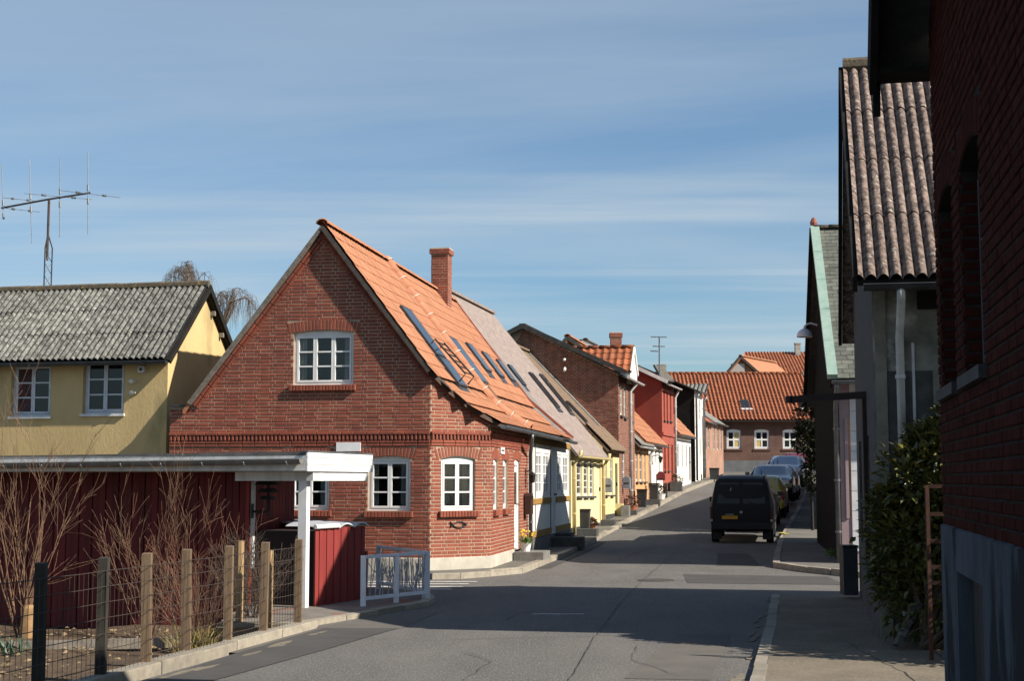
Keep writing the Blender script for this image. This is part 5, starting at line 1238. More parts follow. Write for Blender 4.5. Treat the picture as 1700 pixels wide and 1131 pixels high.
# ================================================================== GREY HOUSE WITH CORRUGATED ROOF
ag = math.radians(11.6); DG = V(math.sin(ag), math.cos(ag), 0); EG = V(DG.y, -DG.x, 0)
G0 = V(3.95, 15.5, 0); LG = 5.75
gh = thing('plaster_house', 'tall grey plastered house with a lichened corrugated roof, end-on to the street', 'house', V(3.95, 15.5, 0))
zr_g = 7.12; ze_g = 4.36
Og = G0 + DG * LG
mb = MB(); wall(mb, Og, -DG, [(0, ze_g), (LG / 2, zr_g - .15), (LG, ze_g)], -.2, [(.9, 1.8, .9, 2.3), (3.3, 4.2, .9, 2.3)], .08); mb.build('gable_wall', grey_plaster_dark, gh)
for o in ((.9, 1.8, .9, 2.3), (3.3, 4.2, .9, 2.3)): window(gh, Og, -DG, o, 2, 2, mat=M('dull_frame', (.12, .12, .115), None))
wo = (1.42, 2.0, 2.55, 2.98)
mb = MB(); wall(mb, G0, EG, [(0, ze_g - .1), (8, ze_g - .1)], -.2, [wo], .10); mb.build('wall', grey_plaster, gh)
window(gh, G0, EG, wo, 1, 1, mat=white_old)
mb = MB(); wall(mb, G0 + DG * LG + EG * 8, -EG, [(0, ze_g), (8, ze_g)], -.2, ()); mb.build('rear_wall', grey_plaster, gh)
Ns = EG.cross(Z)
m = MB(); m.box(G0 + EG * .02 + Z * .0, EG * .12, Ns * .03, Z * 3.95); m.box(G0 + EG * .62, EG * .10, Ns * .035, Z * 2.95); m.build('pilaster', M('pale_render_edge', (.26, .24, .19), (.16, .15, .12), 5, .95, .006, 40), gh)
m = MB(); m.box(G0 + EG * .14 + Z * 0, EG * .48, Ns * .012, Z * 2.95); m.build('render_panel', grey_plaster_dark, gh)
m = MB()
Bs = Bricks(); Bs.rows(G0 + EG * 1.25 , EG, [(0, 3.6), (.75, 3.6)], 2.0, [(.17, .77, 2.5, 3.0)], proud=.015, bl=.20, course=.11); Bs.flush(gh, M('exposed_wall_stone', (.34, .31, .26), (.22, .2, .17), 7, .95, .008, 40, .25), 30, name='wall_stone')
e0 = G0 - DG * .5 - EG * .16; r0 = G0 + DG * LG / 2 - EG * .16
e0.z = 3.88; r0.z = zr_g + .03
slab(gh, 'roof', e0, e0 + EG * 8.6, r0 + EG * 8.6, r0, .06, dark_eave)
sheet_roof(gh, e0, EG, 8.4, r0 - e0, eternit_red, sw=1.05, slen=1.05, pitch=.13, amp=.036, lift=.035)
e1 = G0 + DG * (LG + .5) - EG * .16; e1.z = 3.88
slab(gh, 'rear_roof', e1 + EG * 8.6, e1, r0, r0 + EG * 8.6, .06, eternit_red)
m = MB(); m.tube([r0 + Z * .05 + EG * .0, r0 + Z * .05 + EG * 8.4], .12, 8); m.build('ridge_cap', lichen_edge, gh)
dg = (r0 - e0).normalized(); ng = EG.cross(dg)
m = MB(); m.beam(e0 - EG * .03 - ng * .04, r0 - EG * .03 - ng * .04, .05, .20, up=ng); m.build('barge_board', dark_eave, gh)
m = MB(); m.beam(e1 - EG * .03, r0 - EG * .03, .05, .20, up=Z); m.build('barge_board', dark_eave, gh)
gutter(gh, e0 + EG * .05 - DG * .05 - Z * .05, e0 + EG * 7.5 - DG * .05 - Z * .07, .065, zinc_dark)
pp = G0 + EG * .52
pu = at(1495, 600, 15.4).x
ep = (pu - G0.x) / EG.x; b_ = G0 + EG * ep
downpipe(gh, [b_ - DG * .55 + Z * 3.80, b_ - DG * .52 + Z * 3.66, b_ - DG * .10 + Z * 3.30, b_ - DG * .09 + Z * .15], .045, gutter_white)
m = MB(); c = G0 + EG * (ep + .14) - DG * .05; m.tube([c + Z * 1.2, c + Z * 3.25], .016, 6); m.build('cable_pipe', gutter_white, gh)
m = MB(); m.beam(b_ * 1.0 + EG * .2 - DG * .02 + Z * 3.72, b_ + EG * 3 - DG * .02 + Z * 3.72, .05, .2); m.build('eave_board', dark_eave, gh)
# steel arm on the gable
pa = G0 + DG * 2.0
arm = thing('bracket_arm', 'dark steel arm sticking out over the pavement from the grey gable', 'bracket', pa + Z * 2.78)
m = MB(); m.beam(pa + Z * 2.81, pa - EG * .93 + Z * 2.76, .05, .085); m.lathe(pa - EG * .93 + Z * 2.72, [(.001, 0), (.045, 0), (.045, .085), (.001, .085)], 12); m.build('arm', M('dark_steel', (.03, .022, .02), (.05, .03, .025), 8, .7), arm)
m = MB(); m.beam(pa - EG * .03 + Z * .8, pa - EG * .03 + Z * 2.77, .05, .05); m.build('upright', M('dark_steel', (.03, .022, .02)), arm)
# bin by the wall
bq = onground(1410, 990, .075); bn = thing('litter_bin', 'slim black litter bin against the foot of the grey gable', 'bin', bq)
m = MB(); m.cbox(bq + Z * .36, .21, .26, .68); m.build('body', dark_grey, bn)
m = MB(); m.cbox(bq + Z * .72, .235, .285, .035); m.build('lid', black_metal, bn)
# ================================================================== HOUSE WITH COPPER VERGE AND SLATE ROOF
ac = math.radians(8.9); DC = V(math.sin(ac), math.cos(ac), 0); EC = V(DC.y, -DC.x, 0)
K0 = V(6.60, 28.7, 0); LC = 9.0
ch_ = thing('slate_house', 'pink rendered house with a grey slate roof and a pale green copper verge', 'house', V(6.6, 28.7, 0))
zc = 7.66; zce = 4.05
mb = MB(); wall(mb, K0 + DC * LC, -DC, [(0, zce), (LC / 2, zc - .2), (LC, zce)], -.2, ()); mb.build('gable_wall', M('dark_boarded_gable', (.014, .012, .011), (.022, .019, .017), 5, 1.0, spec=.04), ch_)
mb = MB(); wall(mb, K0, EC, [(0, zce - .1), (8, zce - .1)], -.2, [(.14, .24, 1.0, 3.0)], .05); mb.build('wall', pink_plaster, ch_)
Nc = EC.cross(Z)
m = MB()
nbk = 9
for i in range(nbk):
    for j in range(3):
        z0 = .35 + i * .40; m = MB(); m.box(K0 + EC * (.21 + .42 * j + (.0 if i % 2 else .0)) + Z * z0, EC * .412, Nc * .02, Z * .39); m.build('wall_block', M('white_block', (.66, .66, .66), (.56, .56, .57), 5, .8), ch_)
m = MB(); m.box(K0 + EC * .10 + Z * 1.0, EC * .06, Nc * .03, Z * 2.0); m.build('meter_box', pink_plaster, ch_)
ec = K0 - DC * .5 - EC * .17; rc = K0 + DC * LC / 2 - EC * .17; ec.z = 3.77; rc.z = zc
slab(ch_, 'roof', ec, ec + EC * 8.2, rc + EC * 8.2, rc, .10, roof_black)
e2 = K0 + DC * (LC + .5) - EC * .17; e2.z = 3.77; slab(ch_, 'rear_roof', e2 + EC * 8.2, e2, rc, rc + EC * 8.2, .10, roof_black)
dc = (rc - ec).normalized(); ncn = EC.cross(dc); Ls = (rc - ec).length
ex = .165; rows = int(Ls / ex); sw = .235; items = []
for i in range(rows):
    for j in range(10):
        o = ec + EC * (.12 + sw * j - (sw / 2 if i % 2 else 0)) + dc * (i * ex)
        items.append(o)
vsl = [(.004, 0, .018), (sw - .004, 0, .018), (sw - .004, .30, .004), (.004, .30, .004), (.004, 0, .006), (sw - .004, 0, .006)]
mes = raw_mesh('slate', vsl, [[0, 1, 2, 3], [4, 5, 1, 0]], slate)
items.sort(key=lambda o: (o - V(0, 0, 0)).length)
for o in items[:300]: place('slate', mes, ch_, frame(o + ncn * R.uniform(.003, .008), EC, dc, ncn))
m = MB()
for o in items[300:]: m.add([o + EC * x + dc * y + ncn * (n + .005) for x, y, n in vsl], [[0, 1, 2, 3], [4, 5, 1, 0]])
if items[300:]: m.build('slate', slate, ch_, stuff=True)
seg_n = 5
for i in range(seg_n):
    a = ec + dc * (Ls * i / seg_n + .004); b = ec + dc * (Ls * (i + 1) / seg_n - .004); m = MB(); m.beam(a + ncn * .05 + EC * .02, b + ncn * .05 + EC * .02, .20, .11, up=ncn); m.build('verge_flashing', copper, ch_)
m = MB(); m.beam(e2 - EC * .02, rc - EC * .02, .16, .12, up=Z); m.build('barge_board', dark_eave, ch_)
m = MB(); m.beam(ec - ncn * .12, rc - ncn * .12, .05, .2, up=ncn); m.build('barge_board', dark_eave, ch_)
ridge_caps(ch_, rc + Z * .02, rc + EC * 7 + Z * .02, lichen_edge, .11, .35)
m = MB(); m.lathe(rc + Z * .06, [(.07, 0), (.09, .1), (.05, .2), (.001, .24)], 8); m.build('ridge_end', M('dull_red_edge', (.3, .11, .08)), ch_)
gutter(ch_, ec - DC * .06 - Z * .05, ec + EC * 6 - DC * .06 - Z * .06, .06, zinc)
q_ = K0 - EC * .07 - DC * .05; downpipe(ch_, [ec + EC * .1 - DC * .05 - Z * .1, ec + EC * .1 - Z * .2, q_ + Z * 3.2, q_ + Z * .12], .05, zinc)
def wall_lamp(label, root, out, arm_l, r):
    t = thing('street_lamp', label, 'lamp', root, 'wall street lamps')
    m = MB(); tip = root + out * arm_l; m.tube([root, root + out * (arm_l * .5) + Z * .05, tip - out * .08 + Z * .03, tip - Z * .02, tip - Z * .08], .022, 7); m.build('arm', lamp_grey, t)
    m = MB(); m.lathe(tip - Z * (.08 + r * 1.05), [(r, 0), (r * 1.0, r * .12), (r * .93, r * .45), (r * .72, r * .78), (r * .38, r * 1.0), (.03, r * 1.08), (.03, r * 1.25), (.001, r * 1.27)], 20); sh = m.build('shade', lamp_grey, t, smooth=True)
    m = MB(); m.lathe(tip - Z * (.08 + r * 1.0), [(r * .85, 0), (r * .5, -r * .05), (.001, -r * .07)], 16); m.build('diffuser', M('lamp_diffuser', (.6, .6, .56), None, rough=.4), sh)
    return t
Y1 = 33.0; pr = at(1357, 540, Y1); wall_lamp('larger grey domed lamp on a curved arm from the copper edged gable', pr, -EC, at(1357, 540, Y1).x - at(1336, 540, Y1).x, .185)
# ---- house beyond, eaves along the pavement
a3 = math.radians(14.5); D3 = V(math.sin(a3), math.cos(a3), 0); E3 = V(D3.y, -D3.x, 0); Q0 = V(9.25, 43.2, 0); L3 = 26
rh = thing('brick_house', 'brown brick house in shade beyond the slate roofed house, mostly hidden by it', 'house', V(9.25, 43.2, gz(43)))
mb = MB(); wall(mb, Q0 + D3 * L3, -D3, [(0, 4.9), (L3, 4.9)], -.2, ()); wall(mb, Q0, E3, [(0, 4.9), (3.5, 7.4), (7, 4.9)], -.2, ()); mb.build('wall', brick_print('far_brown_brick', (.15, .065, .045), (.11, .048, .036), (.17, .12, .09)), rh)
p = [Q0 - E3 * .3 + Z * 4.75, Q0 + D3 * L3 - E3 * .3 + Z * 4.75, Q0 + D3 * L3 + E3 * 3.5 + Z * 7.5, Q0 + E3 * 3.5 + Z * 7.5, Q0 + E3 * 7.3 + Z * 4.75, Q0 + D3 * L3 + E3 * 7.3 + Z * 4.75]
slab(rh, 'roof', p[1], p[0], p[3], p[2], .1, roof_rust); slab(rh, 'rear_roof', p[4], p[5], p[2], p[3], .1, roof_rust)
Y2 = 44.5; pr = Q0 + D3 * 1.4 + Z * at(1346, 608, Y2).z; wall_lamp('smaller white domed lamp further up the street, half hidden by the copper edged gable', pr, -E3, pr.x - at(1343.5, 608, Y2).x, .19)
# ---- foliage builders
def leaf_mesh(name, l, w, mat):
    return raw_mesh(name, [(0, 0, 0), (-w / 2, l * .45, .012), (0, l, -l * .12), (w / 2, l * .45, .012), (0, l * .45, -.004)], [[0, 4, 1], [0, 3, 4], [4, 2, 1], [4, 3, 2]], mat)
def leafy(parent, pts, l, w, mat, nparts=0, name='leaf', up=.35, stuffname='foliage'):
    """pts: (position, outward direction)"""
    me = leaf_mesh(name, l, w, mat) if nparts else None
    pts = sorted(pts, key=lambda t: (t[0] - V(0, 0, CAMZ)).length)
    mb = MB()
    for i, (p, o) in enumerate(pts):
        y = (o + Z * R.uniform(-.5, up + .4) + V(R.uniform(-.7, .7), R.uniform(-.7, .7), 0)).normalized(); x = y.cross(Z + V(R.uniform(-.6, .6), R.uniform(-.6, .6), 0)).normalized(); z = x.cross(y)
        s = R.uniform(.7, 1.15)
        if i < nparts: place(name, me, parent, frame(p, x * s, y * s, z * s))
        else: mb.add([p + (x * a + y * b + z * c) * s for a, b, c in ((0, 0, 0), (-w / 2, l * .45, .012), (0, l, -l * .12), (w / 2, l * .45, .012))], [[0, 3, 2, 1]])
    if len(pts) > nparts: mb.build(stuffname, mat, parent, stuff=True)
# evergreen shrub in front of the grey house
sh0 = V(4.25, 14.7, .07)
sb = thing('evergreen_shrub', 'big glossy evergreen shrub catching sun in front of the grey plastered wall', 'shrub', sh0)
lobes = [(V(4.30, 14.6, .6), .55, .6), (V(4.10, 14.7, 1.15), .48, .5), (V(4.45, 14.5, 1.3), .62, .55), (V(4.25, 14.6, 1.75), .5, .45), (V(4.65, 14.5, 1.95), .55, .5), (V(4.72, 14.5, 2.32), .38, .33), (V(4.38, 14.7, 2.12), .3, .27), (V(3.92, 14.75, 1.5), .22, .2), (V(4.9, 14.3, 1.2), .6, .7), (V(3.98, 14.75, .85), .3, .35), (V(4.95, 14.4, 2.1), .45, .5)]
lobes = [(c + V(.08, .35, 0), r, rz) for c, r, rz in lobes] + [(V(5.6, 14.0, 1.2), .8, .9), (V(6.2, 13.7, 1.8), .9, .9), (V(5.5, 14.3, 1.9), .6, .6), (V(5.4, 13.3, .9), .55, .7), (V(6.9, 13.4, 2.0), .9, .9), (V(5.8, 13.3, 1.8), .65, .7)]  # last lobes are unseen behind the near house, added to cast shade here
pts = []
for c, r, rz in lobes:
    for _ in range(int(1900 * r)):
        a = R.uniform(0, 6.283); zc_ = R.uniform(-1, 1); q = math.sqrt(1 - zc_ * zc_); d = V(math.cos(a) * q, math.sin(a) * q, zc_); k = R.uniform(.55, 1.06)
        if R.random() < .12: k *= 1.15
        p = c + V(d.x * r, d.y * r * .8, d.z * rz) * k
        if p.z > .15 : pts.append((p, d))
leafy(sb, pts, .12, .06, leaf_green, 300)
m = MB()
for c, r, rz in lobes: m.tube([sh0 + V(R.uniform(-.1, .1), 0, 0), sh0.lerp(c, .5) + V(R.uniform(-.1, .1), R.uniform(-.1, .1), .1), c, c + V(R.uniform(-.2, .2), 0, rz * .6)], [.03, .022, .015, .006], 5)
m.build('stem', bark_grey, sb)
# rusty ladder rack and leaning tiles by the wall corner
lc = V(3.42, 11.6, .075)
rk = thing('ladder', 'rusty iron ladder standing upright at the corner of the near brick house', 'ladder', V(4.0, 13.6, .075))
X_ = V(.98, -.2, 0); base = V(at(1541, 900, 13.6).x, 13.6, 0); zs = [at(1541, y, 13.6).z for y in (1010, 968, 942, 899, 854, 808)]
m = MB(); m.beam(base + Z * .08, base + Z * at(1541, 806, 13.6).z, .035, .035, up=V(0, 1, 0)); m.build('rail', rust, rk)
m = MB(); m.beam(base + X_ * .42 + Z * .08, base + X_ * .42 + Z * at(1541, 806, 13.6).z, .035, .035, up=V(0, 1, 0)); m.build('rail', rust, rk)
for z in zs[1:]:
    m = MB(); m.beam(base + X_ * .018 + Z * z, base + X_ * .402 + Z * z, .03, .035); m.build('rung', rust, rk)
lt = thing('leaning_edging', 'row of grey concrete edging blocks leaning at a slant under the evergreen shrub', 'edging', V(3.75, 14.0, .075))
p0 = V(3.92, 14.75, 0)
for i in range(5):
    a = V(p0.x + .055 * i * 1.0, p0.y + .02 * i, .085 + .085 * i); m = MB(); d = V(.055, .02, .085).normalized(); m.beam(a, a + d * .094, .12, .05, up=V(.8, 0, -.5)); m.build('block', M('edging_concrete', (.16, .155, .14), (.1, .1, .09), 8, .9, rnd=.3), lt)
# ivy tree and shrubs by the pavement beyond
iv = thing('ivy_tree', 'dark ivy covered tree overhanging the pavement behind the slate roofed house', 'tree', V(9.0, 43.0, gz(43)))
m = MB(); m.tube([V(9.0, 42.9, gz(43)), V(8.95, 42.8, 2.5), V(9.05, 42.8, 4.2)], [.05, .045, .04], 7); m.build('trunk', M('ivy_dark_trunk', (.02, .018, .014), (.03, .027, .02), 8), iv)
pts = []
for c, r, rz in ((V(9.0, 42.8, 3.6), .5, .7), (V(8.85, 42.7, 3.0), .42, .45), (V(9.15, 42.8, 4.2), .35, .5), (V(9.2, 42.7, 2.7), .4, .5), (V(9.1, 42.8, 2.0), .38, .6)):
    for _ in range(620):
        a = R.uniform(0, 6.283); zc_ = R.uniform(-1, 1); q = math.sqrt(1 - zc_ * zc_); d = V(math.cos(a) * q, math.sin(a) * q, zc_); pts.append((c + V(d.x * r, d.y * r, d.z * rz) * R.uniform(.5, 1.1), d))
leafy(iv, pts, .15, .09, leaf_dark, 0)
gtf = thing('grass_tuft', 'bright green tuft of weeds at the foot of the drainpipe on the sunlit pavement', 'grass', onground(1388, 928, .1))
pts = [(onground(1388, 928, .1) + V(R.uniform(-.22, .22), R.uniform(-.2, .2), R.uniform(0, .1)), V(R.uniform(-1, 1), R.uniform(-1, 1), 1).normalized()) for _ in range(120)]
leafy(gtf, pts, .16, .03, leaf_fresh, 0, up=1.2, stuffname='blades')
# ================================================================== OCHRE HOUSE BEHIND, LEFT
by = math.radians(12); DY = V(math.sin(by), math.cos(by), 0); EY = V(DY.y, -DY.x, 0)    # along its gable (away); to the right along its front
yc = at(279, 600, 27.72); Y0 = V(yc.x, 27.72, 0)
yh = thing('plaster_house', 'ochre plastered house with a lichened corrugated roof behind the red boarded carport', 'house', V(Y0.x, Y0.y, 0))
LY = 9.0; zey = 4.285; hdy = 1.58; zry = 5.76
def yu(px, py):
    o = V(0, 0, CAMZ); d = at(px, py, 20) - o; n = EY.cross(Z); k = (Y0 - o).dot(n) / d.dot(n); q = o + d * k; return (q - (Y0 - EY * LY)).dot(EY), q.z
O = Y0 - EY * LY
ow = []
for (a, b, yt, yb) in ((20, 83, 605, 691), (139, 205, 598, 687)):
    u0, z1 = yu(a, yt); u1, z0 = yu(b, yb); ow.append((u0, u1, z0, z1))
mb = MB(); wall(mb, O, EY, [(0, zey), (LY, zey)], -.3, ow, .13); mb.build('wall', yellow_plaster, yh)
mb = MB(); wall(mb, Y0, DY, [(0, zey), (hdy, zry - .08), (2 * hdy, zey)], -.3, ()); mb.build('gable_wall', yellow_plaster, yh)
mb = MB(); wall(mb, Y0 + DY * 2 * hdy, -EY, [(0, zey), (LY, zey)], -.3, ()); wall(mb, O + DY * 2 * hdy, -DY, [(0, zey), (hdy, zry - .08), (2 * hdy, zey)], -.3, ()); mb.build('rear_wall', yellow_plaster, yh)
red_cur = M('pink_curtain', (.10, .045, .045), (.05, .025, .025), 9, .7)
white_blue = M('cool_white_frame', (.66, .68, .72), (.5, .52, .56), 5, .55)
window(yh, O, EY, ow[0], 2, 3, rec=.10, mat=white_blue, gm=lambda i: red_cur if i in (0, 1, 2) else glass); window(yh, O, EY, ow[1], 2, 3, rec=.10, mat=white_blue)
for o in ow:
    m = MB(); m.box(O + EY * (o[0] - .03) + Z * (o[2] - .05) + DY * .12, EY * (o[1] - o[0] + .06), -DY * .17, Z * .05); m.build('window_sill', white_old, yh)
gov = .12
e0 = Y0 + EY * gov - DY * .25; r0 = Y0 + EY * gov + DY * hdy; e0.z = zey - .20; r0.z = zry
a = e0 - EY * (LY + gov); b = r0 - EY * (LY + gov)
slab(yh, 'roof', a, e0, r0, b, .07, dark_eave)
sheet_roof(yh, a, EY, LY + gov, r0 - e0, eternit, sw=1.0, slen=.78, pitch=.128, amp=.034, lift=.035, jitter=.01)
e1 = Y0 + EY * gov + DY * (2 * hdy + .45); e1.z = zey - .40
slab(yh, 'rear_roof', e1, e1 - EY * (LY + gov), b, r0, .07, dark_eave)
for i in range(9):
    p = r0 - EY * (i * 1.02); q = r0 - EY * ((i + 1) * 1.02 - .01); m = MB(); m.tube([p + Z * .05, q + Z * (.05 + R.uniform(-.01, .01))], .085, 8); m.build('ridge_cap', lichen_edge, yh)
dyv = (r0 - e0).normalized(); nyv = EY.cross(dyv)
m = MB(); m.beam(e0 + EY * .02 - nyv * .05, r0 + EY * .02 - nyv * .05, .03, .09, up=nyv); m.build('barge_board', dark_eave, yh)
m = MB(); m.beam(e1 + EY * .02, r0 + EY * .02, .03, .12); m.build('barge_board', dark_eave, yh)
for k in range(4):
    p = e1.lerp(r0, .15 + .22 * k); m = MB(); m.beam(p - EY * .02 - Z * .16, p - EY * .24 - Z * .16, .06, .1); m.build('purlin_end', M('grey_timber_edge', (.2, .18, .15)), yh)
ga = a - DY * .06 - Z * .02; gutter(yh, ga, e0 - DY * .06 - Z * .03, .062, zinc_dark)
for (px, py, kind) in ((238, 614, 0), (225, 633, 1), (225, 652, 1)):
    u, z = yu(px, py); c = O + EY * u + Z * z
    m = MB()
    if kind == 0:
        m.box(c - EY * .06 - Z * .06, EY * .12, -DY * .12, Z * .025); m.box(c - EY * .06 + Z * .035, EY * .12, -DY * .12, Z * .025); m.box(c - EY * .06 - Z * .035, EY * .02, -DY * .12, Z * .07); m.box(c + EY * .04 - Z * .035, EY * .02, -DY * .12, Z * .07); m.build('wall_vent', white_old, yh)
    else:
        m.tube([c, c - DY * .16, c - DY * .19 - Z * .02], [.03, .03, .045], 8); m.build('vent_pipe', white_old, yh)
# aerial on a lattice mast behind the ochre house
an = thing('radio_aerial', 'large radio aerial with upright rods on a lattice mast behind the ochre house', 'aerial', V(at(76, 470, 34).x, 34, 0))
YA = 34.0; bx_ = at(77, 470, YA).x; zt = at(76, 332, YA).z; zl = at(77, 412, YA).z
m = MB()
legs = [V(bx_ + .11 * math.cos(t), YA + .11 * math.sin(t), 0) for t in (.3, 2.4, 4.5)]
for l in legs: m.tube([l, l + Z * zl, V(bx_, YA, zl + .35)], .017, 5)
zz = .4
while zz < zl - .2:
    for i in range(3): m.tube([legs[i] + Z * zz, legs[(i + 1) % 3] + Z * (zz + .3)], .009, 4)
    zz += .3
m.build('lattice_mast', zinc_dark, an)
m = MB(); m.tube([V(bx_, YA, zl - .3), V(bx_, YA, zt)], .03, 7); m.build('pole', M('brown_steel', (.07, .045, .035), None), an)
bl_ = at(2, 345.5, YA - .4); br_ = at(150, 320, YA + .4)
m = MB(); mid_ = V(bx_, YA, zt + .02); m.tube([bl_, mid_, br_], .024, 6); m.build('boom', black_metal, an)
def rod(p0, p1, r=.011, blob=()):
    m = MB(); m.tube([p0, p1], r, 5)
    for f in blob: c = p0.lerp(p1, f); d = (p1 - p0).normalized(); m.tube([c - d * .07, c + d * .07], .027, 6)
    m.build('element', zinc, an)
for (px, yt, yb, yj, px2) in ((3, 273, 363, 345, 6), (49, 264, 405, 334, 53), (100, 262, 394, 326, 99), (146, 252, 389, 320, 146)):
    f = (px - 2) / 148; Yq = YA - .4 + .8 * f; p0 = at(px, yt, Yq); p1 = at(px2, yb, Yq); rod(p0, p1, .010, ((yj - yt - 8) / (yb - yt), (yj - yt + 14) / (yb - yt) if yj + 14 < yb else .95))
for (x0, y0, x1, y1) in ((40, 321, 152, 331), (4, 328, 62, 334), (100, 316, 200, 328), (4, 345, 66, 352)):
    rod(at(x0, y0, YA - 1.2), at(x1, y1, YA + 1.2), .007, (.28, .72))
# ---- trees and bare shrubs
def grow(mb, p, d, L, r, depth, spread=.5, droop=0.0, n=4, rnd=R, minr=.003, kids=(2, 4), bend=.25):
    pts = [p]; rs = [r]; q = p; dd = d.normalized()
    for i in range(n):
        dd = (dd + V(rnd.uniform(-1, 1), rnd.uniform(-1, 1), rnd.uniform(-1, 1)) * bend / n * 1.6 - Z * droop / n * (1 if depth < 2 else .3)).normalized()
        q = q + dd * (L / n); pts.append(q); rs.append(max(minr, r * (1 - .6 * (i + 1) / n)))
    mb.tube(pts, rs, 5 if r > .012 else 3, cap=False)
    if depth <= 0: return
    for _ in range(rnd.randint(*kids)):
        k = rnd.randint(1, n); a = rnd.uniform(0, 6.28); side = dd.orthogonal().normalized(); side = (side * math.cos(a) + dd.cross(side) * math.sin(a))
        nd = (dd * (1 - spread) + side * spread + Z * .12).normalized()
        grow(mb, pts[k], nd, L * rnd.uniform(.45, .75), max(minr, rs[k] * .7), depth - 1, spread, droop, n, rnd, minr, kids, bend)
wl = thing('willow_tree', 'bare weeping tree with drooping twigs rising behind the ochre house roof', 'tree', V(at(330, 700, 52).x, 52, 0))
rw_ = random.Random(5); WY = 52.0; tx = at(335, 700, WY).x
m = MB(); m.tube([V(tx, WY, 0), V(tx + .1, WY, 3), V(tx, WY, 6.0)], [.22, .16, .1], 8); m.build('trunk', bark_grey, wl)
m = MB(); tw = MB()
heads = [((270, 300, 345), 432, 478), ((345, 380, 425), 478, 540), ((300, 320, 345), 430, 470), ((360, 395, 420), 474, 520)]
for k in range(30):
    cl = k % 2
    hx = rw_.uniform(264, 352) if cl == 0 else rw_.uniform(352, 428); base = (318, 470) if cl == 0 else (385, 505)
    hy = (430 + abs(hx - 312) * .5 + rw_.uniform(0, 22)) if cl == 0 else (470 + abs(hx - 398) * .6 + rw_.uniform(0, 24))
    p0 = at(base[0], base[1], WY) + V(0, rw_.uniform(-.6, .6), 0); p1 = at(hx, hy + rw_.uniform(0, 14), WY + rw_.uniform(-.9, .9))
    mid = p0.lerp(p1, .6) + Z * .35; m.tube([V(tx, WY, 5.6), p0, mid, p1], [.05, .025, .012, .005], 4, cap=False)
    for _ in range(16):
        f = rw_.uniform(.0, 1); c = mid.lerp(p1, f); L_ = rw_.uniform(.4, 1.25); o = V(rw_.uniform(-.35, .35), rw_.uniform(-.35, .35), 0)
        tw.tube([c, c + o * .6 + Z * .06, c + o - Z * L_ * .5, c + o * 1.1 - Z * L_], [.006, .005, .004, .003], 3, cap=False)
m.build('branches', bark_grey, wl); tw.build('twigs', bark_grey, wl, stuff=True)

# ================================================================== CARPORT
cp = thing('carport', 'low flat carport with dark red boarded wall, white fascia, white post and grey gutter', 'carport', V(-5, 20, 0))
cyaw = math.radians(16); DP = V(math.sin(cyaw), math.cos(cyaw), 0); WP = V(-DP.y, DP.x, 0)
NR = V(-2.74, 19.0, 0); LP = 6.6; DPT = 2.35
zt_ = 2.14; zb_ = 1.88
for i in range(3):     # white weather boards on the right hand end
    z0 = zb_ + .003 + i * .094; m = MB(); m.box(NR + Z * z0 + WP * .0, DP * DPT, -WP * .022, Z * .088); m.build('fascia_board', white_paint, cp)
m = MB(); m.box(NR + Z * zt_ - DP * .02 + WP * -.03, DP * (DPT + .03), WP * .08, Z * .02); m.build('roof_edge', zinc, cp)
m = MB(); m.box(NR + WP * .006 + Z * (zb_ + .01), WP * LP, DP * .022, Z * .20); m.build('fascia_board', white_old, cp)
m = MB(); m.hexa([NR + Z * 2.09, NR + WP * LP + Z * 2.04, NR + WP * LP + DP * 4.6 + Z * 2.00, NR + DP * DPT + Z * 2.05, NR + Z * 2.145, NR + WP * LP + Z * 2.095, NR + WP * LP + DP * 4.6 + Z * 2.06, NR + DP * DPT + Z * 2.11]); m.build('roof', M('roofing_felt', (.16, .155, .15), (.1, .1, .095), 6), cp)
m = MB(); m.box(NR + WP * .10 + DP * .05 + Z * (zb_ + .0), WP * (LP - .2), DP * 2.2, Z * .015); m.build('ceiling', M('dusty_soffit', (.45, .44, .4), None), cp)
gtr = gutter(cp, NR - DP * .085 + WP * .03 + Z * 2.045, NR - DP * .085 + WP * LP + Z * 1.985, .07, M('carport_gutter', (.22, .21, .195), (.15, .145, .135), 5, .6))
for i in range(8):
    c = NR - DP * .085 + WP * (.22 + .62 * i) + Z * (2.04 - .06 * (.22 + .62 * i) / LP); m = MB()
    m.tube([c + DP * .075 + Z * .0] + [c + DP * math.cos(t) * .074 - Z * math.sin(t) * .074 for t in (.3, 1.0, 1.6, 2.2, 2.8)], .009, 5); m.build('gutter_bracket', white_paint, gtr)
# white beams and post
m = MB(); m.box(NR + WP * .10 + DP * .28 + Z * (zb_ - .125), WP * 1.08, DP * .10, Z * .122); m.build('beam', white_old, cp)
m = MB(); m.box(NR + WP * .005 + DP * .24 + Z * (zb_ - .125), DP * 1.98, WP * .095, Z * .122); m.build('beam', white_old, cp)
m = MB(); m.box(NR + WP * .115 + DP * .285 - Z * .05, WP * .12, DP * .115, Z * (zb_ - .07)); m.build('post', white_paint, cp)
m = MB(); m.box(NR + WP * 1.15 + DP * 2.0 - Z * .05, WP * .11, DP * .11, Z * (zb_ - .0)); m.build('post', white_old, cp)
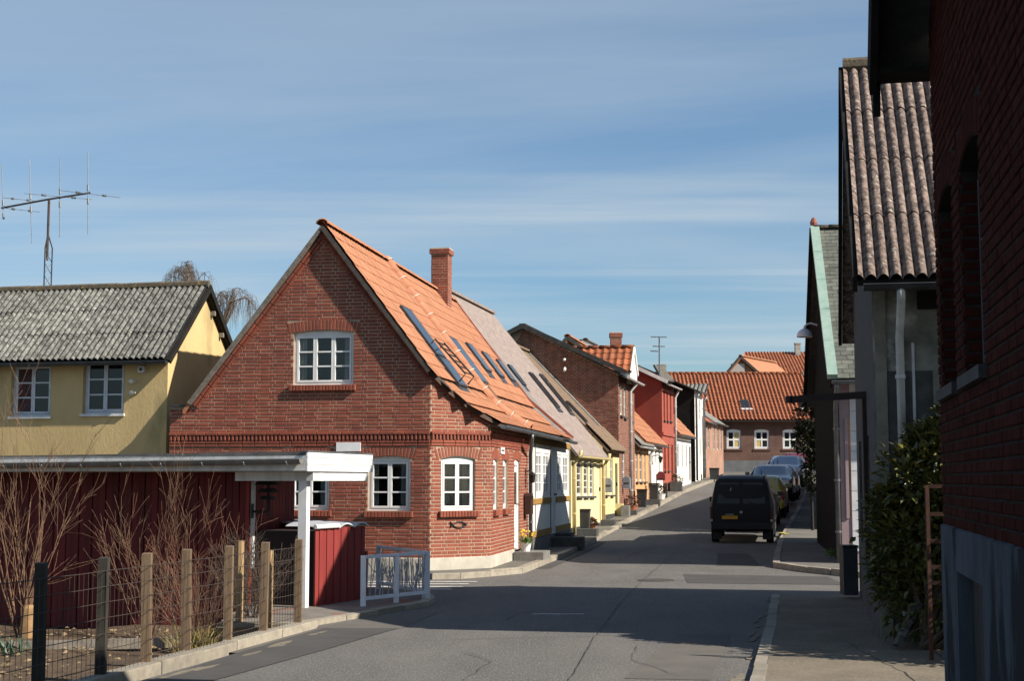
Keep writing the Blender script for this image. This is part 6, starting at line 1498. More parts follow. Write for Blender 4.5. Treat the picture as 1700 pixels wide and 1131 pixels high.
# boarded wall, plank by plank
we = NR + WP * 1.13 + DP * .55
n = 50
for i in range(n):
    w_ = .105; m = MB(); o_ = R.uniform(0, .004) + (0.012 if i % 2 else 0); zb0 = -.33
    m.box(we + WP * (.016 + w_ * i) - DP * o_ + Z * zb0, WP * (w_ - .010), DP * .022, Z * (zb_ - zb0 - .002)); m.build('plank', plank_red, cp)
m = MB(); m.box(we + DP * .024 + WP * .02 + Z * -.33, WP * 5.2, DP * .05, Z * 2.2); m.build('wall_backing', M('dark_batten', (.02, .012, .012), None), cp)
m = MB(); m.box(we + WP * .003 - DP * .03 + Z * -.05, WP * .012 * -4, DP * .12, Z * (zb_ - .08)); m.build('corner_board', plank_bright, cp)
m = MB(); m.box(we - WP * .085 + DP * .02 + Z * .55, WP * .035, DP * .07, Z * 1.2); m.build('corner_batten', white_old, cp)
for i in range(14):
    m = MB(); m.box(we + DP * (.10 + .105 * i) + Z * -.05 - WP * .0, DP * .095, WP * .02, Z * (zb_ + .04)); m.build('plank', plank_red, cp)
# tiered bird feeder on the wall end
bf = thing('bird_feeder', 'small dark tiered bird feeder on a bracket at the end of the boarded wall', 'bird feeder', we + Z * 1.2)
b0 = we - WP * .10 + DP * .0
m = MB(); m.tube([b0 + Z * 1.33, b0 - WP * .22 + Z * 1.33, b0 - WP * .24 + Z * 1.26], .018, 6); m.box(b0 + Z * 1.24 - DP * .03, DP * .05, WP * .02, Z * .2); m.build('bracket', black_metal, bf)
c = b0 - WP * .22
for (z, w_) in ((1.70, .34), (1.60, .26), (1.50, .18)):
    m = MB(); m.hexa([c + WP * (w_ / 2) - DP * .1 + Z * z, c - WP * (w_ / 2) - DP * .1 + Z * z, c - WP * (w_ / 2) + DP * .1 + Z * z, c + WP * (w_ / 2) + DP * .1 + Z * z, c + WP * (w_ / 3) - DP * .06 + Z * (z + .05), c - WP * (w_ / 3) - DP * .06 + Z * (z + .05), c - WP * (w_ / 3) + DP * .06 + Z * (z + .05), c + WP * (w_ / 3) + DP * .06 + Z * (z + .05)]); m.build('tier', black_metal, bf)
m = MB(); m.tube([c + Z * 1.33, c + Z * 1.72], .02, 6); m.build('stem', black_metal, bf)
# ================================================================== RED BOARDED BIN SHELTER
bs = thing('bin_shelter', 'waist high bin shelter of red boards with a wavy pale plastic lid', 'shelter', V(-2.7, 20, 0))
S0 = at(523, 1010, 19.55); S0.z = 0; S1 = at(605, 1002, 20.75); S1.z = 0
us = (S1 - S0); Ls_ = us.length; us /= Ls_; ns_ = us.cross(Z)
hz = 1.10; n = 14
for i in range(n):
    m = MB(); m.box(S0 + us * (i * Ls_ / n + .003) + Z * .03 - ns_ * (.0 if i % 2 else .008), us * (Ls_ / n - .006), -ns_ * .02, Z * (hz - .03)); m.build('plank', plank_bright if i < 4 else plank_bright, bs)
# back-left run of boards under the carport
T0 = at(414, 1000, 21.6); T0.z = 0; ut = (S0 + V(-.2, .9, 0) - T0); Lt = ut.length; ut /= Lt; n = 17
for i in range(n):
    m = MB(); m.box(T0 + ut * (i * Lt / n + .003) + Z * .03, ut * (Lt / n - .006), -ut.cross(Z) * .02, Z * (hz - .0)); m.build('plank', plank_red, bs)
# wavy lid: shallow arches of pale corrugated plastic
def lid(O_, U_, L_, w_, depthv, z):
    n = max(1, round(L_ / w_)); w2 = L_ / n
    for i in range(n):
        vs = []; k = 9
        for dvv in (V(0, 0, 0), depthv):
            for j in range(k): t = j / (k - 1); vs.append(O_ + U_ * (w2 * (i + t)) + dvv + Z * (z + .055 * math.sin(math.pi * t)))
        m = MB(); m.add(vs, [[j, j + 1, k + j + 1, k + j] for j in range(k - 1)]); m.add([v - Z * .02 for v in vs[:k]] + vs[:k], [[j, j + 1, k + j + 1, k + j] for j in range(k - 1)])
        m.build('lid_sheet', M('pale_plastic', (.50, .52, .56), (.4, .42, .46), 4, .4), bs)
lid(T0 + ut.cross(Z) * .04, ut, Lt, .43, -ut.cross(Z) * .8, hz + .012); lid(S0 + ns_ * .04 + us * .55, us, Ls_ - .5, .42, -ns_ * .9, hz + .012)
m = MB(); m.tube([S0 + ns_ * .02 + Z * (hz + .03) - us * .05, S0 + ns_ * .02 + Z * (hz + .03) + us * .55], .032, 8); m.build('lid_roll', white_paint, bs)
m = MB(); m.box(S0 - ns_ * .03 + Z * .03, us * Ls_, -ns_ * .9, Z * (hz - .06)); m.build('bin_body', M('dark_batten', (.02, .012, .012)), bs)
m = MB(); m.box(S1 + us * .003 - ns_ * .02 + Z * .12, us * .05, ns_ * .04, Z * .62); m.build('end_post', plank_bright, bs)
# ================================================================== WIRE FENCE
wf = thing('wire_fence', 'garden fence of square wooden posts and welded wire mesh beside the kerb', 'fence', V(-3.2, 13.5, 0))
py_ = [(10.6, 1.10), (11.55, 1.10), (12.5, 1.09), (13.35, 1.085), (14.17, 1.08), (15.1, 1.07), (16.0, 1.07), (17.0, 1.06)]
pp_ = []
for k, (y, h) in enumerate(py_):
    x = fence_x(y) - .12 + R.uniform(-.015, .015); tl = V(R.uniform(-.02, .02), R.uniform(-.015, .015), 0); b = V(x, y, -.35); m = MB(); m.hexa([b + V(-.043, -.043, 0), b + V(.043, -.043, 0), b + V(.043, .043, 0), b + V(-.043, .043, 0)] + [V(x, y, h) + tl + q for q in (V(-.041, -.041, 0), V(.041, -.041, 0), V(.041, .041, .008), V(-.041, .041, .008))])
    m.build('post', timber if k > 2 else M('shade_toned_post', (.045, .04, .03), (.028, .026, .022), 7, .85), wf); pp_.append(V(x, y, 0))  # nearest posts coloured darker to stand for shade lying across them
for (px, h) in ((397, 1.03), (446, .93)):
    p = at(px, 1030, 17.5 if px == 397 else 17.25); m = MB(); m.tube([V(p.x, p.y, -.35), V(p.x, p.y, h)], .048, 8); m.build('post', M('yellowish_post', (.36, .24, .12), (.26, .17, .09), 6, .85, stretch=(5, 5, .6)), wf); pp_.append(V(p.x, p.y, 0))
m = MB(); line = pp_[:8]
for a, b in zip(line, line[1:]):
    a2 = a + V(.048, 0, 0); b2 = b + V(.048, 0, 0); Lm = (b2 - a2).length
    for i in range(8): z = .04 + .135 * i; m.tube([a2 + Z * z, a2.lerp(b2, .5) + Z * (z - .006), b2 + Z * z], .0036, 4, cap=False)
    k = int(Lm / .075)
    for i in range(k): c = a2.lerp(b2, (i + .5) / k); m.tube([c + Z * .0, c + Z * .99], .0024, 3, cap=False)
a2, b2 = line[-1], pp_[8]
for i in range(7): z = .05 + .14 * i; m.tube([a2 + Z * z, pp_[9] + Z * (z - .02), b2 + Z * z], .0036, 4, cap=False)
m.build('wire_mesh', M('rusted_wire', (.07, .05, .04), None, rough=.6, metal=.3), wf, stuff=True)
# ================================================================== PALE BLUE PAVEMENT RAILING
rl = thing('railing', 'low pale blue steel railing with twig patterned infill round the paved corner', 'railing', V(-1.6, 20, 0))
ra = V(-2.02, 19.55, .06); rb_ = V(-1.22, 20.75, .06); rc_ = V(-2.10, 22.6, .06); hr = .66
rr = random.Random(3)
def rail_run(a, b, mid=True):
    d = b - a; L_ = d.length; dn = d / L_
    for z in (hr, .10): m = MB(); m.beam(a + Z * z, b + Z * z, .035, .045); m.build('rail', rail_paint, rl)
    for f in ((0, .5, 1) if mid else (0, 1)):
        p = a + d * f; m = MB(); m.cbox(p + Z * .30, .07, .07, .76); m.build('post', rail_paint, rl)
    m = MB()
    k = int(L_ / .055)
    for i in range(k):
        u0 = (i + .5) / k * L_ + rr.uniform(-.02, .02); u1 = u0 + rr.uniform(-.16, .16); u1 = min(max(u1, .03), L_ - .03); z1 = rr.choice([hr - .02, hr - .02, .45, .52, .38]); z0 = .12 if rr.random() < .75 else rr.uniform(.2, .3)
        m.tube([a + dn * u0 + Z * z0, a + dn * (u0 * .4 + u1 * .6) + Z * (z0 + (z1 - z0) * .5) , a + dn * u1 + Z * z1], .007, 4)
        if rr.random() < .6:
            c = a + dn * ((u0 + u1) / 2) + Z * ((z0 + z1) / 2); e = rr.uniform(-.12, .12); m.tube([c, c + dn * e + Z * rr.uniform(.05, .14)], .006, 4)
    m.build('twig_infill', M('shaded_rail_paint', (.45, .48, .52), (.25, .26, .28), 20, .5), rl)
rail_run(ra, rb_); rail_run(rc_, rb_ + V(-.05, .1, 0), False)
# ================================================================== BARE SHRUBS IN THE GARDEN
def bare_shrub(name, label, base, height, width, stems, seed, mat, depth=2, lean=V(0, 0, 0), r0=.016, stump=False, kids=(2, 4), cat='shrub'):
    t = thing(name, label, cat, base); rn = random.Random(seed); m = MB()
    for i in range(stems):
        a = rn.uniform(0, 6.28); o = V(math.cos(a), math.sin(a) * .6, 0); d = (Z * 1.0 + o * rn.uniform(.05, width / height * 1.25) + lean).normalized()
        grow(m, base + o * rn.uniform(0, .12), d, height * rn.uniform(.45, .68), r0 * rn.uniform(.6, 1.1), depth, .34, 0, 6, rn, .0022, kids, .28)
    m.build('stems', mat, t)
    if stump:
        m = MB(); m.lathe(base + V(.12, -.1, 0), [(.12, 0), (.10, .25), (.085, .42), (.05, .46), (.001, .45)], 9); m.build('stump', M('cut_wood', (.33, .2, .09), (.2, .12, .06), 10), t)
    return t
bare_shrub('bare_shrub', 'tallest leafless shrub with many pale upright stems before the red boards, at far left', V(-6.35, 18.7, -.3), 2.9, 1.0, 9, 21, bark, 3, stump=True, kids=(2, 4), r0=.015)
bare_shrub('bare_shrub', 'leafless twiggy shrub against the middle of the red boarded wall', V(-4.75, 18.9, -.3), 2.15, .85, 8, 22, bark, 3, kids=(2, 4), r0=.010)
bare_shrub('bare_shrub', 'low reddish bare shrub leaning against the right end of the boarded wall', V(-4.05, 18.6, -.3), 1.8, .8, 8, 23, bark_red, 3, lean=V(.1, 0, 0), kids=(2, 3), r0=.009)
bare_shrub('bare_shrub', 'dense dark twiggy bush behind the last fence posts by the carport post', V(-3.25, 18.0, -.05), 1.05, .55, 20, 24, bark_grey, 3, kids=(3, 4), r0=.009)
bare_shrub('bare_shrub', 'low tangle of dry brown twigs at the foot of the fence near the yellowish post', V(-3.75, 17.0, -.3), 1.2, .7, 16, 25, bark, 2, kids=(2, 4), r0=.008)
bb_ = thing('bramble', 'arching pinkish bramble stems at the left edge of the garden', 'bramble', V(-7.1, 18.3, -.3)); m = MB(); rn = random.Random(8)
for i in range(9):
    a = V(-7.3 + rn.uniform(-.3, .3), 18.2 + rn.uniform(-.3, .3), -.3); h = rn.uniform(.35, .95); w = rn.uniform(.3, .9); m.tube([a, a + V(w * .2, 0, h * .7), a + V(w * .55, -.05, h), a + V(w * .9, -.1, h * .8), a + V(w * 1.02, -.1, h * .45)], [.011, .01, .009, .007, .005], 5, cap=False)
m.build('stems', M('pink_cane', (.42, .22, .2), (.3, .14, .12), 8), bb_)
def blades(name, label, c, rx, ry, n, L, w, mat, cat='plant'):
    t = thing(name, label, cat, c); m = MB()
    for _ in range(n):
        a = R.uniform(0, 6.28); k = math.sqrt(R.random()); b = c + V(math.cos(a) * rx * k, math.sin(a) * ry * k, 0); d = V(R.uniform(-.5, .5), R.uniform(-.5, .5), 1).normalized(); s = d.cross(V(R.uniform(-1, 1), R.uniform(-1, 1), 0)).normalized() * w; l = L * R.uniform(.5, 1.1); mid = b + d * l * .6; tip = b + d * l + V(d.x, d.y, -.3) * l * .25
        m.add([b - s, b + s, mid + s, mid - s, tip], [[0, 1, 2, 3], [3, 2, 4]])
    m.build('leaves', mat, t, stuff=True); return t
blades('bulb_leaves', 'clump of blue green bulb leaves under the tallest bare shrub', V(-6.35, 17.3, -.33), .75, .35, 110, .30, .012, leaf_blue)
blades('grass_clump', 'tuft of dry yellow grass at the garden fence by the two close posts', V(-3.60, 16.4, -.32), .22, .3, 260, .5, .005, dry_grass, 'grass')
blades('grass_clump', 'small green weeds sprouting at the inner foot of the garden kerb', V(-2.95, 15.6, -.3), .15, .3, 60, .22, .008, leaf_fresh, 'grass')
eg = relocate(MB().beam(V(-6.2, 17.6, -.26), V(-4.1, 18.15, -.26), .12, .12).build('log_edging', M('grey_log', (.22, .19, .15), (.14, .12, .1), 6))); tag(eg, 'grey timber edging log lying on the soil behind the fence', 'log')
# ================================================================== THINGS ALONG THE LEFT PAVEMENT
def pavement_at(px, py):
    p = onground(px, py, .10); f = facade_at(px)
    if p.y > f.y - .9: y = f.y - .9; q = at(px, py, y); return V(q.x, y, gz(y) + .095)     # never inside the house behind
    return p
def dark_bin(label, px, ytop, ybot, w, group=None):
    p = pavement_at(px, ybot); h = at(px, ytop, p.y).z - p.z; t = thing('wheelie_bin', label, 'bin', p); d = V(.2, .98, 0); e = V(.98, -.2, 0)
    m = MB(); m.hexa([p - e * w * .42 - d * w * .45, p + e * w * .42 - d * w * .45, p + e * w * .42 + d * w * .45, p - e * w * .42 + d * w * .45] + [p + Z * (h * .9) + q for q in (-e * w * .5 - d * w * .5, e * w * .5 - d * w * .5, e * w * .5 + d * w * .5, -e * w * .5 + d * w * .5)]); m.build('body', dark_grey, t)
    m = MB(); m.box(p + Z * (h * .905) - e * w * .53 - d * w * .55, e * w * 1.06, d * w * 1.1, Z * h * .08); m.build('lid', black_metal, t)
    return t
dark_bin('dark bin standing on the pavement before the pale yellow cottage', 971, 845, 880, .30)
dark_bin('dark bin between the brown brick house and the apricot cottage', 1066, 812, 842, .36)
dark_bin('dark bin by the drainpipe of the white cottage', 1085.5, 802, 833, .36)
dark_bin('dark bin near the top of the row, before the last tan house', 1186, 777, 797, .5)
def step(label, px0, px1, ytop, ybot, mat=stone_dark, dep=.6):
    a = pavement_at(px0, ybot); b = V(at(px1, ybot, a.y).x, a.y, a.z); h = at(px0, ytop, a.y).z - a.z
    o = MB().box(a - Z * .03, b - a, V(.17, .98, 0) * dep, Z * (h + .03)).build('door_step', mat); return tag(relocate(o), label, 'step')
grey_step = M('grey_step', (.2, .19, .17), (.13, .125, .115), 6)
step('upper dark stone step at the door of the half-timbered house', 918, 948, 886, 896); step('lower wide dark stone step at the door of the half-timbered house', 912, 966, 893, 906)
step('grey topped step at the door of the pale yellow cottage', 957, 990, 879, 892); step('dark step before the bright yellow cottage', 997, 1020, 864, 874)
step('grey box step beside the brown brick house door', 1031, 1044, 840, 858, grey_step); step('flat dark step at the brown brick house door', 1040, 1056, 848, 856)
step('dark step at the foot of the white cottage door', 1072, 1095, 830, 839); step('low dark planter step before the red townhouse', 1112, 1132, 800, 808)
def bush(label, px, ybot, ytop, mat, w):
    p = pavement_at(px, ybot); h = at(px, ytop, p.y).z - p.z; t = thing('potted_bush', label, 'plant', p)
    m = MB(); m.lathe(p, [(w * .4, 0), (w * .55, h * .4), (w * .48, h * .4), (.001, h * .38)], 12); m.build('pot', white_old if 'white' in label else terracotta, t)
    pts = []
    for _ in range(260):
        a = R.uniform(0, 6.283); q = R.uniform(-1, 1); s = math.sqrt(1 - q * q); d = V(math.cos(a) * s, math.sin(a) * s, q); pts.append((p + Z * (h * .68) + V(d.x * w * .7, d.y * w * .7, d.z * h * .32) * R.uniform(.5, 1.05), d))
    leafy(t, pts, .09, .05, mat, 0); return t
bush('round reddish brown bush in a terracotta pot by the brown brick house', 1049, 850, 824, M('red_brown_leaf', (.16, .07, .05), (.1, .05, .035), 8, rnd=.3), .42)
bush('green bush in a white tub by the white cottage', 1096, 830, 806, leaf_dark, .42); bush('dark bush in a pot against the red townhouse', 1121, 806, 789, leaf_dark, .6)
bush('dry brown plant in a pot at the pale yellow cottage corner', 983, 880, 862, M('red_brown_leaf', (.16, .07, .05)), .2)
yb_ = pavement_at(1027, 856); o = MB().box(yb_ - V(.15, 0, 0), V(.3, 0, 0), V(.05, .28, 0), Z * .42).build('utility_box', yellow_lime); tag(relocate(o), 'small yellow utility cabinet between the yellow cottage and the brick house', 'cabinet')
po = pavement_at(1105, 826); o = MB().beam(po, po + Z * .6, .14, .14, up=V(0, 1, 0)).build('bollard', dark_grey); tag(relocate(o), 'short dark bollard at the corner of the red townhouse', 'bollard')
def letter_box(label, px, yt, yb, w, mat, rounded=True):
    f = facade_at(px); Nn = V(.975, -.22, 0); k = f + Nn * .02; z0, z1 = at(px, yb, f.y).z, at(px, yt, f.y).z; h = z1 - z0; s = V(.0, 1, 0)
    c = f + Nn * .0; t = thing('mailbox', label, 'mailbox', V(c.x, c.y, z0)); u = Nn
    pts = [c + Nn * .03 + Z * z0, c + Nn * (.03 + w) + Z * z0, c + Nn * (.03 + w) + Z * (z1 - w * .5)] + [c + Nn * (.03 + w / 2 + w / 2 * math.cos(a)) + Z * (z1 - w * .5 + w * .5 * math.sin(a)) for a in (.5, 1.0, 1.57, 2.1, 2.6)] + [c + Nn * .03 + Z * (z1 - w * .5)]
    m = MB(); m.extrude(pts, V(.2, .97, 0) * .25); m.build('box', mat, t); m = MB(); m.box(c + Nn * .06 + Z * (z1 - w) - V(.2, .97, 0) * .012, Nn * (w - .06), V(.2, .97, 0) * .011, Z * .03); m.build('flap', black_metal, t)
grey_box = M('grey_box', (.33, .34, .35), (.26, .27, .28), 5, .5)
letter_box('round topped grey mailbox on the bright yellow cottage', 1000.5, 794, 818, .26, grey_box); letter_box('round topped grey mailbox on the tall brown brick house', 1031.5, 791, 812, .26, M('bluegrey_box', (.2, .22, .24), None)); letter_box('dark red letter box on the white cottage', 1088, 783, 798, .34, M('dark_red_box', (.13, .02, .02), None))
wl2 = thing('wall_lantern', 'dark lantern on a scroll bracket on the white cottage', 'lantern', facade_at(1083)); f = facade_at(1083); z = at(1083, 758, f.y).z; Nn = V(.975, -.22, 0)
m = MB(); m.tube([f + Z * z, f + Nn * .2 + Z * (z + .05), f + Nn * .32 + Z * z], .02, 5); m.build('bracket', black_metal, wl2)
m = MB(); m.lathe(f + Nn * .32 + Z * (z - .28), [(.04, 0), (.09, .2), (.12, .22), (.01, .3)], 6); m.build('lantern_case', black_metal, wl2)
# bare street tree and hedge at the top of the row
st = thing('street_tree', 'small dark bare tree standing at the end of the row before the long house', 'tree', onground(1211, 780)); b = onground(1211, 781); rn = random.Random(4)
m = MB(); m.tube([b, b + Z * 1.2, b + V(.1, 0, 1.6)], [.09, .07, .06], 7); m.build('trunk', bark_grey, st)
m = MB()
for i in range(12): grow(m, b + Z * rn.uniform(1.0, 1.6), V(rn.uniform(-.6, .6), rn.uniform(-.6, .6), 1), rn.uniform(.7, 1.1), .03, 3, .4, 0, 4, rn, .012, (3, 4))
m.build('twigs', bark_grey, st)
tr = thing('street_tree', 'bare reddish shrub on the pavement behind the parked cars', 'shrub', V(14.0, 70, gz(70))); m = MB(); rn = random.Random(9); b = at(1372, 770, 66)
for i in range(12): grow(m, V(b.x, 66, gz(66)), V(rn.uniform(-.4, .4), rn.uniform(-.4, .4), 1), rn.uniform(1.2, 2.0), .03, 3, .4, 0, 4, rn, .01, (2, 4))
m.build('twigs', bark_red, tr); tr.location = V(b.x, 66, gz(66)); tr.children[0].data.transform(Matrix.Translation(V(14.0, 70, gz(70)) - tr.location))
# ================================================================== VEHICLES
tyre = M('tyre_rubber', (.012, .012, .012), None, rough=.9); rim_m = M('steel_rim', (.25, .25, .26), None, rough=.4, metal=.8)
tail_red = M('tail_lamp_red', (.22, .010, .008), None, rough=.15, spec=.6); car_glass = M('car_glass', (.012, .016, .018), None, rough=.05, spec=.8)
trim = M('black_trim', (.015, .015, .016), None, rough=.6)
def paint(name, c): return M(name, c, None, rough=.3, spec=.5, coat=.7)
def vehicle(name, label, cat, pos, yaw, st, mat, glassq, L, wheels, wr, extras=None, group=None):
    """st: stations from the rear (x, z bottom, z waist, z top, half width low, half width waist, half width roof)"""
    F = V(math.sin(yaw), math.cos(yaw), 0); Rr = V(F.y, -F.x, 0); z0 = gz(pos.y + L / 2); sl_ = (gz(pos.y + L) - gz(pos.y)) / L
    t = thing(name, label, cat, V(pos.x, pos.y, gz(pos.y)), group)
    def P(x, y, z): return V(pos.x, pos.y, gz(pos.y)) + F * x + Z * (sl_ * x) + Rr * y + Z * z
    mb = MB(); rings = []
    for (x, zb, zw, zt, wl, ww, wt) in st:
        half = [(wl * .86, zb), (wl, zb + .09), (max(wl, ww) * 1.005, (zb + zw) / 2), (ww, zw), (ww * .985, zw + (zt - zw) * .08), (wt + (ww - wt) * .12, zt - (zt - zw) * .13), (wt * .9, zt - (zt - zw) * .02), (wt * .55, zt)]
        ring = [P(x, y, z) for y, z in half] + [P(x, -y, z) for y, z in half[::-1]]; rings.append(ring)
    n = len(rings[0]); k = len(mb.v)
    for r in rings: mb.v.extend(r)
    for i in range(len(rings) - 1):
        for j in range(n):
            a = i * n + j; b = i * n + (j + 1) % n; mb.f.append([a, b, b + n, a + n])
    mb.f.append(list(range(n))[::-1]); mb.f.append([(len(rings) - 1) * n + j for j in range(n)])
    body = mb.build('body', mat, t, smooth=True)
    try:
        md = body.modifiers.new('edges', 'EDGE_SPLIT'); md.split_angle = math.radians(38)
    except Exception: pass
    for (nm, q) in glassq:
        pts = [P(*v) for v in q]; nrm = (pts[1] - pts[0]).cross(pts[3] - pts[0]).normalized(); ctr = sum(pts, V(0, 0, 0)) / len(pts)
        mid = P(L / 2, 0, 1.0)
        if nrm.dot(ctr - mid) < 0: nrm = -nrm
        m = MB(); m.extrude([p + nrm * .012 for p in pts], -nrm * .03); m.build(nm, car_glass, t)
    for x in wheels:
        for s in (1, -1):
            hw = st[len(st) // 2][4]; c = P(x, s * (hw - .10), wr)
            m = MB(); m.lathe(c - Rr * .1, [(wr * .6, 0), (wr * .95, 0), (wr, .03), (wr, .17), (wr * .95, .2), (wr * .6, .2), (wr * .6, 0)], 24, axis=Rr); w = m.build('wheel', tyre, t, smooth=False)
            m = MB(); o = c + Rr * (s * .085); m.lathe(o, [(wr * .62, 0), (wr * .5, .012 * s), (wr * .16, .03 * s), (.001, .03 * s)], 20, axis=Rr); m.build('rim', rim_m, w)
    if extras: extras(t, P, F, Rr)
    return t
def bx(parent, name, P, x0, x1, y0, y1, z0, z1, mat):
    m = MB(); m.hexa([P(x0, y0, z0), P(x1, y0, z0), P(x1, y1, z0), P(x0, y1, z0), P(x0, y0, z1), P(x1, y0, z1), P(x1, y1, z1), P(x0, y1, z1)]); return m.build(name, mat, parent)
def mirrors(t, P, x, y, z, mat, w=.17):
    for s in (1, -1): bx(t, 'mirror', P, x - .06, x + .06, s * y, s * (y + w), z, z + .14, mat)
# dark van seen from behind
van_st = [(0.0, .42, .60, .72, .74, .76, .74), (.015, .36, .88, 1.02, .80, .83, .78), (.10, .33, .99, 1.58, .82, .845, .70), (.17, .31, 1.0, 1.74, .83, .85, .675), (.32, .30, 1.0, 1.80, .835, .855, .67), (1.2, .28, 1.0, 1.825, .84, .86, .675), (2.2, .28, 1.0, 1.81, .84, .86, .67), (2.65, .28, 1.0, 1.74, .84, .86, .655), (2.95, .28, .99, 1.52, .84, .855, .64), (3.35, .28, .97, 1.14, .83, .845, .64), (3.75, .29, .86, .98, .81, .82, .62), (4.02, .32, .68, .80, .76, .76, .58), (4.12, .4, .55, .6, .66, .66, .5)]
def van_extras(t, P, F, Rr):
    # rear doors: seam, windows, plate, lamps, bumper, handle, wiper
    dk = trim
    for y0, y1 in ((-.62, -.045), (.045, .62)):
        pts = [P(.035, y0 * 1.04, 1.08), P(.035, y1 * 1.04, 1.08), P(.125, y1 * .93 if abs(y1) > .1 else y1, 1.64), P(.125, y0 * .93 if abs(y0) > .1 else y0, 1.64)]
        m = MB(); m.extrude([p - F * .012 for p in pts], F * .03); m.build('rear_window', M('tinted_van_glass', (.004, .005, .006), None, rough=.15, spec=.3), t)
    m = MB(); m.extrude([P(-.008, -.006, .55), P(-.008, .006, .55), P(.125, .006, 1.70), P(.125, -.006, 1.70)], F * .012); m.build('door_seam', dk, t)
    bx(t, 'number_plate', P, -.028, -.014, -.52, -.10, .66, .755, M('yellow_plate', (.52, .26, .02), None, rough=.5))
    bx(t, 'bumper', P, -.07, .12, -.80, .80, .40, .58, dk)
    m = MB(); m.lathe(P(-.0, .0, .84), [(.045, 0), (.045, .012), (.02, .016), (.001, .016)], 14, axis=-F); m.build('emblem', rim_m, t)
    for z_ in (1.045, .62): bx(t, 'panel_seam', P, -.004 if z_ < 1 else .02, .012 if z_ < 1 else .036, -.70, .70, z_, z_ + .012, dk)
    bx(t, 'plate_lamp', P, -.03, -.005, -.42, -.20, .775, .80, rim_m)
    for s in (1, -1):
        bx(t, 'side_strip', P, .75, 3.2, s * .845, s * .872, .55, .64, dk); bx(t, 'reversing_lamp', P, -.008, .02, s * .77, s * .83, .60, .655, M('clear_lamp', (.4, .4, .4), None, rough=.15))
    bx(t, 'door_handle', P, -.03, .0, .02, .16, .93, .97, dk)
    for s in (1, -1):
        bx(t, 'tail_lamp', P, -.004, .09, s * .775, s * .838, .66, .98, M('smoked_lamp', (.06, .006, .005), None, rough=.3))
    m = MB(); m.tube([P(-.005, .33, 1.08), P(.05, .12, 1.17)], .010, 4); m.build('wiper', dk, t)
    m = MB(); m.extrude([P(.075, -.30, 1.42), P(.075, -.285, 1.42), P(.088, -.255, 1.50), P(.088, -.27, 1.50)], -F * .012); m.build('sticker', white_paint, t)
    bx(t, 'roof_trim', P, .20, 2.3, .60, .64, 1.79, 1.825, dk); bx(t, 'roof_trim', P, .20, 2.3, -.64, -.60, 1.79, 1.825, dk)
    mirrors(t, P, 2.95, .86, 1.02, dk)
    for s in (1, -1): bx(t, 'mud_flap', P, .30, .33, s * .55, s * .78, .10, .36, dk)
    m = MB(); m.tube([P(.05, -.45, .33), P(.5, -.45, .36)], .03, 7); m.build('exhaust', rim_m, t)
van_g = [('side_window', ((2.05, .805, 1.06), (2.85, .80, 1.06), (2.62, .70, 1.58), (2.05, .70, 1.62))), ('side_window', ((2.05, -.805, 1.06), (2.85, -.80, 1.06), (2.62, -.70, 1.58), (2.05, -.70, 1.62))),
         ('side_window', ((.5, .81, 1.1), (1.9, .81, 1.1), (1.9, .705, 1.62), (.5, .705, 1.6))), ('windscreen', ((3.30, -.62, 1.14), (3.30, .62, 1.14), (2.72, .56, 1.66), (2.72, -.56, 1.66)))]
yv = math.radians(11.5)
vp = at(1231.5, 905, 38.75); van = vehicle('van', 'dark unlit delivery van with two rear doors and a yellow plate, parked nearest', 'van', V(vp.x, 38.75, 0), yv, van_st, M('black_paint', (.006, .006, .007), None, rough=.5, spec=.25), van_g, 4.12, (.72, 3.35), .31, van_extras)
# hatchbacks and saloons, rear or front towards us
def hatch_st(H, W, L, k=1.0):
    w = W / 2
    return [(0.0, .40, .58, .66, w * .86, w * .9, w * .82), (.03, .33, .86, .95, w * .94, w * .97, w * .86), (.22, .30, .93, H * .80, w * .96, w * .985, w * .72), (.48, .28, .94, H * .965, w * .97, w, w * .68), (.9, .27, .94, H, w * .98, w, w * .68), (L * .42, .27, .93, H * .995, w * .98, w, w * .68), (L * .53, .27, .92, H * .93, w * .98, w, w * .66), (L * .66, .27, .90, .95 + .05 * k, w * .97, w * .985, w * .70), (L * .82, .27, .82, .88, w * .95, w * .96, w * .68), (L * .95, .30, .66, .74, w * .88, w * .88, w * .6), (L, .38, .52, .58, w * .74, w * .74, w * .5)]
def hatch_glass(H, W, L):
    w = W / 2; g = []
    g.append(('rear_window', ((.10, -w * .72, 1.0), (.10, w * .72, 1.0), (.44, w * .60, H * .925), (.44, -w * .60, H * .925))))
    g.append(('windscreen', ((L * .655, -w * .74, .985), (L * .655, w * .74, .985), (L * .50, w * .62, H * .935), (L * .50, -w * .62, H * .935))))
    for s in (1, -1): g.append(('side_window', ((.55, s * w * .93, 1.0), (L * .60, s * w * .93, .98), (L * .49, s * w * .725, H * .90), (.72, s * w * .735, H * .90))))
    return g
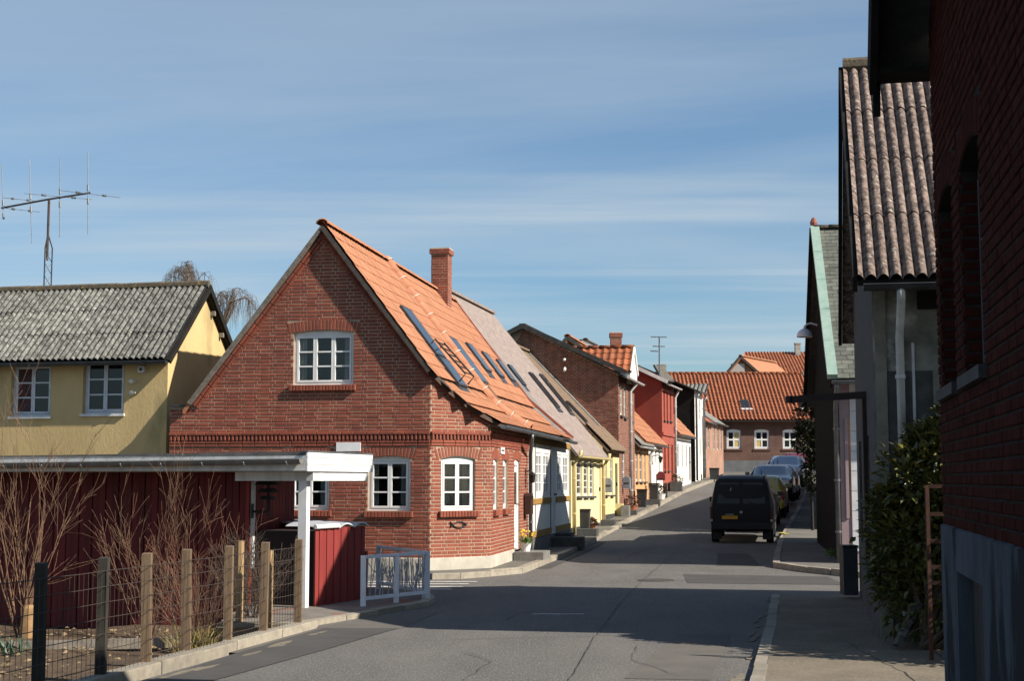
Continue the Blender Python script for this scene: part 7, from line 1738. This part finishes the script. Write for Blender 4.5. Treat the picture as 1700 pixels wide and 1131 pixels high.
def car_extras(colr):
    def f(t, P, F, Rr):
        L, W = f.L, f.W; w = W / 2
        bx(t, 'bumper', P, -.045, .1, -w * .86, w * .86, .36, .54, colr); bx(t, 'front_bumper', P, L - .06, L + .04, -w * .74, w * .74, .30, .5, colr)
        for s in (1, -1):
            bx(t, 'tail_lamp', P, -.01, .16, s * w * .80, s * w * .965, .66, .92, tail_red)
            bx(t, 'headlight', P, L - .20, L - .03, s * w * .55, s * w * .86, .56, .70, M('headlight_glass', (.55, .56, .58), None, rough=.1))
        bx(t, 'number_plate', P, -.03, -.012, -.26, .26, .60, .71, M('white_plate', (.6, .6, .6), None))
        bx(t, 'front_plate', P, L + .042, L + .055, -.26, .26, .36, .46, M('white_plate', (.6, .6, .6)))
        mirrors(t, P, L * .60, w * .95, .96, colr)
        m = MB(); m.tube([P(.62, 0, f.H), P(.45, 0, f.H + .22)], .012, 4); m.build('aerial', trim, t)
    return f
KX = [(p.y, p.x) for p in kerb2]
def kerb_x(y):
    for (a, xa), (b, xb) in zip(KX, KX[1:]):
        if y <= b: return xa + (xb - xa) * (y - a) / (b - a)
    (a, xa), (b, xb) = KX[-2:]; return xb + (xb - xa) * (y - b) / (b - a)
cars = [(44.3, 'black hatchback with a bright red tail lamp parked right behind the van', (.012, .012, .013), 1.42, 1.66, 3.8, 0),
        (49.6, 'olive yellow hatchback parked third in the line', (.34, .27, .03), 1.45, 1.66, 3.8, 0),
        (54.4, 'dark blue car with a broad tinted screen, fourth in the parked line', (.02, .03, .055), 1.43, 1.74, 4.3, 1),
        (59.8, 'grey car with its silvery roof just showing, fifth in the parked line', (.34, .35, .37), 1.46, 1.70, 4.2, 0),
        (65.2, 'blue grey car with pale roof, sixth in the parked line', (.17, .21, .28), 1.47, 1.74, 4.3, 1),
        (70.8, 'dark car with pale mirror, seventh in the parked line', (.02, .02, .022), 1.45, 1.72, 4.2, 0),
        (76.4, 'dull red car at the far end of the parked line', (.13, .025, .03), 1.47, 1.74, 4.2, 0)]
for (y, lab, c, H, Wc, L, flip) in cars:
    yw = math.atan2(kerb_x(y + 4) - kerb_x(y), 4); x = kerb_x(y) - Wc / 2 - (.30 - .01 * (y - 44))
    pm = paint('car_paint_%s' % lab.split()[0] + lab.split()[1], c); ex_ = car_extras(pm); ex_.L, ex_.W, ex_.H = L, Wc, H
    if flip: x += math.sin(yw) * L; y2 = y + math.cos(yw) * L; vehicle('car', lab, 'car', V(x, y2, 0), yw + math.pi, hatch_st(H, Wc, L), pm, hatch_glass(H, Wc, L), L, (.72, L - .75), .30, ex_, 'cars parked along the right kerb')
    else: vehicle('car', lab, 'car', V(x, y, 0), yw, hatch_st(H, Wc, L), pm, hatch_glass(H, Wc, L), L, (.72, L - .75), .30, ex_, 'cars parked along the right kerb')
